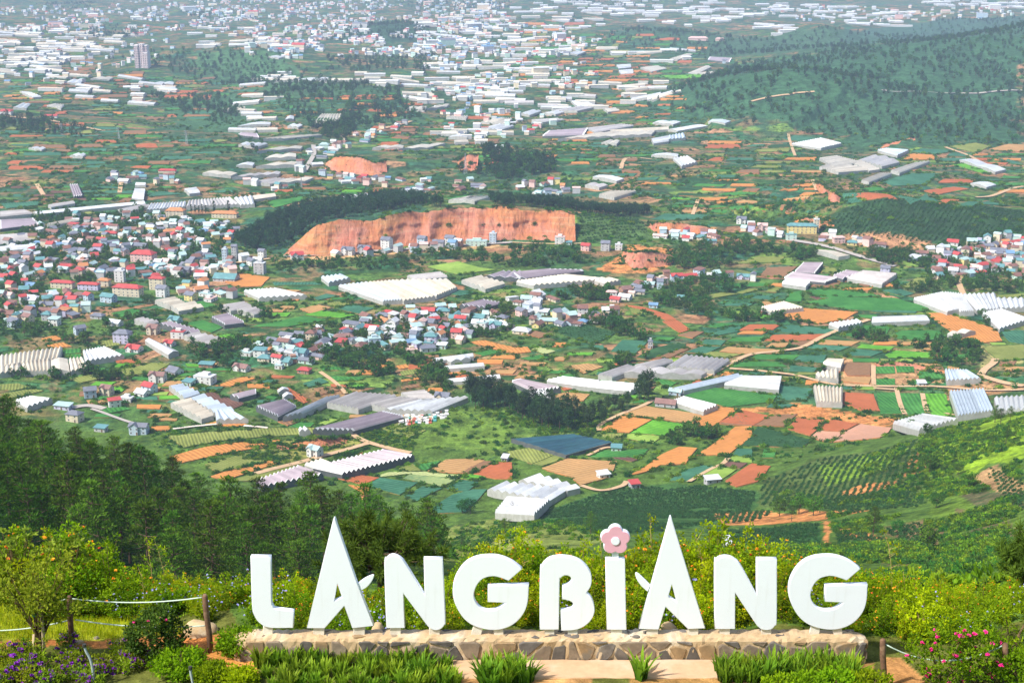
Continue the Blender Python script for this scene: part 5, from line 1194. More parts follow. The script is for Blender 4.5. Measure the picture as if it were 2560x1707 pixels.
# graves on the slope
rk = random.Random(21)
TW = [mat('tomb_' + n, c, None, 1, .6) for n, c in (('white', (.75, .74, .72)), ('red', (.55, .16, .1)), ('teal', (.1, .4, .38)), ('cream', (.7, .6, .45)))]
PG = parse('1250,575 1420,520 1560,490 1740,470 1765,510 1680,560 1560,600 1300,600')
TME = []
for m in TW:
    mb = MB(); mb.box(-.9, .9, -1.3, 1.3, -.3, .55); mb.box(-.7, .7, .7, 1.2, .55, 1.6); mb.add([(-.9, .5, 1.6), (.9, .5, 1.6), (.9, 1.4, 1.6), (-.9, 1.4, 1.6), (-.9, .95, 2.2), (.9, .95, 2.2)], [(0, 1, 5, 4), (2, 3, 4, 5), (0, 4, 3), (1, 2, 5)])
    TME.append(mb.mesh('tomb', [m]))
TOMBS = []
while len(TOMBS) < 70:
    x, y = rk.uniform(1250, 1765), rk.uniform(470, 600)
    if not inpoly(np.array(x), np.array(y), PG): continue
    p = G('Q2', x, y, 0, 500); i = rk.choice([0, 0, 0, 0, 3, 1, 2])
    o = link('tomb', TME[i], None, p, (0, 0, rk.uniform(-.3, .3)), (rk.uniform(.8, 1.3),) * 3)
    tag(o, ['small white tomb in the graveyard on the slope', 'small red tomb in the graveyard on the slope', 'small teal tomb in the graveyard on the slope', 'small cream tomb in the graveyard on the slope'][i], 'tomb', 'tombs of the graveyard'); TOMBS.append(o)
# ------------------------------------------------------------------ trees
M_BARK = mat('pine_bark', (.13, .085, .055), (.08, .05, .035), 3, .9, bmp=.5)
M_PINE = leaf_mat('pine_needles', (.013, .046, .005), (.105, .22, .014), .02, .4, .13)
M_PINED = leaf_mat('far_pine_needles', (.012, .04, .015), (.045, .11, .03), .02, .25, .15)
M_BROAD = leaf_mat('broad_leaves', (.018, .065, .010), (.085, .21, .025), .03, .3, .25)
M_LIME = leaf_mat('bright_leaves', (.06, .15, .006), (.22, .36, .015), .02, .25, .3)
M_COFFEE = leaf_mat('coffee_leaves', (.015, .06, .018), (.06, .15, .04), .02, .25, .2)
def clumps(centers, radii, per, ln, wd, rng, up=.35, tint0=None, outward=None, zs=.75):
    """tufts of leaf blades round each centre; blades point outward and a little up; lower blades keep a darker tint"""
    n = len(centers) * per
    c = np.repeat(centers, per, 0); r = np.repeat(radii, per)[:, None]
    d = rand_dirs(n, rng)
    base = c + d * r * rng.uniform(.25, .8, (n, 1)) * np.array([1, 1, zs])
    dd = d + np.array([0, 0, up])
    if outward is not None: dd = dd + np.repeat(outward, per, 0) * .5
    v, f = leaves(base, dd, ln * rng.uniform(.6, 1.2, n), wd * rng.uniform(.7, 1.2, n), rng)
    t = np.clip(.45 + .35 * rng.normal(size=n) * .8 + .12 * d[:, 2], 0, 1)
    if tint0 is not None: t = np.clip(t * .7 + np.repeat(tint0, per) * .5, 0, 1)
    return v, f, np.repeat(t, 4)
def pine(seed, h=13.0, R0=3.6, low=.3, per=34, levels=9, ln=.62, wd=.17, flat=False):
    rng = np.random.default_rng(seed)
    tr = MB(); bx, by = rng.normal(0, .03, 2) * h
    spine = lambda t: Vector((bx * t * t, by * t * t, h * t))
    tr.tube([spine(t) for t in (0, .25, .5, .75, .97)], [.26, .21, .16, .10, .04], 6)
    C, Rr, O = [], [], []
    for i in range(levels):
        t = low + (1 - low) * (i + .5) / levels
        s_ = (t - low) / (1 - low); env = R0 * math.sqrt(max(.03, 1 - s_ ** 1.7)) * (.8 + .2 * min(1, s_ * 4))
        if flat: env = R0 * (1.0 if t > .72 else .75) * (1.05 - max(0, t - .85) * 4)
        nb = rng.integers(4, 7); a0 = rng.uniform(0, 6.28)
        for k in range(nb):
            if rng.random() < .16: continue
            a = a0 + 6.283 * k / nb + rng.normal(0, .25); L = env * rng.uniform(.65, 1.12)
            s = spine(t); e = s + Vector((math.cos(a) * L, math.sin(a) * L, L * rng.uniform(.05, .4)))
            tr.tube([s, s.lerp(e, .55) + Vector((0, 0, -.06 * L)), e], [.075, .05, .02], 4, cap=False)
            for q in np.linspace(.5, 1.0, max(1, int(L / 1.1))):
                C.append(s.lerp(e, q) + Vector(rng.normal(0, .2, 3))); Rr.append(rng.uniform(.7, 1.15)); O.append((math.cos(a), math.sin(a), .3))
    C.append(spine(.98)); Rr.append(.6); O.append((0, 0, 1))
    C = np.array([tuple(c) for c in C]); O = np.array(O)
    hz_ = (C[:, 2] - C[:, 2].min()) / (np.ptp(C[:, 2]) + 1e-6); rad = np.hypot(C[:, 0], C[:, 1]) / R0
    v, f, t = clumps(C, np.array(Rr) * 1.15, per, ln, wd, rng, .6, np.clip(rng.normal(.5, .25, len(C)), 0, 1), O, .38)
    return tr.mesh('trunk', [M_BARK]), fmesh('crown', v, f, [M_PINE], tint=t)
def broad(seed, h=8.0, R0=3.0, n=46, per=14, ln=.8, wd=.45, m=None, zlow=.28, slim=1.0):
    rng = np.random.default_rng(seed)
    tr = MB(); C = []
    fork = Vector((0, 0, h * .33))
    tr.tube([(0, 0, -.3), (0.05, .02, h * .18), fork], [.22, .18, .14], 6)
    for k in range(6):
        a = k * 1.05 + rng.uniform(0, .6); e = fork + Vector((math.cos(a) * R0 * .6 * slim, math.sin(a) * R0 * .6 * slim, h * rng.uniform(.2, .48)))
        tr.tube([fork, fork.lerp(e, .5) + Vector((0, 0, .3)), e], [.12, .07, .03], 5, cap=False)
    while len(C) < n:
        d = rng.normal(size=3); d /= np.linalg.norm(d); r = rng.uniform(.45, 1) ** .6
        lob = 1 + .28 * math.sin(3.1 * d[0] + seed) * math.cos(2.7 * d[1] - seed * 2)
        p = np.array([d[0] * R0 * slim * lob, d[1] * R0 * slim * lob, d[2] * h * .36]) * r + np.array([0, 0, h * .62])
        if p[2] > h * zlow: C.append(p)
    C = np.array(C)
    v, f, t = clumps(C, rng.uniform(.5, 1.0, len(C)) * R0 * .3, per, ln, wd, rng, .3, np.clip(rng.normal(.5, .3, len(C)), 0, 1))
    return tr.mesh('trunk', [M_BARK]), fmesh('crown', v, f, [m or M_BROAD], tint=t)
def put_tree(kinds, p, s, rz, name, label, cat, group=None):
    t, c = kinds
    o = link(name, None, None, p, (0, 0, rz), (s, s, s * random.uniform(.9, 1.12)))
    tag(o, label, cat, group); link('trunk', t, o); link('crown', c, o)
    return o
PINES = [pine(100 + i, h, r, l) for i, (h, r, l) in enumerate(((13.5, 3.5, .26), (12.5, 3.1, .22), (15, 3.4, .30), (11.5, 3.2, .2), (14, 3.9, .32), (13.5, 2.8, .2)))]
UMB = [pine(140, 12, 4.2, .55, 34, 5, flat=True), pine(141, 11, 3.6, .5, 34, 5, flat=True)]
rp = random.Random(31)
# forest on the left shoulder
SIL = parse('-120,1000 0,1022 65,1056 150,1084 300,1136 380,1178 450,1222 500,1242 575,1256 675,1232 750,1238 825,1268 975,1276 1010,1290')
spots = []
tries = 0
while len(spots) < 260 and tries < 60000:
    tries += 1
    y = math.exp(rp.uniform(math.log(172), math.log(385))); x = rp.uniform(-.41, -.02) * y
    u, v = project((x, y, float(hz(x, y)[0]))); u *= .91875; v *= .91875
    if u < -90 or u > 1005 or v < np.interp(u, [t[0] for t in SIL], [t[1] for t in SIL]) or v > 1420: continue
    if u > 700 and v > 1330: continue
    if any((x - a) ** 2 + (y - b) ** 2 < (5.4 + .007 * y) ** 2 for a, b in spots): continue
    spots.append((x, y))
for x, y in spots:
    z = float(hz(x, y)[0])
    u, v = project((x, y, z)); u *= .91875; v *= .91875; dv = v - np.interp(u, [t[0] for t in SIL], [t[1] for t in SIL])
    where = 'upper edge' if dv < 45 else 'lower edge above the hedge' if v > 1265 else 'dense middle'
    side = 'left third' if u < 300 else 'right third' if u > 640 else 'middle third'
    put_tree(rp.choice(PINES), (x, y, z - .3), (rp.uniform(.8, 1.02) if dv < 45 else rp.uniform(.82, 1.2)), rp.uniform(0, 6.28), 'pine_tree', f'pine in the slope forest, {side}, {where}', 'pine tree', f'pines, {side}, {where}')
# pines standing apart
for (c, x, y, s, kd, lb) in (('FU', 855, 1186, .95, 'u', 'flat topped umbrella pine at the right end of the pine forest'), ('FU', 1080, 1180, .95, 'b', 'round topped tree at the edge of the teal cabbage field'), ('FU', 1062, 1178, .8, 'b', 'smaller tree on the left in the pair by the teal cabbage field'),
                             ('FU', 960, 1225, .8, 'p', 'slender pine right of the first forest edge below the cabbage field'), ('FU', 1005, 1235, .7, 'p', 'small pine at the lower right tip of the forest'), ('FU', 1160, 1232, .6, 'u', 'flat topped tree on the pale grassy shoulder'), ('FU', 1060, 1260, .5, 'p', 'thin young tree on the pale grass below the plantation'),
                             ('FU', 1357, 1225, .62, 'p', 'lone light green pine in front of the plantation slope'), ('FU', 1790, 1185, .95, 'b', 'left tree of the dark clump on the orange knoll'), ('FU', 1835, 1180, 1.1, 'b', 'tallest tree of the dark clump on the orange knoll'), ('FU', 1868, 1184, 1.0, 'b', 'right tree of the dark clump on the orange knoll'),
                             ('FU', 1818, 1196, .6, 'u', 'small pale umbrella tree before the dark clump on the knoll'), ('FU', 2005, 1230, .8, 'p', 'lone pine on the lime slope right of the knoll'), ('FU', 2135, 1085, .85, 'b', 'dark round tree on the crest line of the right hill'), ('FU', 2118, 1035, .7, 'b', 'small dark tree high on the crest of the right hill'), ('FU', 2130, 1000, .75, 'b', 'dark tree at the summit of the left crest of right hill'),
                             ('FU', 2093, 996, .6, 'u', 'flat crowned tree left of the hill summit'), ('FU', 2225, 1120, .75, 'b', 'dark tree above the bare pinkish slope'), ('FU', 2150, 1165, .7, 'b', 'tree beside the track on the right hillside'), ('FU', 2285, 970, .7, 'p', 'pine on the right hill skyline'), ('FU', 2298, 975, .6, 'p', 'smaller pine on the right hill skyline'), ('FU', 2320, 965, .5, 'p', 'tiny pine at the right end of the hill skyline'),
                             ('FU', 2310, 1020, .5, 'p', 'small pine on the lime flank under the skyline pines'), ('FU', 2130, 1262, .7, 'b', 'dark tree low on the right slope'), ('FU', 2200, 1090, .55, 'b', 'small round tree on the upper right slope'), ('FU', 2060, 1225, .55, 'b', 'bushy tree right of the lone pine')):
    p = G(c, x, y, 0, 95)
    if kd == 'b': BR = broad(300 + int(x), 9, 3.8, 60, 16, .8, .42, M_PINE if 'dark' in lb else None)
    put_tree(rp.choice(UMB) if kd == 'u' else BR if kd == 'b' else rp.choice(PINES), p, s, rp.uniform(0, 6.28), 'pine_tree' if kd != 'b' else 'tree', lb, 'pine tree' if kd != 'b' else 'tree')
def bare_tree():
    p = G('Q3', 155, 1225, 0, 95); mb = MB(); rng = random.Random(4); h = 9
    mb.tube([(0, 0, -.3), (.1, 0, h * .5), (0, .1, h)], [.2, .14, .04], 6)
    t = thing('bare_tree', 'leafless grey tree in front of the white greenhouse', 'tree', p)
    mb.build('trunk', M_BARK, t); mb = MB()
    for i in range(16):
        z = h * rng.uniform(.35, .95); a = rng.uniform(0, 6.28); L = (h - z) * .5 + 1
        e = Vector((math.cos(a) * L, math.sin(a) * L, z + L * .7)); mb.tube([(0, 0, z), Vector((0, 0, z)).lerp(e, .5) + Vector((0, 0, -.1)), e], [.06, .04, .015], 4, cap=False)
        for k in range(3):
            q = Vector((0, 0, z)).lerp(e, rng.uniform(.5, .9)); mb.tube([q, q + Vector((rng.uniform(-.8, .8), rng.uniform(-.8, .8), rng.uniform(.2, .9)))], [.03, .01], 3, cap=False)
    mb.build('branches', M_BARK, t)
bare_tree()
# tall dark trees in the middle of the valley floor
EUC = [broad(400 + i, 15, 3.6, 80, 16, .9, .45, leaf_mat('eucalyptus_leaves', (.014, .04, .012), (.06, .12, .03), .02, .25, .2), .16, .85) for i in range(4)]
CLUMP = [('FU', '1078,922 1092,938 1108,918 1132,922 1150,928 1170,940 1090,915 1200,965 1245,978 1285,985 1085,925 1100,930 1120,925 1140,935 1160,935 1175,945 1110,942 1190,950 1205,955 1220,948 1240,965 1262,958 1275,970 1300,968 1320,975 1225,975 1260,985 1305,990', 'tall dark tree in the clump left of the tan field', 'tall trees of the middle clump', 1.15),
         ('FU', '1395,945 1412,940 1425,948 1440,938 1380,960 1360,965 1340,960 1385,975 1350,985', 'slim dark tree in the row beside the tan field', 'tree row beside the tan field', .8),
         ('FU', '1468,920 1480,925 1490,918 1475,910', 'tall dark tree of the group by the open shed', 'tall trees by the open shed', 1.2)]
for c, s, lb, gp, sc in CLUMP:
    for x, y in parse(s):
        put_tree(rp.choice(EUC), G(c, x, y, 0, 500), sc * rp.uniform(.85, 1.1), rp.uniform(0, 6.28), 'tree', lb, 'tree', gp)
# cypresses before the hall
CYP = broad(450, 12, 1.0, 40, 14, .6, .3, M_PINED, .05)
for x in (880, 898, 915, 930, 946, 985, 1052):
    put_tree(CYP, G('T3', x, 108 if x < 960 else 112, 0, 900), 1.0 if x < 960 else 1.35, 0, 'cypress', 'dark columnar cypress before the cream hall', 'cypress', 'cypresses before the hall')

# ------------------------------------------------------------------ woods, thickets and plantations that read as one mass
def scatter(name, pts, scl, srcs, label, cat, rng, sz=None):
    """one object of many plants: points with size, turn and kind, instanced by geometry nodes"""
    n = len(pts)
    me = bpy.data.meshes.new(name); me.vertices.add(n); me.vertices.foreach_set('co', np.asarray(pts, dtype=np.float32).ravel())
    for nm, ty, d in (('scl', 'FLOAT', np.asarray(scl, dtype=np.float32)), ('rot', 'FLOAT', rng.uniform(0, 6.28, n).astype(np.float32)), ('idx', 'INT', rng.integers(0, len(srcs), n).astype(np.int32))):
        me.attributes.new(nm, ty, 'POINT').data.foreach_set('value', d)
    o = link(name, me); tag(o, label, cat, kind='stuff')
    g = bpy.data.node_groups.new(name, 'GeometryNodeTree')
    g.interface.new_socket('Geometry', in_out='INPUT', socket_type='NodeSocketGeometry'); g.interface.new_socket('Geometry', in_out='OUTPUT', socket_type='NodeSocketGeometry')
    N, L = g.nodes, g.links
    gi, go = N.new('NodeGroupInput'), N.new('NodeGroupOutput')
    def attr(nm, ty):
        a = N.new('GeometryNodeInputNamedAttribute'); a.data_type = ty; a.inputs[0].default_value = nm; return a.outputs[0]
    sc, ro, ix = attr('scl', 'FLOAT'), attr('rot', 'FLOAT'), attr('idx', 'INT')
    cr = N.new('ShaderNodeCombineXYZ'); L.new(ro, cr.inputs[2])
    jn = N.new('GeometryNodeJoinGeometry')
    for k, s in enumerate(srcs):
        so = bpy.data.objects.new(name + '_source', s)
        oi = N.new('GeometryNodeObjectInfo'); oi.inputs['Object'].default_value = so; oi.inputs['As Instance'].default_value = True
        cm = N.new('FunctionNodeCompare'); cm.data_type = 'INT'; cm.operation = 'EQUAL'; L.new(ix, cm.inputs[2]); cm.inputs[3].default_value = k
        ip = N.new('GeometryNodeInstanceOnPoints')
        L.new(gi.outputs[0], ip.inputs['Points']); L.new(cm.outputs[0], ip.inputs['Selection']); L.new(oi.outputs['Geometry'], ip.inputs['Instance'])
        L.new(cr.outputs[0], ip.inputs['Rotation']); L.new(sc, ip.inputs['Scale']); L.new(ip.outputs[0], jn.inputs[0])
    L.new(jn.outputs[0], go.inputs[0])
    md = o.modifiers.new('plants', 'NODES'); md.node_group = g
    return o
def join_tree(tc):
    t, c = tc
    v, f, tn = [], [], []
    a = np.zeros(len(t.vertices) * 3, np.float32); t.vertices.foreach_get('co', a); b = np.zeros(len(c.vertices) * 3, np.float32); c.vertices.foreach_get('co', b)
    tf = [tuple(p.vertices) for p in t.polygons if len(p.vertices) == 4]; n = len(t.vertices)
    cf = np.zeros(len(c.loops), np.int32); c.loops.foreach_get('vertex_index', cf); cf = cf.reshape(-1, 4) + n
    ti = np.zeros(len(c.vertices), np.float32); c.attributes['tint'].data.foreach_get('value', ti)
    return fmesh('plant', np.concatenate([a, b]).reshape(-1, 3), [np.array(tf, np.int32), cf], [t.materials[0], c.materials[0]], tint=np.concatenate([np.zeros(n), ti]), mat_idx=np.concatenate([np.zeros(len(tf)), np.ones(len(cf))]))
def shrub(seed, R0=1.3, n=16, per=9, m=None, ln=.55, wd=.34, flat=.75):
    rng = np.random.default_rng(seed)
    d = rand_dirs(n, rng); d[:, 2] = np.abs(d[:, 2])
    C = d * R0 * rng.uniform(.4, .95, (n, 1)) * np.array([1, 1, flat])
    v, f, t = clumps(C, np.full(n, R0 * .38), per, ln, wd, rng, .4, np.clip(rng.normal(.5, .3, n), 0, 1))
    return fmesh('plant', v, f, [m or M_BROAD], tint=t)
FT = [join_tree(broad(500 + i, 8, 2.9, 26, 9, 1.15, .75, M_BROAD)) for i in range(3)]
FP = [join_tree(broad(520 + i, 11, 2.4, 26, 9, 1.1, .6, M_PINED, .3, .9)) for i in range(3)]
SH = [shrub(540 + i) for i in range(3)]; SHL = [shrub(550 + i, m=M_LIME) for i in range(2)]; SHC = [shrub(560 + i, .8, 10, 7, M_COFFEE, .45, .3, .9) for i in range(2)]
npr = np.random.default_rng(77)
hid = np.array([(a, b, c) for a, b, c in HID])
GHP = [(np.array([(x, y) for x, y in [(g[2].x, g[2].y)]])[0], g[3]) for g in GH]
def zone_pts(c, s, n, ymin=600, clear=True, jit=0.0):
    """random ground points seen inside an outline, thinned where houses stand"""
    P = wpoly(c, s, ymin)
    Pxy = [(p.x, p.y) for p in P]
    x0, x1 = min(p[0] for p in Pxy), max(p[0] for p in Pxy); y0, y1 = min(p[1] for p in Pxy), max(p[1] for p in Pxy)
    out = np.zeros((0, 2)); guard = 0
    while len(out) < n and guard < 60:
        guard += 1
        q = np.stack([npr.uniform(x0, x1, n * 2), npr.uniform(y0, y1, n * 2)], 1)
        q = q[inpoly(q[:, 0], q[:, 1], Pxy)]
        if clear and len(hid):
            ok = np.ones(len(q), bool)
            for i in range(0, len(hid), 64):
                h = hid[i:i + 64]; ok &= ~((((q[:, None, :] - h[None, :, :2]) ** 2).sum(-1) < (h[None, :, 2] + .5) ** 2).any(1))
            q = q[ok]
        out = np.concatenate([out, q])
    out = out[:n]
    return np.column_stack([out, hz(out[:, 0], out[:, 1]) - .15])
def off_crops(P):
    """keep plants off fields, roofs"""
    ok = np.ones(len(P), bool)
    for F in FIELD_XY:
        x0, y0 = F.min(0); x1, y1 = F.max(0); m = (P[:, 0] > x0) & (P[:, 0] < x1) & (P[:, 1] > y0) & (P[:, 1] < y1) & ok
        if m.any():
            i = np.nonzero(m)[0]; ok[i[inpoly(P[i, 0], P[i, 1], F)]] = False
    for g, root in zip(GH, GHQ):
        x0, y0 = root.min(0) - 1; x1, y1 = root.max(0) + 1; m = (P[:, 0] > x0) & (P[:, 0] < x1) & (P[:, 1] > y0) & (P[:, 1] < y1) & ok
        if m.any():
            i = np.nonzero(m)[0]; ok[i[inpoly(P[i, 0], P[i, 1], root)]] = False
    return P[ok]
WOODS = [  # outline, count, kind
    ('FU', '530,562 600,515 700,480 850,455 960,452 985,470 860,492 760,505 690,540 640,575 580,575', 620, 'p'), ('FU', '1125,462 1250,468 1490,482 1490,498 1320,486 1130,474', 260, 'p'), ('FU', '990,470 1015,468 1015,476 992,478', 10, 'p'),
    ('FU', '1480,250 1680,160 2000,108 2352,55 2352,332 2100,332 1850,310 1700,292', 1700, 'h'), ('FU', '1400,80 1500,64 1700,90 1900,62 2010,92 1990,108 1390,112', 500, 'h'), ('FU', '750,97 900,55 1005,97', 330, 'h'), ('FU', '1950,92 2352,90 2352,40 2150,48', 420, 'h'),
    ('FU', '600,222 720,190 920,212 985,268 860,296 700,285', 420, 'h'), ('FU', '450,118 640,125 740,180 700,212 490,185', 120, 'h'), ('FU', '1050,395 1130,360 1245,364 1265,395 1180,418', 160, 'h'),
    ('T3', '0,560 200,620 340,660 600,560 760,590 650,640 520,690 700,690 500,740 280,710 0,660', 150, 't'), ('T3', '640,480 760,520 1080,560 1240,520 1330,560 1220,600 1000,560 820,560 640,510', 70, 't'), ('T3', '860,690 1180,690 1180,740 1060,830 880,790', 90, 't'), ('T3', '400,830 700,850 620,880 420,880 60,850 0,850 0,820 260,840', 90, 't'),
    ('T3', '1480,740 1740,760 1800,830 1760,860 1560,800', 130, 't'), ('T3', '1870,760 2040,810 2060,870 2120,900 1960,910 1850,830', 110, 't'), ('T3', '2230,560 2352,520 2352,640 2290,680 2240,640', 30, 't'), ('T3', '1260,330 1480,330 1700,310 1880,300 1880,360 1620,360 1440,370 1260,380', 120, 't'), ('T3', '1880,280 2200,262 2260,300 2352,340 2352,355 2240,340 2080,310 1900,330', 110, 't'),
    ('T4', '0,265 300,265 320,330 120,350 0,340', 150, 't'), ('T4', '620,330 830,240 1020,225 1250,245 1240,290 1040,300 1000,350 860,365', 300, 't'), ('T4', '1280,260 1380,280 1400,300 1300,320 1260,300', 50, 't'), ('T4', '600,480 800,420 1000,400 1100,440 1000,480 880,500 940,540 900,590 760,540 640,510', 240, 't'), ('T4', '1560,280 1830,270 1850,330 1760,345 1680,330', 90, 't'),
    ('T4', '1840,420 2040,410 2060,440 1900,470 1760,450 1740,430', 60, 't'), ('T4', '2070,430 2352,400 2352,470 2100,460', 70, 't'), ('T4', '940,560 1120,560 1260,580 1400,620 1240,600 1020,600', 60, 't'), ('T4', '1490,660 1560,640 1780,690 2080,690 2150,720 2150,800 1930,800 1930,730 1650,700', 190, 't'), ('T4', '2130,550 2240,630 2250,680 2200,640', 20, 't'),
    ('T4', '0,960 60,960 300,1090 200,1085 0,1010', 40, 't'), ('T4', '300,600 420,560 520,600 640,690 560,680 440,640', 90, 't'), ('T4', '420,840 480,780 640,760 520,800 440,860', 40, 't'), ('T4', '680,1150 840,1080 1000,1090 900,1140 780,1170', 40, 't'), ('T4', '200,480 430,440 470,470 440,500 240,500', 90, 't'),
    ('T1', '0,540 190,550 420,600 380,640 0,600', 130, 'h'), ('T1', '680,440 1000,430 1120,520 1040,580 820,520', 200, 'h'), ('T1', '1420,575 1620,570 1620,600 1440,608', 60, 'h'), ('T1', '1460,600 1650,600 1580,660 1500,650', 40, 'h'), ('T1', '2200,690 2352,690 2352,780 2230,760', 70, 'h'), ('T1', '1900,270 2000,260 1960,350 1900,350', 60, 'h'), ('T1', '1500,270 1880,270 1860,330 1500,330', 120, 'h'),
    ('T1', '1030,660 1200,620 1220,740 1060,780', 60, 't'), ('T2', '120,720 200,740 200,800 100,790', 30, 'h'), ('T2', '700,800 790,790 780,840 720,850', 25, 't'), ('T1', '500,280 1000,230 1340,330 1140,400 900,380', 160, 'h'), ('T1', '160,980 300,960 330,1000 170,1010', 20, 't'), ('T1', '580,960 760,960 760,1010 600,1020', 20, 't'),
    ('T1', '160,20 440,10 420,40 200,48', 70, 'h'), ('T1', '380,130 620,120 640,170 420,180', 80, 'h'), ('T1', '860,60 1000,55 980,90 880,85', 40, 'h'), ('T1', '1820,10 2352,0 2352,40 1900,60', 130, 'h'), ('T2', '200,0 700,20 640,30 280,30', 60, 'h'),
    ('FU', '900,985 1050,945 1180,960 1180,1005 1100,1045 960,1030', 120, 's'), ('Q2', '900,1040 1400,930 1740,880 1780,900 1480,970 1200,1020', 60, 's')]
GHQ = []
for g in GH:
    ms = [ch for ch in g[0].children if ch.name.startswith('side_wall')][0]
    co = np.array([v.co[:2] for v in ms.data.vertices]) + np.array(g[0].location[:2])
    ms2 = [ch for ch in g[0].children if ch.name.startswith('side_wall')][1]; c2 = np.array([v.co[:2] for v in ms2.data.vertices]) + np.array(g[0].location[:2])
    GHQ.append(np.array([co[0], co[1], c2[1], c2[0]]))
acc = {'p': [], 'h': [], 't': [], 's': []}
for c, s, n, k in WOODS: acc[k].append(zone_pts(c, s, int(n * 1.25), 600))
cat_ = lambda k: off_crops(np.concatenate(acc[k]))
A_ = cat_('p'); scatter('quarry_wood', A_, npr.uniform(.75, 1.15, len(A_)), FP, 'dark wood of pines along the top of the red cliff', 'woodland', npr)
A_ = cat_('h'); scatter('hill_woods', A_, npr.uniform(.8, 1.45, len(A_)), FP + FT, 'dark trees scattered over the hazy far hills', 'woodland', npr)
A_ = cat_('t'); scatter('valley_thickets', A_, npr.uniform(.45, 1.1, len(A_)), FT + SH, 'green thickets between the fields and villages', 'woodland', npr)
# garden trees among the houses, hedges and scrub over the rest of the valley
T_ = [zone_pts(c, s, n, 700) for c, s, n in (('T3', '0,270 150,120 560,100 1120,150 1000,290 960,400 540,400 0,640', 1300), ('T3', '1190,700 1560,600 1900,540 2352,560 2352,640 2000,740 1480,800 1150,760', 330), ('T4', '1830,310 1950,240 2352,200 2352,400 1940,410', 220), ('T4', '440,490 720,390 1100,390 740,430 500,500', 50))]
T_ = off_crops(np.concatenate(T_)); scatter('garden_trees', T_, npr.uniform(.35, .8, len(T_)), FT, 'dark leafy garden trees among the town houses', 'trees', npr)
S_ = [zone_pts('FU', '0,420 2352,420 2352,950 1750,1110 1400,1180 1000,1200 700,1120 0,930', 22000, 690), zone_pts('FU', '0,270 1500,250 1900,310 2352,330 2352,420 0,420', 7000, 900)]
S_ = np.concatenate(S_); S_ = S_[fbm(S_[:, 0], S_[:, 1], 60, 3) > -.05]
HE = []
for F in FIELD_XY:
    for i in range(len(F)):
        a, b = F[i], F[(i + 1) % len(F)]; L = np.linalg.norm(b - a)
        if npr.random() < .3: continue
        k = int(L / 2.6); t = npr.random(k)[:, None]; HE.append(a + (b - a) * t + npr.normal(0, .9, (k, 2)))
for rim, foot, mid in RIMS:
    for L, k, j in ((rim, .55, 1.2), (foot, .25, 1.5), (mid, .04, 3)):
        i = np.nonzero(npr.random(len(L)) < k)[0]; HE.append(L[i, :2] + npr.normal(0, j, (len(i), 2)) + np.array([0, 1.5 if L is rim else 0]))
HE = np.concatenate(HE); HE = HE[fbm(HE[:, 0], HE[:, 1], 25, 2) > -.15]
RB = np.concatenate([r_[0][npr.random(len(r_[0])) < .45] + np.array([0, .6, -.4]) for r_ in RIMS] + [r_[2][npr.random(len(r_[2])) < .05] + np.array([0, -.3, 0]) for r_ in RIMS])
S_ = np.concatenate([RB, off_crops(S_), np.column_stack([HE, hz(HE[:, 0], HE[:, 1]) - .1])])
scatter('valley_scrub', S_, (.4 + 1.7 * npr.random(len(S_)) ** 2) * np.where(S_[:, 1] > 1300, 1.3, 1), SH + SHL[:1], 'bushes and hedges scattered between the fields', 'scrub', npr)
H_ = [zone_pts('FU', s, n, 75, False) for s, n in (('2120,990 2352,950 2352,1330 2200,1300 2140,1200 2110,1080', 5200), ('1900,1180 2150,1190 2150,1290 1950,1270', 1400), ('1010,1215 1180,1185 1260,1195 1400,1225 1100,1290 1000,1290', 1100), ('1750,1100 2110,1005 2130,1160 1800,1160', 900), ('2010,1235 2352,1270 2352,1400 2080,1380 1960,1330 1700,1300 1700,1262', 3800))]
H_ = H_ + [zone_pts('FU', '870,1000 900,960 1060,985 1400,930 1390,1000 1180,1010 1150,1045 1000,1012', 1500, 600), zone_pts('T3', '1640,1110 1900,1040 2150,985 2352,990 2352,1175 1780,1175', 1500, 600), zone_pts('T4', '0,1010 150,960 400,1050 390,1100 0,1115', 800, 600)]
H_.append(off_crops(zone_pts('FU', '340,985 860,955 1000,1000 940,1045 620,1110 370,1045', 1100, 600)))
qn = npr.uniform(.17, .44, 1500); yn = np.exp(npr.uniform(np.log(36), np.log(175), 1500)); H_.append(np.column_stack([qn * yn, yn, hz(qn * yn, yn) - .1]))
H_ = np.concatenate(H_); H_ = H_[fbm(H_[:, 0], H_[:, 1], 38, 3) > -.1]
for s in ('2024,1212 2120,1198 2168,1222 2148,1258 2062,1240', '2232,1097 2290,1067 2352,1112 2352,1148 2270,1120'):
    H_ = H_[~inpoly(H_[:, 0], H_[:, 1], [(p.x, p.y) for p in wpoly('FU', s, 95)])]
scatter('hillside_scrub', H_, (npr.uniform(.3, 1.15, len(H_)) ** 1.5 + .2) * np.clip(.4 + H_[:, 1] / 250, .4, 1), SHL + SH, 'lime green scrub covering the right hillside', 'scrub', npr)
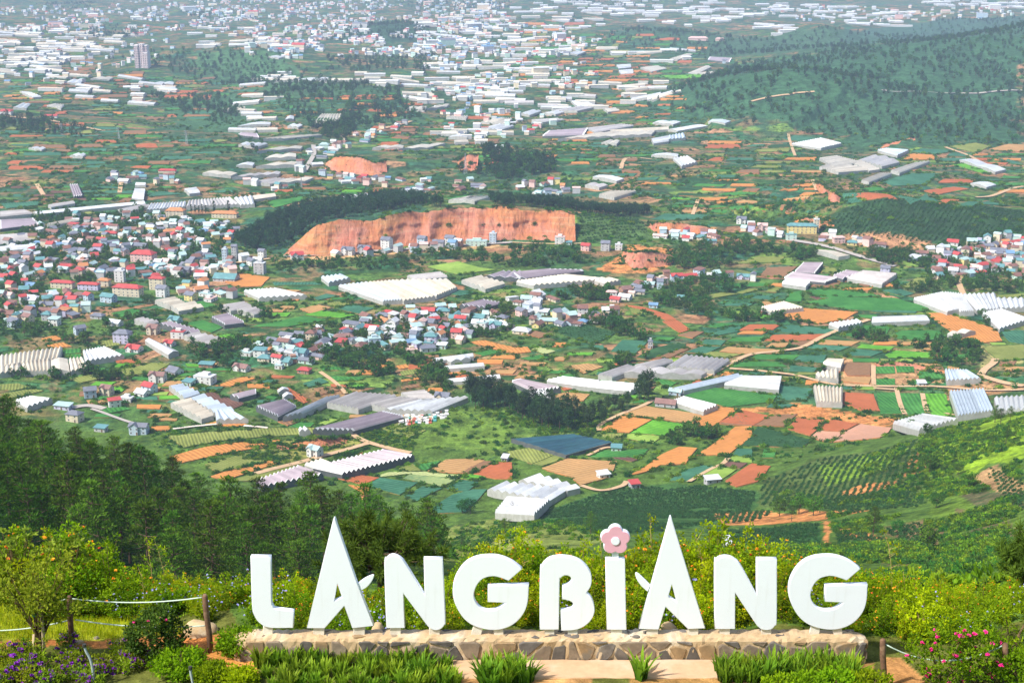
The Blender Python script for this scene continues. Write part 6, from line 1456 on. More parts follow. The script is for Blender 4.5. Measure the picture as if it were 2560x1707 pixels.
# coffee rows following the slope
def rows(c, s, sp, st, ang, ymin=95, drop=.12):
    P = [(p.x, p.y) for p in wpoly(c, s, ymin)]; ca, sa = math.cos(ang), math.sin(ang)
    x0, x1 = min(p[0] for p in P), max(p[0] for p in P); y0, y1 = min(p[1] for p in P), max(p[1] for p in P)
    r = math.hypot(x1 - x0, y1 - y0) / 2; mx, my = (x0 + x1) / 2, (y0 + y1) / 2
    a, b = np.meshgrid(np.arange(-r, r, st), np.arange(-r, r, sp))
    a = a + npr.normal(0, .12 * st, a.shape); b = b + npr.normal(0, .08 * sp, b.shape) + 1.5 * np.sin(a / 30)
    x, y = (mx + a * ca - b * sa).ravel(), (my + a * sa + b * ca).ravel()
    m = inpoly(x, y, P) & (npr.random(len(x)) > drop) & (fbm(x, y, 30, 2) > -.5)
    x, y = x[m], y[m]
    return np.column_stack([x, y, hz(x, y) - .1])
K_ = [rows('FU', '1250,1180 1400,1122 1560,1108 1740,1130 1720,1172 1500,1222 1360,1222', 2.7, 1.6, .35), rows('FU', '1750,1105 1900,1050 2105,1010 2120,1050 2100,1140 1900,1155 1745,1160', 3.2, 1.8, 1.2), rows('FU', '1630,1215 1780,1212 1880,1200 1880,1250 1800,1285 1660,1265', 3, 2, .2),
      rows('FU', '1680,1175 1780,1172 1740,1195 1660,1202', 2.6, 1.5, 1.3), rows('FU', '1920,1205 2050,1240 2030,1290 1930,1270', 3, 2, .6), rows('FU', '1860,1155 2100,1120 2130,1160 1950,1180', 3, 1.8, .2), rows('FU', '2260,1070 2352,1090 2352,1170 2290,1120', 3, 2, .9), rows('FU', '1860,525 2010,460 2352,485 2352,548 2100,556 1935,542', 4.2, 2.6, 1.0, 900),
      rows('FU', '1330,492 1440,490 1490,520 1480,545 1330,548', 5.5, 3.2, .3, 900), rows('T4', '150,612 300,600 480,650 380,700 240,662', 4, 2.4, .5, 700), rows('T4', '1055,1168 1130,1080 1380,1140 1330,1175', 3, 1.7, .4, 500), rows('T3', '1500,745 1720,755 1800,830 1620,820', 4.5, 2.6, .2, 700), rows('FU', '2024,1215 2110,1200 2160,1222 2140,1255 2065,1238', 3, 2, .8)]
K_ = np.concatenate(K_); scatter('coffee_rows', K_, npr.uniform(.75, 1.3, len(K_)) * np.where(K_[:, 1] > 900, 1.35, 1.0), SHC, 'rows of dark green coffee bushes on the slopes', 'plantation', npr)
# ------------------------------------------------------------------ the sign: plinth, letters
YF, YB = 23.14, 23.255                       # front and back of the letters
def paint_white():
    m, nt, bs = node_mat('white_paint')
    oc = coords(nt)
    n1 = noise(nt, 3.0, 6, oc, .7); n2 = noise(nt, 14, 4, oc, .6)
    mp = nt.nodes.new('ShaderNodeMapping'); mp.inputs['Scale'].default_value = (9, 9, .7); nt.links.new(oc, mp.inputs[0])
    n3 = noise(nt, 1.0, 4, mp.outputs[0], .6)
    col = mixc(nt, mrange(nt, n1.outputs[0], .5, .8, 0, .4), (.83, .86, .91), (.76, .76, .77))
    col = mixc(nt, mrange(nt, n3.outputs[0], .58, .8, 0, .2), col, (.58, .57, .53))
    nt.links.new(col, bs.inputs['Base Color']); bs.inputs['Roughness'].default_value = .55
    bump(nt, bs, n2.outputs[0], .15, .01)
    return m
M_WHITE = paint_white()
M_FOOT = mat('foot_paint', (.76, .72, .62), (.62, .55, .44), 5, .8)
M_PINKP = mat('pink_paint', (.78, .42, .50), (.72, .37, .45), 4, .6)
def outline(c, s):
    """points 'x,y' rounded through, 'x,y!' kept as corners"""
    pts = [(float(t.strip('!').split(',')[0]), float(t.strip('!').split(',')[1]), t.endswith('!')) for t in s.split()]
    n = len(pts); out = []
    for i in range(n):
        p0, p1, p2, p3 = pts[i - 1], pts[i], pts[(i + 1) % n], pts[(i + 2) % n]
        if p1[2] and p2[2]: out.append(p1[:2]); continue
        a = p1 if p1[2] else p0; b = p2 if p2[2] else p3
        for k in range(5):
            t = k / 5; q = []
            for d in (0, 1):
                m1 = (p2[d] - a[d]) * .5 if not p1[2] else (p2[d] - p1[d]); m2 = (b[d] - p1[d]) * .5 if not p2[2] else (p2[d] - p1[d])
                q.append((2 * t ** 3 - 3 * t * t + 1) * p1[d] + (t ** 3 - 2 * t * t + t) * m1 + (-2 * t ** 3 + 3 * t * t) * p2[d] + (t ** 3 - t * t) * m2)
            out.append(tuple(q))
    return [at_y(*px(c, x, y), YF) for x, y in out]
def slab(name, loops, y0, y1, m, parent=None, bev=.012):
    cu = bpy.data.curves.new(name, 'CURVE'); cu.dimensions = '2D'; cu.fill_mode = 'BOTH'
    cu.extrude = (y1 - y0) / 2 - bev; cu.bevel_depth = bev; cu.bevel_resolution = 2; cu.offset = -bev
    for L in loops:
        sp_ = cu.splines.new('POLY'); sp_.points.add(len(L) - 1); sp_.use_cyclic_u = True
        for q, p in zip(sp_.points, L): q.co = (p.x, p.z, 0, 1)
    o = bpy.data.objects.new(name, cu)
    me = bpy.data.meshes.new_from_object(o)
    me.transform(Matrix.Translation((0, (y0 + y1) / 2, 0)) @ Matrix.Rotation(math.pi / 2, 4, 'X'))
    me.materials.clear(); me.materials.append(m)
    bpy.data.objects.remove(o); me.name = name
    return link(name, me, parent)
G1 = '1948,580! 1860,657! 1800,635 1750,628 1690,645 1650,690 1632,750 1645,800 1680,838 1730,852 1790,840 1842,800! 1722,795! 1724,690! 1992,682! 1985,790 1962,862 1915,922 1855,960 1780,978 1700,972 1620,945 1560,895 1515,820 1495,745 1500,670 1530,600 1580,540 1650,505 1730,495 1800,500 1880,530'
def shift(s, x0, kx, x1, y0, ky, y1):
    o = []
    for t in s.split():
        e = '!' if t.endswith('!') else ''; a, b = map(float, t.strip('!').split(','))
        o.append(f'{x1 + (a - x0) * kx:.1f},{y1 + (b - y0) * ky:.1f}{e}')
    return ' '.join(o)
LETTERS = [
    ('L', 'white letter L at the left end of the sign', 'F2', ['172,500! 306,500! 310,780 318,822! 330,838 380,846 456,856! 452,965! 300,964 235,935 198,885 182,810'], ['F2 255,955 318,955 318,1012 255,1012'], None),
    ('A', 'first pointed letter A, with a leaf on its right side', 'F2', ['706,285! 712,262 720,250 729,262 736,285! 868,668! 980,952! 837,967! 785,822! 658,968! 540,966!', '740,680! 772,765! 718,792!'], ['F2 583,955 655,955 655,1020 583,1020', 'F2 845,955 920,955 920,1020 845,1020'], 'F2 870,680! 905,655 930,640 960,627 978,628 968,660 935,702 892,728!'),
    ('N', 'first letter N, next to the large G in the middle', 'F2', ['1060,966! 1047,560 1060,515 1090,494 1122,495 1158,515 1190,555 1310,748! 1305,512! 1428,512! 1446,900 1440,945 1415,972 1375,980 1340,962 1310,925 1172,742! 1182,966!'], ['F2 1085,955 1155,955 1155,1026 1085,1026', 'F2 1340,965 1410,965 1410,1030 1340,1030'], None),
    ('G', 'first round letter G, between the N and the B', 'F2', [G1], ['F2 1632,945 1690,965 1678,1028 1610,1028', 'F2 1758,970 1822,965 1828,1022 1768,1022'], None),
    ('B', 'curved letter B in the middle of the sign', 'F3', ['-28,976! -26,610 -12,558 30,516 90,500 160,503 225,522 275,560 302,602 312,645 305,695 277,736! 310,770 328,818 330,862 310,910 270,950 220,974 170,982! 112,982! 110,850! 150,846 180,836 192,815 180,795 150,783 118,778! 120,692! 148,686 170,670 180,650 172,632 150,622 125,626 108,642 102,668 98,976!'], ['F3 5,968 68,968 68,1020 5,1020', 'F3 155,974 220,974 220,1020 155,1020'], None),
    ('I', 'letter I topped with a pink flower', 'F3', ['403,515! 528,515! 540,978! 410,976!'], ['F3 437,968 510,968 510,1020 437,1020'], None),
    ('A', 'second pointed letter A, with a leaf on its left side', 'F3', ['815,275! 821,252 828,240 836,252 842,275! 1055,968! 940,972! 795,828! 750,976! 620,971! 700,690!', '835,683! 866,795! 812,760!'], ['F3 670,962 745,962 745,1020 670,1020', 'F3 940,958 1008,958 1008,1016 940,1016'], 'F3 598,618 610,612 640,634 696,690! 680,735! 640,700 608,655'),
    ('N', 'last letter N, before the final G', 'F3', ['1117,972! 1115,560 1130,520 1165,502 1210,502 1250,520 1290,562 1390,748! 1390,515! 1522,515! 1522,905 1510,950 1480,976 1430,977 1400,957 1375,925 1250,738! 1250,972!'], ['F3 1147,962 1215,962 1215,1016 1147,1016', 'F3 1420,966 1485,966 1485,1016 1420,1016'], None),
    ('G', 'last round letter G at the right end of the sign', 'F3', [shift(G1, 1495, 1.037, 1600, 495, 1, 493)], ['F3 1745,950 1805,965 1795,1016 1730,1016', 'F3 1885,966 1945,958 1952,1016 1895,1016'], None)]
PZ = at_y(*px('F3', 700, 1040), 23.0).z      # top of the plinth
for nm, lb, c, loops, feet, leaf in LETTERS:
    L0 = [outline(c, l) for l in loops]
    cx0 = sum(p.x for p in L0[0]) / len(L0[0])
    root = thing('sign_letter', lb, 'letter', (cx0, YF, PZ), 0, 'letters of the sign')
    def place(o):
        o.data.transform(Matrix.Translation((-cx0, -YF, -PZ))); return o
    place(slab('letter_body', L0, YF, YB, M_WHITE, root))
    for ft in feet:
        cc, ss = ft.split(' ', 1)
        P = [at_y(*px(cc, x, y), YF + .04) for x, y in parse(ss)]
        for p in P[2:]: p.z = PZ - .03
        place(slab('foot', [P], YF + .035, YB - .03, M_FOOT, root, .006))
    if leaf:
        cc, ss = leaf.split(' ', 1)
        place(slab('leaf', [outline(cc, ss)], YF + .035, YB - .035, M_WHITE, root, .01))
    if nm == 'I':
        place(slab('stalk', [outline('F3', '447,465! 487,465! 490,520! 447,520!')], YF + .03, YB - .03, M_WHITE, root, .006))
        def flower(rr, yy0, yy1, m, name, k=1.0):
            C = [at_y(*px('F3', 467 + 52 * k * math.sin(R(72 * i)), 392 - 52 * k * math.cos(R(72 * i))), YF) for i in range(5)]
            cc_ = at_y(*px('F3', 467, 392), YF); r0 = (at_y(*px('F3', 467 + 47, 392), YF) - cc_).length * rr
            pts = []
            for a in range(200):
                t = 2 * math.pi * a / 200; d = Vector((math.sin(t), 0, math.cos(t))); best = 0
                for q in C:
                    v = q - cc_; b = v.dot(d); disc = b * b - v.length_squared + r0 * r0
                    if disc > 0: best = max(best, b + math.sqrt(disc))
                pts.append(cc_ + d * best)
            return place(slab(name, [pts], yy0, yy1, m, fl if name != 'flower' else root, .01))
        fl = None
        fl = flower(1.0, YF + .0, YB - .0, M_WHITE, 'flower')
        flower(.97, YF - .012, YF + .02, M_PINKP, 'petals', .97)
        cc_ = at_y(*px('F3', 467, 395), YF); r0 = (at_y(*px('F3', 467 + 28, 395), YF) - cc_).length
        place(slab('flower_centre', [[cc_ + Vector((math.sin(t), 0, math.cos(t))) * r0 for t in np.linspace(0, 6.28, 41)[:-1]]], YF - .03, YF + .02, M_WHITE, fl, .008))

# plinth of field stones in tan mortar
M_MORT = mat('mortar', (.52, .38, .22), (.42, .29, .16), 6, .95, (.60, .50, .36), 1.5, .6, .03)
STN = [mat('stone_' + n, a, b, 7, .9, c, 2.5, .5, .02) for n, a, b, c in (('grey', (.19, .17, .15), (.12, .105, .09), (.28, .24, .19)), ('dark', (.13, .115, .10), (.085, .075, .065), (.2, .17, .14)), ('brown', (.26, .2, .14), (.18, .14, .1), (.33, .26, .18)), ('ochre', (.34, .23, .12), (.25, .17, .09), (.2, .17, .13)))]
px0 = at_y(*px('F2', 60, 1045), 23.0).x; px1 = at_y(*px('F3', 2118, 1040), 23.0).x
pl = thing('stone_plinth', 'long low plinth of grey field stones in tan mortar carrying the letters', 'plinth', ((px0 + px1) / 2, 23.0, GZ))
PLX, PH = (px1 - px0) / 2, PZ - GZ
def plinth():
    nx = 150; rng = np.random.default_rng(8); v = []; prof = [(-.02, -.15), (0, .02), (.0, PH * .5), (.01, PH - .05), (.05, PH), (.2, PH + .012), (.38, PH), (.42, PH - .05), (.43, -.15)]
    for i in range(nx):
        x = -PLX + 2 * PLX * i / (nx - 1)
        e = min(i, nx - 1 - i) / 3; sq = min(1, .72 + .28 * min(1, e))
        for y, z in prof:
            yy = .21 + (y - .21) * sq
            v.append((x + rng.normal(0, .008), yy + rng.normal(0, .009), z * (1 if z < .05 else min(1, .85 + .15 * e)) + rng.normal(0, .009)))
    k = len(prof); f = [(i * k + j, (i + 1) * k + j, (i + 1) * k + j + 1, i * k + j + 1) for i in range(nx - 1) for j in range(k - 1)]
    me = bpy.data.meshes.new('mortar_core'); me.from_pydata(v, [], f + [tuple(range(k)), tuple(range((nx - 1) * k, nx * k))[::-1]]); me.materials.append(M_MORT)
    bm = bmesh.new(); bm.from_mesh(me); bmesh.ops.recalc_face_normals(bm, faces=bm.faces); bm.to_mesh(me); bm.free()
    link('mortar_core', me, pl)
plinth()
def clip_poly(P, n, d):
    out = []
    for i in range(len(P)):
        a, b = P[i], P[(i + 1) % len(P)]; da, db = a.dot(n) - d, b.dot(n) - d
        if da <= 0: out.append(a)
        if da * db < 0: out.append(a.lerp(b, da / (da - db)))
    return out
def stones(w0, w1, h0, h1, sx, sy, seed, to3, gap, prob=1.0):
    rs = random.Random(seed); S = []
    ny = max(1, round((h1 - h0) / sy)); nx = round((w1 - w0) / sx)
    for j in range(-1, ny + 1):
        for i in range(-1, nx + 1):
            S.append(Vector((w0 + (i + .5 + (j % 2) * .5 + rs.uniform(-.46, .46)) * (w1 - w0) / nx, h0 + (j + .5 + rs.uniform(-.42, .42)) * (h1 - h0) / ny)))
    for i, s in enumerate(S):
        P = [Vector((w0, h0)), Vector((w1, h0)), Vector((w1, h1)), Vector((w0, h1))]
        for t in S:
            if t is s or (t - s).length > sx * 3: continue
            n = (t - s).normalized(); P = clip_poly(P, n, ((t + s) / 2).dot(n) - gap * rs.uniform(.6, 1.8))
            if len(P) < 3: break
        if len(P) < 3: continue
        A = abs(sum(P[k].x * P[(k + 1) % len(P)].y - P[(k + 1) % len(P)].x * P[k].y for k in range(len(P)))) / 2
        if A < .25 * sx * sy * .4 or rs.random() > prob: continue
        c = sum(P, Vector((0, 0))) / len(P)
        Q = []
        for k in range(len(P)):                                 # knock the corners off
            a, b = P[k], P[(k + 1) % len(P)]
            Q += [a.lerp(b, .11), a.lerp(b, .89)]
        Q = [q + Vector((rs.uniform(-.006, .006), rs.uniform(-.006, .006))) for q in Q]
        tp = [c + (q - c) * .9 for q in Q]; h = rs.uniform(.012, .032); n = len(Q)
        v = [to3(q.x, q.y, -.05) for q in Q] + [to3(q.x, q.y, h * .55) for q in Q] + [to3(q.x, q.y, h + rs.uniform(-.006, .006)) for q in tp]
        f = [(k, (k + 1) % n, n + (k + 1) % n, n + k) for k in range(n)] + [(n + k, n + (k + 1) % n, 2 * n + (k + 1) % n, 2 * n + k) for k in range(n)] + [tuple(range(2 * n, 3 * n))]
        me = bpy.data.meshes.new('stone'); me.from_pydata(v, [], f); me.materials.append(rs.choice(STN))
        bm = bmesh.new(); bm.from_mesh(me); bmesh.ops.recalc_face_normals(bm, faces=bm.faces); bm.to_mesh(me); bm.free()
        link('stone', me, pl)
stones(-PLX + .1, PLX - .03, -.03, PH - .045, .27, .30, 3, lambda a, b, h: (a, -h * .8, b), .021, .94)
stones(-PLX + .1, PLX - .08, .06, .38, .42, .17, 5, lambda a, b, h: (a, b, PH + h * .45), .045, .55)
stones(.02, .40, .03, PH - .05, .2, .18, 7, lambda a, b, h: (PLX + h - .005, a, b), .025, .9)
# ledge of tan concrete before the plinth
M_LEDGE = mat('tan_concrete', (.56, .37, .22), (.48, .31, .18), 5, .9, (.60, .44, .30), 1.2, .3, .02)
lx0 = at_y(*px('F2', 1480, 1200), 22.6).x; lx1 = at_y(*px('F3', 1165, 1250), 22.6).x
mb = MB(); n = 24
rs = random.Random(2)
yl0 = 22.33
def ledge():
    mb = MB(); vs = []; prof = [(yl0 - .02, -.25), (yl0, .02), (yl0 + .03, .055), (yl0 + .3, .06), (22.97, .055), (22.99, -.2)]
    for i in range(n + 1):
        x = lx0 + (lx1 - lx0) * i / n
        for y, z in prof: vs.append((x, y + rs.uniform(-.012, .012), GZ + z + rs.uniform(-.006, .006)))
    k = len(prof); mb.add(vs, [(i * k + j, (i + 1) * k + j, (i + 1) * k + j + 1, i * k + j + 1) for i in range(n) for j in range(k - 1)] + [tuple(range(k))[::-1], tuple(range(n * k, n * k + k))])
    o = mb.build('concrete_ledge', M_LEDGE); tag(o, 'tan concrete ledge along the foot of the stone plinth', 'ledge')
ledge()

# ------------------------------------------------------------------ plants of the terrace
M_LANT = leaf_mat('lantana_leaves', (.11, .19, .003), (.52, .64, .008), .02, .22, .5)
M_LANTD = leaf_mat('lantana_deep_leaves', (.05, .13, .003), (.33, .48, .010), .02, .2, .45)
M_STEM = mat('woody_stem', (.2, .14, .06), (.13, .08, .04), 8, .9)
M_DRY = mat('dry_stem', (.45, .36, .12), (.35, .26, .09), 8, .9)
M_FERN = leaf_mat('sword_leaves', (.04, .12, .008), (.30, .46, .03), .02, .2, .35, .45)
M_AZA = leaf_mat('azalea_leaves', (.012, .035, .006), (.10, .17, .02), .02, .2, .25, .45)
M_GRASS = leaf_mat('grass_blades', (.28, .36, .008), (.70, .72, .03), .02, .25, .5)
M_GRN = leaf_mat('green_grass', (.09, .17, .008), (.36, .46, .02), .03, .25, .4)
PETAL = {k: mat('petal_' + k, c, d, 12, .6) for k, c, d in (('orange', (.9, .28, .02), (.95, .5, .03)), ('yellow', (.95, .6, .04), (.9, .42, .03)), ('red', (.75, .1, .03), (.85, .2, .04)), ('violet', (.19, .015, .36), (.30, .04, .52)), ('blue', (.45, .45, .85), (.6, .6, .9)), ('pink', (.78, .012, .22), (.82, .04, .32)))}
def blobs(C, r, m, name, rng, sq=.6):
    """little flower heads: a few petals folded round each centre"""
    per = 9; n = len(C) * per; c = np.repeat(C, per, 0); rr = np.repeat(np.asarray(r) * np.ones(len(C)), per)
    d = rand_dirs(n, rng); d[:, 2] = np.abs(d[:, 2]) * .9
    v, f = leaves(c, d, rr, rr * 1.0, rng, .2)
    return fmesh(name, v, f, [m])
def bush(seed, w=.8, h=1.3, n=70, per=15, lm=None, ln=.085, wd=.05, fl=(('orange', 12), ('yellow', 6)), fr=.03, stems=9, spikes=3, base=.05, stem_m=None):
    """upright shrub: stems from one foot, leaf clusters along them, flower heads at the tips"""
    rng = np.random.default_rng(seed); st = MB(); C, tips = [], []
    for k in range(stems + spikes):
        a = rng.uniform(0, 6.28); sp_ = k >= stems
        rad = w * rng.uniform(.3, 1.0) * (.7 if sp_ else 1); hh = h * (rng.uniform(1.0, 1.28) if sp_ else rng.uniform(.55, 1.0) * math.sqrt(max(.15, 1 - (rad / w * .75) ** 2)))
        e = Vector((math.cos(a) * rad, math.sin(a) * rad, hh)); m = Vector((e.x * .45, e.y * .45, hh * .6)) + Vector(rng.normal(0, .05, 3))
        st.tube([(e.x * .08, e.y * .08, -.1), m, e], [.016, .010, .004], 4, cap=False)
        tips.append(e)
        for t in np.linspace(.25 if not sp_ else .5, 1, 8 if not sp_ else 6):
            q = (Vector((0, 0, 0)).lerp(m, t * 2) if t < .5 else m.lerp(e, t * 2 - 1)); C.append(np.array(q) + rng.normal(0, .05 if sp_ else .09, 3))
    while len(C) < n:
        d = rng.normal(size=3); d /= np.linalg.norm(d); C.append(np.array([d[0] * w * .8, d[1] * w * .8, h * (base + (.92 - base) * rng.random() ** .8) * math.sqrt(max(.1, 1 - .4 * rng.random()))]) * np.array([rng.uniform(.5, 1.05), rng.uniform(.5, 1.05), 1]))
    C = np.array(C)
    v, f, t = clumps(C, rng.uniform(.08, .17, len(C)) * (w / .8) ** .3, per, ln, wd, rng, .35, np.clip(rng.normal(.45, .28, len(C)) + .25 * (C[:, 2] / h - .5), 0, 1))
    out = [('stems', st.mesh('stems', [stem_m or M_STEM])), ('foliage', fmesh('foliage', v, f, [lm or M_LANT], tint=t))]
    for nm, k in fl:
        if k <= 0: continue
        i = rng.integers(0, len(C), k); P = C[i] + np.column_stack([rng.normal(0, .06, k), rng.normal(-.06, .05, k), rng.uniform(.10, .22, k)])
        P = P[P[:, 2] > h * .25] if (P[:, 2] > h * .25).any() else P
        out.append(('blossom', blobs(P, fr * rng.uniform(.8, 1.3, len(P)), PETAL[nm], 'blossom', rng)))
    return out
def put(parts, p, s, rz, name, label, cat, group=None):
    o = link(name, None, None, p, (0, 0, rz), (s, s, s)); tag(o, label, cat, group)
    for n_, me in parts: link(n_, me, o)
    return o
LV = [bush(600 + i, .9, 1.35, 190, 17, M_LANT if i % 2 else M_LANTD, fl=((('orange', 16), ('yellow', 4)), (('orange', 12), ('red', 8)), (('orange', 14), ('yellow', 5)))[i % 3], fr=.042) for i in range(6)]
LB = [bush(620 + i, .55, .7, 70, 14, M_LANTD, fl=(('blue', 20),), fr=.028, spikes=1) for i in range(2)]
rl = random.Random(17)
TOP = [(-80, 1240), (0, 1225), (150, 1245), (300, 1300), (450, 1325), (550, 1335), (640, 1312), (740, 1330), (880, 1330), (1000, 1318), (1060, 1290), (1120, 1262), (1185, 1245), (1260, 1262), (1330, 1262), (1400, 1265), (1480, 1238), (1560, 1250), (1640, 1240), (1720, 1235), (1800, 1268), (1900, 1285), (1980, 1305), (2060, 1312), (2160, 1332), (2250, 1335), (2352, 1325), (2480, 1310)]
def crest(u): return float(np.interp(u, [t[0] for t in TOP], [t[1] for t in TOP]))
LNAMES = [(545, 'left of the sign'), (690, 'behind the letter L'), (870, 'behind the first A'), (1030, 'behind the first N'), (1225, 'behind the first G'), (1375, 'behind the letter B'), (1455, 'behind the letter I'), (1630, 'behind the second A'), (1800, 'behind the last N'), (2010, 'behind the last G'), (9999, 'right of the sign')]
def behind(u): return next(n for m, n in LNAMES if u < m)
k = 0
for row, (yy, f) in enumerate(((28.8, 1.0), (27.6, .97), (26.5, .85), (25.5, .66), (24.6, .42))):
    u = -110 + row * 37
    while u < 2480:
        y = yy + rl.uniform(-.35, .35)
        if not (u < 425 and y < 25.9) and not (u < 545 and y < 24.4) and not (u > 2010 and y < 24.2):
            x = (u / .91875 - CX) / FPX * (y * cp + (CAMZ - GZ) * sp)
            z = float(hz(x, y)[0]); uu = crest(u) / .91875
            ztop = CAMZ + ray(u / .91875, uu)[2] / ray(u / .91875, uu)[1] * y
            hgt = (ztop - z) * (f if row else 1) * rl.uniform(.78, 1.0) if row else (ztop - z) * rl.uniform(.72, .95)
            hgt = min(max(hgt, .3), 3.2); s = hgt / 1.25
            if row >= 3 and rl.random() < .35: put(rl.choice(LB), (x, y, z - .05), max(s * 1.5, .7), rl.uniform(0, 6.28), 'flowering_shrub', 'low green shrub with pale blue flower heads behind the plinth', 'shrub', 'blue flowered shrubs behind the plinth')
            else: put(rl.choice(LV), (x, y, z - .08), max(s, .35), rl.uniform(0, 6.28), 'flowering_shrub', f'yellow green shrub with small orange flowers in the hedge {behind(u)}', 'shrub', f'orange flowered shrubs {behind(u)}')
        u += rl.uniform(48, 72) * (1.15 if row < 2 else .95)
# pale blue flowered edge left of the sign
for u in range(180, 600, 46):
    x = (u / .91875 - CX) / FPX * 27.5; y = 25.9 + rl.uniform(-.2, .15); put(rl.choice(LB), (x, y, float(hz(x, y)[0]) - .03), rl.uniform(.6, .85), rl.uniform(0, 6), 'flowering_shrub', 'low shrub with pale blue flowers at the back edge of the grass', 'shrub', 'blue flowered shrubs by the grass')
# tall seedy stalks above the hedge
def stalk(seed, h):
    rng = np.random.default_rng(seed); mb = MB(); e = Vector((rng.uniform(-.25, .25), 0, h)); mb.tube([(0, 0, 0), e * .5 + Vector((.04, 0, 0)), e], [.012, .008, .004], 4)
    C = []
    for k in range(7):
        t = rng.uniform(.55, 1); q = e * t; b = q + Vector((rng.uniform(-.25, .25), rng.uniform(-.1, .1), rng.uniform(.05, .25))); mb.tube([q, b], [.005, .002], 3); C.append(tuple(b))
    v, f, t = clumps(np.array(C), np.full(len(C), .05), 9, .07, .03, rng, .5)
    return [('stem', mb.mesh('stem', [M_DRY])), ('foliage', fmesh('foliage', v, f, [M_LANT], tint=t))]
SK = [stalk(660 + i, 1.2) for i in range(4)]
for c, x, y, yy in (('F1', 860, 900, 26.8), ('F1', 785, 890, 26.8), ('F1', 760, 1080, 26), ('F3', 1060, 560, 26.6), ('F3', 700, 330, 27), ('F3', 960, 620, 26), ('F3', 1080, 700, 26), ('F3', 380, 520, 26.5), ('F4', 1000, 930, 26.8), ('F4', 15, 880, 27), ('F2', 1960, 600, 26.5), ('F4', 1080, 1080, 26.5), ('F4', 1320, 1200, 25.8), ('F2', 980, 760, 25.5)):
    p = at_y(*px(c, x, y), yy); put(rl.choice(SK), (p.x, p.y, p.z - .9), rl.uniform(.8, 1.15), rl.uniform(0, 6.28), 'dry_stalk', 'tall dry yellowish stalk standing out of the hedge', 'plant stalk', 'dry stalks in the hedge')
# young pine behind the first A and one at the right edge
def young_pine(seed, h, w, ntuft):
    rng = np.random.default_rng(seed); tr = MB(); C, O = [], []
    tr.tube([(0, 0, -.2), (.03, 0, h * .35), (0, .04, h * .7)], [.07, .055, .03], 6)
    for k in range(ntuft):
        d = rng.normal(size=3); d /= np.linalg.norm(d); d[2] = abs(d[2]) * .9 + .1
        r = rng.uniform(.55, 1.0)
        e = Vector((d[0] * w * r, d[1] * w * r, h * .42 + d[2] * h * .55 * r)); s = Vector((0, 0, h * rng.uniform(.25, .6)))
        tr.tube([s, s.lerp(e, .6) + Vector((0, 0, -.08)), e], [.03, .018, .008], 4, cap=False); C.append(tuple(e)); dd = (e - s).normalized() + Vector((0, 0, .9)); O.append(tuple(dd.normalized()))
        q = s.lerp(e, .7); C.append(tuple(q)); O.append(tuple((dd + Vector(rng.normal(0, .5, 3))).normalized()))
    C, O = np.array(C), np.array(O); per = 60; n = len(C) * per
    dirs = np.repeat(O, per, 0) * .75 + rand_dirs(n, rng); base = np.repeat(C, per, 0) + np.repeat(O, per, 0) * rng.uniform(-.12, .1, (n, 1))
    v, f = leaves(base, dirs, rng.uniform(.14, .24, n), np.full(n, .02), rng, .04)
    t = np.repeat(np.clip(np.repeat(rng.normal(.5, .25, len(C)), per) * .6 + rng.uniform(0, .5, n), 0, 1), 4)
    return [('trunk', tr.mesh('trunk', [M_BARK])), ('needles', fmesh('needles', v, f, [leaf_mat('young_pine_needles', (.025, .06, .008), (.17, .26, .03), .01, .1, .25)], tint=t))]
p = at_y(*px('F2', 1010, 560), 28.6); zg = float(hz(p.x, p.y)[0]); ztop = at_y(*px('F2', 1010, 235), 28.6).z
put(young_pine(700, ztop - zg, 1.45, 95), (p.x, p.y, zg), 1, 0, 'young_pine', 'bushy young pine with long needles behind the first A', 'pine tree')
p = at_y(*px('F4', 1690, 900), 27.5); zg = float(hz(p.x, p.y)[0]); ztop = at_y(*px('F4', 1690, 745), 27.5).z
put(young_pine(701, ztop - zg, .62, 50), (p.x, p.y, zg), 1, 1, 'young_pine', 'dark young pine cut off by the right picture edge', 'pine tree')
# small staked tree on the left
def front(c, x, y): return ground(*px(c, x, y), 0, 18)
p = front('Q4', 375, 1335)
def staked():
    rng = np.random.default_rng(5); tr = MB(); C = []
    H = 2.05
    for k in range(26):
        a = rng.uniform(0, 6.28); rad = rng.uniform(.1, .85); e = Vector((math.cos(a) * rad, math.sin(a) * rad * .8, rng.uniform(1.15, H) - .2 * rad))
        f0 = Vector((rng.normal(0, .03), 0, rng.uniform(.25, .5)))
        tr.tube([(0, 0, -.1), f0, f0.lerp(e, .5) + Vector((0, 0, .1)), e], [.03, .022, .012, .004], 5, cap=False)
        for t in np.linspace(.45, 1.05, 7): C.append(np.array(f0.lerp(e, t)) + rng.normal(0, .09, 3))
    C = np.array(C)
    v, f, t = clumps(C, rng.uniform(.06, .15, len(C)), 16, .09, .045, rng, .3, np.clip(rng.normal(.5, .3, len(C)), 0, 1))
    o = put([('trunk', tr.mesh('trunk', [M_STEM])), ('crown', fmesh('crown', v, f, [leaf_mat('twiggy_leaves', (.13, .18, .010), (.42, .47, .03), .02, .1, .45)], tint=t))], p, 1, 0, 'small_tree', 'small twiggy tree with yellow green leaves held by stakes', 'tree')
    mb = MB(); mb.tube([(-.02, -.05, .88), (.0, -.06, .92)], .05, 8); mb.build('tie', mat('green_tie', (.03, .3, .2), None, 3, .6), o)
staked()
M_WOOD = mat('stake_wood', (.52, .42, .26), (.40, .3, .17), 6, .85)
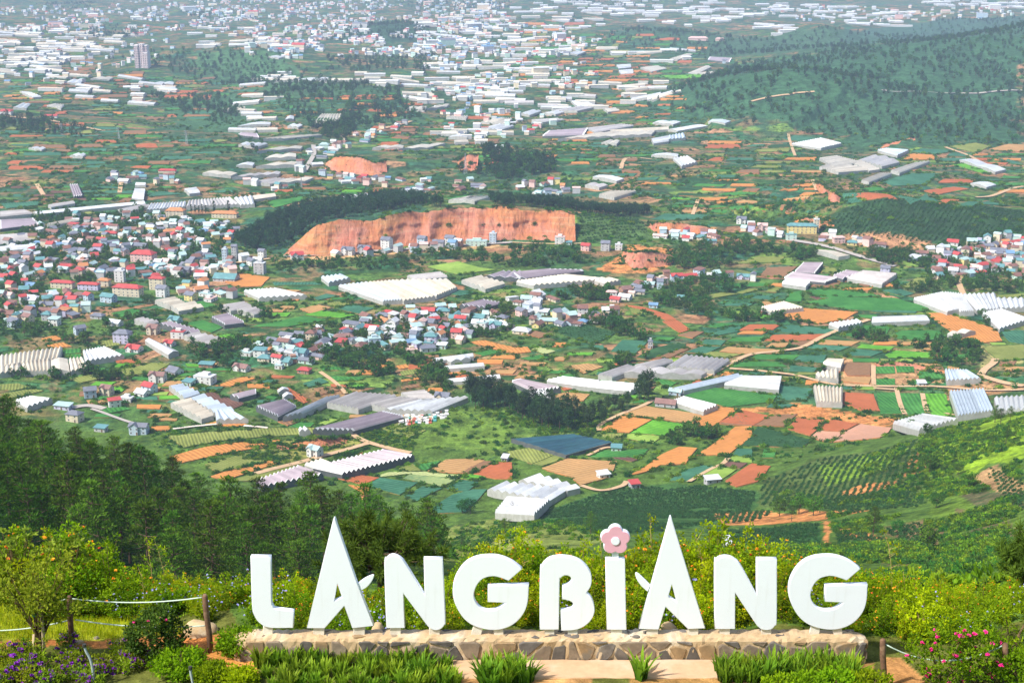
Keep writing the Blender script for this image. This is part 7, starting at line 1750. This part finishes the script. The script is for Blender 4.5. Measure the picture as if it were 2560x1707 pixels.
for (a, b, lb) in ((('Q4', 300, 1345), ('Q4', 312, 1120), 'short pale stake left of the small tree'), (('Q4', 410, 1370), ('Q4', 372, 780), 'long pale stake leaning on the small tree')):
    q = front(*a); t_ = at_y(*px(*b), q.y + .05); mb = MB(); mb.tube([(0, 0, -.1), (t_ - q) * .5 + Vector((.004, 0, 0)), t_ - q], [.032, .03, .026], 7)
    o = mb.build('stake', M_WOOD, smooth=True, loc=q); tag(o, lb, 'stake')
# big leaved shrub rising at the left edge
def big_leaf(seed, w, h):
    rng = np.random.default_rng(seed); st = MB(); V, F, T, n0 = [], [], [], 0
    for k in range(26):
        a = rng.uniform(0, 6.28); rad = w * rng.uniform(.2, 1); e = Vector((math.cos(a) * rad, math.sin(a) * rad, h * rng.uniform(.62, .95))); st.tube([(0, 0, 0), e * .5 + Vector((0, 0, .15)), e], [.02, .014, .006], 4, cap=False)
        m = 11; dd = rand_dirs(m, rng); dd[:, 2] = np.abs(dd[:, 2]) * .8; v, f = leaves(np.tile(np.array(e), (m, 1)), dd, rng.uniform(.09, .15, m), np.full(m, .055), rng, .1)
        V.append(v); F.append(f + n0); n0 += len(v); T.append(np.repeat(rng.uniform(.2, 1, m), 4))
    return [('stems', st.mesh('stems', [M_STEM])), ('foliage', fmesh('foliage', np.concatenate(V), np.concatenate(F), [leaf_mat('large_leaves', (.09, .17, .015), (.36, .48, .05), .01, .1, .4, .5)], tint=np.concatenate(T)))]
for c, x, y, sd_, lb in (('Q4', 120, 240, 710, 'shrub with broad pale leaves at the upper left of the terrace'), ('Q4', 590, 260, 711, 'shrub with broad pale leaves right of the small tree top')):
    q = at_y(*px(c, x, y), 26.4); z = float(hz(q.x, q.y)[0]); put(big_leaf(sd_, .45, q.z - z + .15), (q.x, q.y, z), 1, 0, 'broad_leaved_shrub', lb, 'shrub')
# round azalea and the pink flowered one
def round_bush(seed, w, h, n, lm, fl, ln=.075, wd=.045, per=16, fr=.035):
    rng = np.random.default_rng(seed); d = rand_dirs(n, rng); r = rng.uniform(.55, 1, (n, 1)) ** .5
    lob = (1 + .16 * np.sin(4 * d[:, 0] + seed) * np.cos(5 * d[:, 2]))[:, None]
    C = d * r * lob * np.array([w, w, h * .45]) + np.array([0, 0, h * .55]); st = MB()
    for k in range(10):
        e = C[k]; st.tube([(e[0] * .1, e[1] * .1, -.1), (e[0] * .4, e[1] * .4, e[2] * .5), tuple(e)], [.025, .016, .006], 5, cap=False)
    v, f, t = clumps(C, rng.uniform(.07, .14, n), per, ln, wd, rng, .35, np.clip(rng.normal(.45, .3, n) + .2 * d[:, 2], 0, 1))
    out = [('stems', st.mesh('stems', [M_STEM])), ('foliage', fmesh('foliage', v, f, [lm], tint=t))]
    for nm, k in fl:
        i = rng.choice(np.nonzero(d[:, 1] < .5)[0], k); P = C[i] * np.array([1.06, 1.06, 1.03]) + rng.normal(0, .03, (k, 3)); out.append(('blossom', blobs(P, fr * rng.uniform(.8, 1.3, k), PETAL[nm], 'blossom', rng)))
    return out
put(round_bush(720, .49, 1.0, 210, M_AZA, (('pink', 4),)), front('Q4', 1440, 1370), 1, 0, 'azalea_bush', 'dark rounded bush with a few pink buds beside the fence post', 'bush')
q = front('F4', 1250, 1600)
put(round_bush(721, .62, 1.15, 120, M_LANTD, (('pink', 30),), fr=.05), q, 1, 0, 'azalea_bush', 'loose bush with magenta pink flowers right of the sign', 'bush')
q = front('F4', 1440, 1560); put(round_bush(722, .5, 1.05, 90, M_LANTD, (('pink', 18),), fr=.05), q, 1, 0, 'azalea_bush', 'pink flowered bush nearer the right edge post', 'bush')
for c, x, y, w, h, lb in (('F4', 1600, 1420, .9, 1.15, 'dark green bush behind the right edge post'), ('F4', 1680, 1600, .45, .7, 'bright yellow green bush in the lower right corner'), ('F4', 700, 1650, .4, .46, 'low bright bush under the right end of the plinth'), ('F4', 860, 1650, .36, .46, 'low bright bush beside the post right of the plinth'), ('F4', 540, 1655, .36, .42, 'low bright bush below the last letters'), ('F4', 400, 1655, .3, .38, 'low leafy bush below the last N'),
                          ('Q4', 1950, 1560, .3, .3, 'tiny bright plant beside the low rock'), ('Q4', 1650, 1480, .45, .4, 'leafy plant in front of the dark round bush'), ('Q4', 2200, 1290, .4, .42, 'weedy clump at the left end of the plinth'), ('Q4', 2200, 1600, .3, .28, 'bright green tuft on the orange soil'), ('F4', 1150, 1330, .6, .8, 'green bush behind the pink flowers')):
    put(round_bush(730 + int(x), w, h, 130, M_LANTD if 'dark' in lb or 'weedy' in lb or 'low ' in lb else M_LANT, (('pink', 2),) if 'low leafy' in lb else ()), front(c, x, y), 1, rl.uniform(0, 6), 'bush', lb, 'bush')
# sword leaved clumps before the plinth
def sword(seed, n=70, h=.5, w=.32):
    rng = np.random.default_rng(seed); V, F, T = [], [], []; n0 = 0
    for k in range(n):
        a = rng.uniform(0, 6.28); r0 = w * .6 * math.sqrt(rng.random()); L = h * rng.uniform(.6, 1.15); out = rng.uniform(.05, .6); wd = rng.uniform(.022, .042)
        b = np.array([math.cos(a) * r0, math.sin(a) * r0, 0]); dr = np.array([math.cos(a), math.sin(a), 0]); s = np.array([-math.sin(a + rng.normal(0, .6)), math.cos(a + rng.normal(0, .6)), 0]) * wd
        for i, t in enumerate((0, .35, .7, 1)):
            c = b + dr * out * L * t * t + np.array([0, 0, L * t * (1 - .18 * out * t)]); k_ = (.55, 1, .8, .04)[i]; V += [c - s * k_, c + s * k_]
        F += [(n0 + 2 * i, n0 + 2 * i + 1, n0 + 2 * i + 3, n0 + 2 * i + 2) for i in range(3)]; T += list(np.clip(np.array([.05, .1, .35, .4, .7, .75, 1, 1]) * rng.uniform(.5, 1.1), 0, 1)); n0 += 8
    return [('leaves', fmesh('leaves', np.array(V), np.array(F), [M_FERN], tint=np.array(T)))]
SW = [sword(760 + i) for i in range(4)]; SWS = sword(770, 24, .42, .12)
lab = 'clump of upright sword shaped leaves along the left half of the plinth'
for row, (v0, sc) in enumerate(((1215, 1.0), (1290, 1.0), (1350, .85))):
    for x in range(250 + row * 35, 1520, 92):
        put(rl.choice(SW), front('F2', x + rl.uniform(-14, 14), v0 + rl.uniform(-12, 12)), sc * rl.uniform(.42, .74), rl.uniform(0, 6.28), 'sword_leaf_plant', lab, 'plant', 'sword leaf plants at the left half of the plinth')
for x, y in ((1700, 1300), (1790, 1270), (1880, 1300), (1960, 1310), (1830, 1330), (1740, 1350)):
    put(rl.choice(SW), front('F2', x, y), rl.uniform(.75, 1.0), rl.uniform(0, 6.28), 'sword_leaf_plant', 'plant of the leafy clump growing on the ledge below the G', 'plant', 'sword leaf clump below the G')
put(SWS, front('F3', 635, 1300), 1.3, 0, 'sword_leaf_plant', 'single small tuft of sword leaves below the second A', 'plant')
for row, v0 in enumerate((1250, 1310)):
    for x in range(1160 + row * 30, 2080, 84):
        put(rl.choice(SW), front('F3', x + rl.uniform(-12, 12), v0), rl.uniform(.6, .85), rl.uniform(0, 6.28), 'sword_leaf_plant', 'clump of sword shaped leaves below the last two letters', 'plant', 'sword leaf plants below the last letters')
# purple flowered plants
PV = [round_bush(780 + i, .2, .26, 34, M_GRN, (('violet', 12),), .06, .03, 12, .055) for i in range(3)]
for x, y in ((70, 1400), (150, 1430), (210, 1500), (120, 1490), (260, 1420), (340, 1480), (190, 1560), (60, 1560), (320, 1560), (600, 1350), (660, 1370), (740, 1390), (650, 1450), (700, 1520), (790, 1540), (630, 1225), (950, 1470), (1080, 1290), (1140, 1320), (1190, 1400), (1130, 1470), (1270, 1400), (1340, 1430), (870, 1590), (440, 1580), (240, 1330), (550, 1560), (40, 1370)):
    put(rl.choice(PV), front('Q4', x, y), rl.uniform(.8, 1.2), rl.uniform(0, 6.28), 'purple_flower', 'small plant with violet flowers in the lower left bed', 'flower', 'violet flowers of the lower left bed')
# posts, ropes
M_POST = mat('post_wood', (.20, .11, .06), (.12, .065, .04), 9, .85, (.3, .2, .12), 3, .5, .02)
M_ROPE = mat('pale_rope', (.55, .66, .55), (.45, .55, .45), 20, .8)
def post(b, t, lb, ymin=18):
    q = front(*b); e = at_y(*px(*t), q.y); d = e - q; mb = MB()
    mb.tube([(0, 0, -.25), d * .33 + Vector((.008, 0, 0)), d * .66 + Vector((-.006, 0, 0)), d * .97, d], [.055, .053, .052, .05, .03], 9)
    o = mb.build('fence_post', M_POST, smooth=True, loc=q); tag(o, lb, 'post', 'fence posts'); return q, e
A0, A1 = post(('Q4', 655, 1215), ('Q4', 636, 765), 'round wooden fence post left of the dark bush')
B0, B1 = post(('Q4', 1935, 1280), ('Q4', 1878, 752), 'leaning wooden fence post near the boulder')
C0, C1 = post(('F4', 943, 1590), ('F4', 938, 1335), 'dark wooden post at the right end of the plinth')
D0, D1 = post(('F4', 1592, 1580), ('F4', 1580, 1358), 'wooden fence post near the right picture edge')
def rope(a, b, sag, lb):
    mb = MB(); mid = a.lerp(b, .5); mb.tube([a.lerp(b, t) - Vector((0, 0, sag * 4 * t * (1 - t))) - mid for t in np.linspace(0, 1, 15)], .013, 6)
    o = mb.build('rope', M_ROPE, smooth=True, loc=mid); tag(o, lb, 'rope', 'fence ropes')
yA = A0.y
rope(A1 - Vector((-.05, 0, .06)), B1 - Vector((.05, 0, .06)), .09, 'upper pale rope sagging between the two left posts')
rope(at_y(*px('Q4', 690, 985), A0.y), at_y(*px('Q4', 1880, 1040), B0.y), .08, 'lower pale rope between the two left posts, passing behind the bush')
rope(at_y(*px('Q4', 390, 835), A0.y + .4), A1 - Vector((.05, 0, .06)), .02, 'upper rope end running left from the post to the small tree')
rope(at_y(*px('Q4', -200, 1085), A0.y), at_y(*px('Q4', 630, 990), A0.y), .07, 'lower pale rope running off the left picture edge')
rope(C1 - Vector((-.05, 0, .1)), D1 - Vector((.05, 0, .05)), .3, 'thin rope hanging between the two right posts')
# rocks
M_ROCK = mat('pale_rock', (.56, .42, .24), (.45, .31, .16), 3, .9, (.62, .54, .4), 1.2, .6, .04)
M_ROCKG = mat('grey_rock', (.36, .3, .23), (.25, .2, .15), 4, .9, (.45, .38, .28), 1.5, .6, .04)
def rock(p, sx, sy, sz, seed, lb, m):
    bm = bmesh.new(); bmesh.ops.create_icosphere(bm, subdivisions=3, radius=1); rng = random.Random(seed); o_ = [Vector((rng.gauss(0, 1), rng.gauss(0, 1), rng.gauss(0, 1))).normalized() for _ in range(14)]; dd = [rng.uniform(.62, .95) for _ in o_]
    for v in bm.verts:
        for n_, d in zip(o_, dd):
            e = v.co.dot(n_) - d
            if e > 0: v.co -= n_ * e * .85
        v.co = Vector((v.co.x * sx, v.co.y * sy, v.co.z * sz))
    me = bpy.data.meshes.new('rock'); bm.to_mesh(me); bm.free(); me.materials.append(m); me.polygons.foreach_set('use_smooth', [True] * len(me.polygons))
    tag(link('rock', me, None, p), lb, 'rock')
rock(front('Q4', 1850, 1110), .36, .25, .30, 1, 'large tan boulder between the bush and the leaning post', M_ROCK)
rock(front('Q4', 2020, 1570), .24, .2, .13, 2, 'flat tan rock on the soil at the lower edge', M_ROCK)
rock(front('Q4', 2260, 1225), .26, .2, .2, 3, 'rough grey rock against the left end of the plinth', M_ROCKG)
rock(front('Q4', 720, 1200), .12, .1, .06, 4, 'small orange stone beside the left post', M_ROCK)
rock(front('Q4', 885, 1160), .06, .06, .06, 5, 'small grey stone in the grass', M_ROCKG)
rock(front('Q4', 1100, 1185), .12, .09, .06, 6, 'low tan stone left of the dark bush', M_ROCK)
q = at_y(*px('F3', 820, 975), 24.0); rock(Vector((q.x, q.y, GZ + .08)), .22, .15, .2, 7, 'tan boulder seen under the second A', M_ROCK)
q = at_y(*px('F2', 1010, 985), 24.0); rock(Vector((q.x, q.y, GZ + .08)), .15, .12, .2, 8, 'tan boulder between the first A and N', M_ROCK)
# grey water pipes
M_PIPE = mat('grey_pipe', (.42, .47, .5), (.33, .38, .4), 6, .45)
for s, lb in (('775,1225 790,1275 825,1340 845,1410 858,1500 870,1600', 'bent grey plastic pipe rising from the violet flowers'), ('1748,1430 1752,1480 1765,1540 1775,1610', 'short grey pipe at the lower edge left of the rock')):
    P = parse(s); b = front('Q4', P[-1][0], P[-1][1]); L = [at_y(*px('Q4', x, y), b.y) - b for x, y in P]
    mb = MB(); mb.tube([tuple(l) for l in smooth_line(L, 4)], .022, 8); o = mb.build('water_pipe', M_PIPE, smooth=True, loc=b); tag(o, lb, 'pipe')
    mb = MB(); mb.tube([tuple(L[0] + Vector((-.005, 0, -.02))), tuple(L[0] + Vector((.0, 0, .035)))], .034, 8); mb.build('cap', mat('dark_cap', (.05, .05, .045), None, 4, .6), o)
# grass
def tuft(seed, n, h, m):
    rng = np.random.default_rng(seed); c = np.column_stack([rng.normal(0, .05, n), rng.normal(0, .05, n), np.zeros(n)]); d = rng.normal(0, .38, (n, 3)); d[:, 2] = 1
    v, f = leaves(c, d, rng.uniform(.5, 1.1, n) * h, np.full(n, .017), rng, .06)
    return fmesh('plant', v, f, [m], tint=np.repeat(rng.uniform(0, 1, n), 4))
GT = [tuft(800 + i, 16, .24, M_GRASS) for i in range(3)]; GT2 = [tuft(810 + i, 14, .14, M_GRN) for i in range(3)]
def gz(c, s, n): return zone_pts(c, s, n, 18, False)
g1 = gz('Q4', '-120,870 600,880 1250,930 1700,1040 1700,1120 1230,1150 600,1165 -120,1185', 3600); scatter('meadow_grass', g1, npr.uniform(.6, 1.2, len(g1)), GT, 'sunlit yellow green grass behind the rope fence', 'grass', npr)
g2 = np.concatenate([gz('Q4', '-120,1250 600,1225 1240,1240 1700,1260 1900,1300 1850,1400 1900,1600 -120,1640', 6500), gz('F2', '-60,1100 200,1130 300,1340 1500,1340 1500,1400 -60,1400', 700), gz('Q4', '1500,940 2100,960 2300,1060 2050,1110 1700,1110', 700), gz('F3', '2080,980 2352,980 2352,1120 2140,1130', 500), gz('F2', '1500,1310 2400,1310 2400,1360 1500,1360', 420), gz('F3', '500,1300 1200,1300 1200,1370 500,1370', 420), gz('F3', '2120,1140 2352,1100 2352,1200 2130,1200', 300), gz('F4', '1150,1380 1750,1380 1750,1650 1250,1650', 900)])
scatter('terrace_weeds', g2, npr.uniform(.5, 1.3, len(g2)), GT2 + [m for m in (shrub(830, .12, 8, 8, M_LANTD, .06, .03), shrub(831, .1, 8, 8, M_GRN, .06, .03))], 'low green weeds over the terrace soil', 'weeds', npr)

# ------------------------------------------------------------------ haze
zlo = float(ZZ.min()) - 1.0
mb = MB(); mb.box(-23000, 23000, -60, 16200, zlo, 284.0)
hm = bpy.data.materials.new('haze_air'); hm.use_nodes = True
nt = hm.node_tree; nt.nodes.clear()
ho = nt.nodes.new('ShaderNodeOutputMaterial'); pv = nt.nodes.new('ShaderNodeVolumePrincipled')
pv.inputs['Color'].default_value = (.55, .72, 1.0, 1); pv.inputs['Density'].default_value = 0.000092; pv.inputs['Anisotropy'].default_value = 0.0
nt.links.new(pv.outputs[0], ho.inputs['Volume'])
o = mb.build('haze', hm); tag(o, kind='stuff'); o['label'] = 'thin blue haze over the valley'; o['category'] = 'haze'
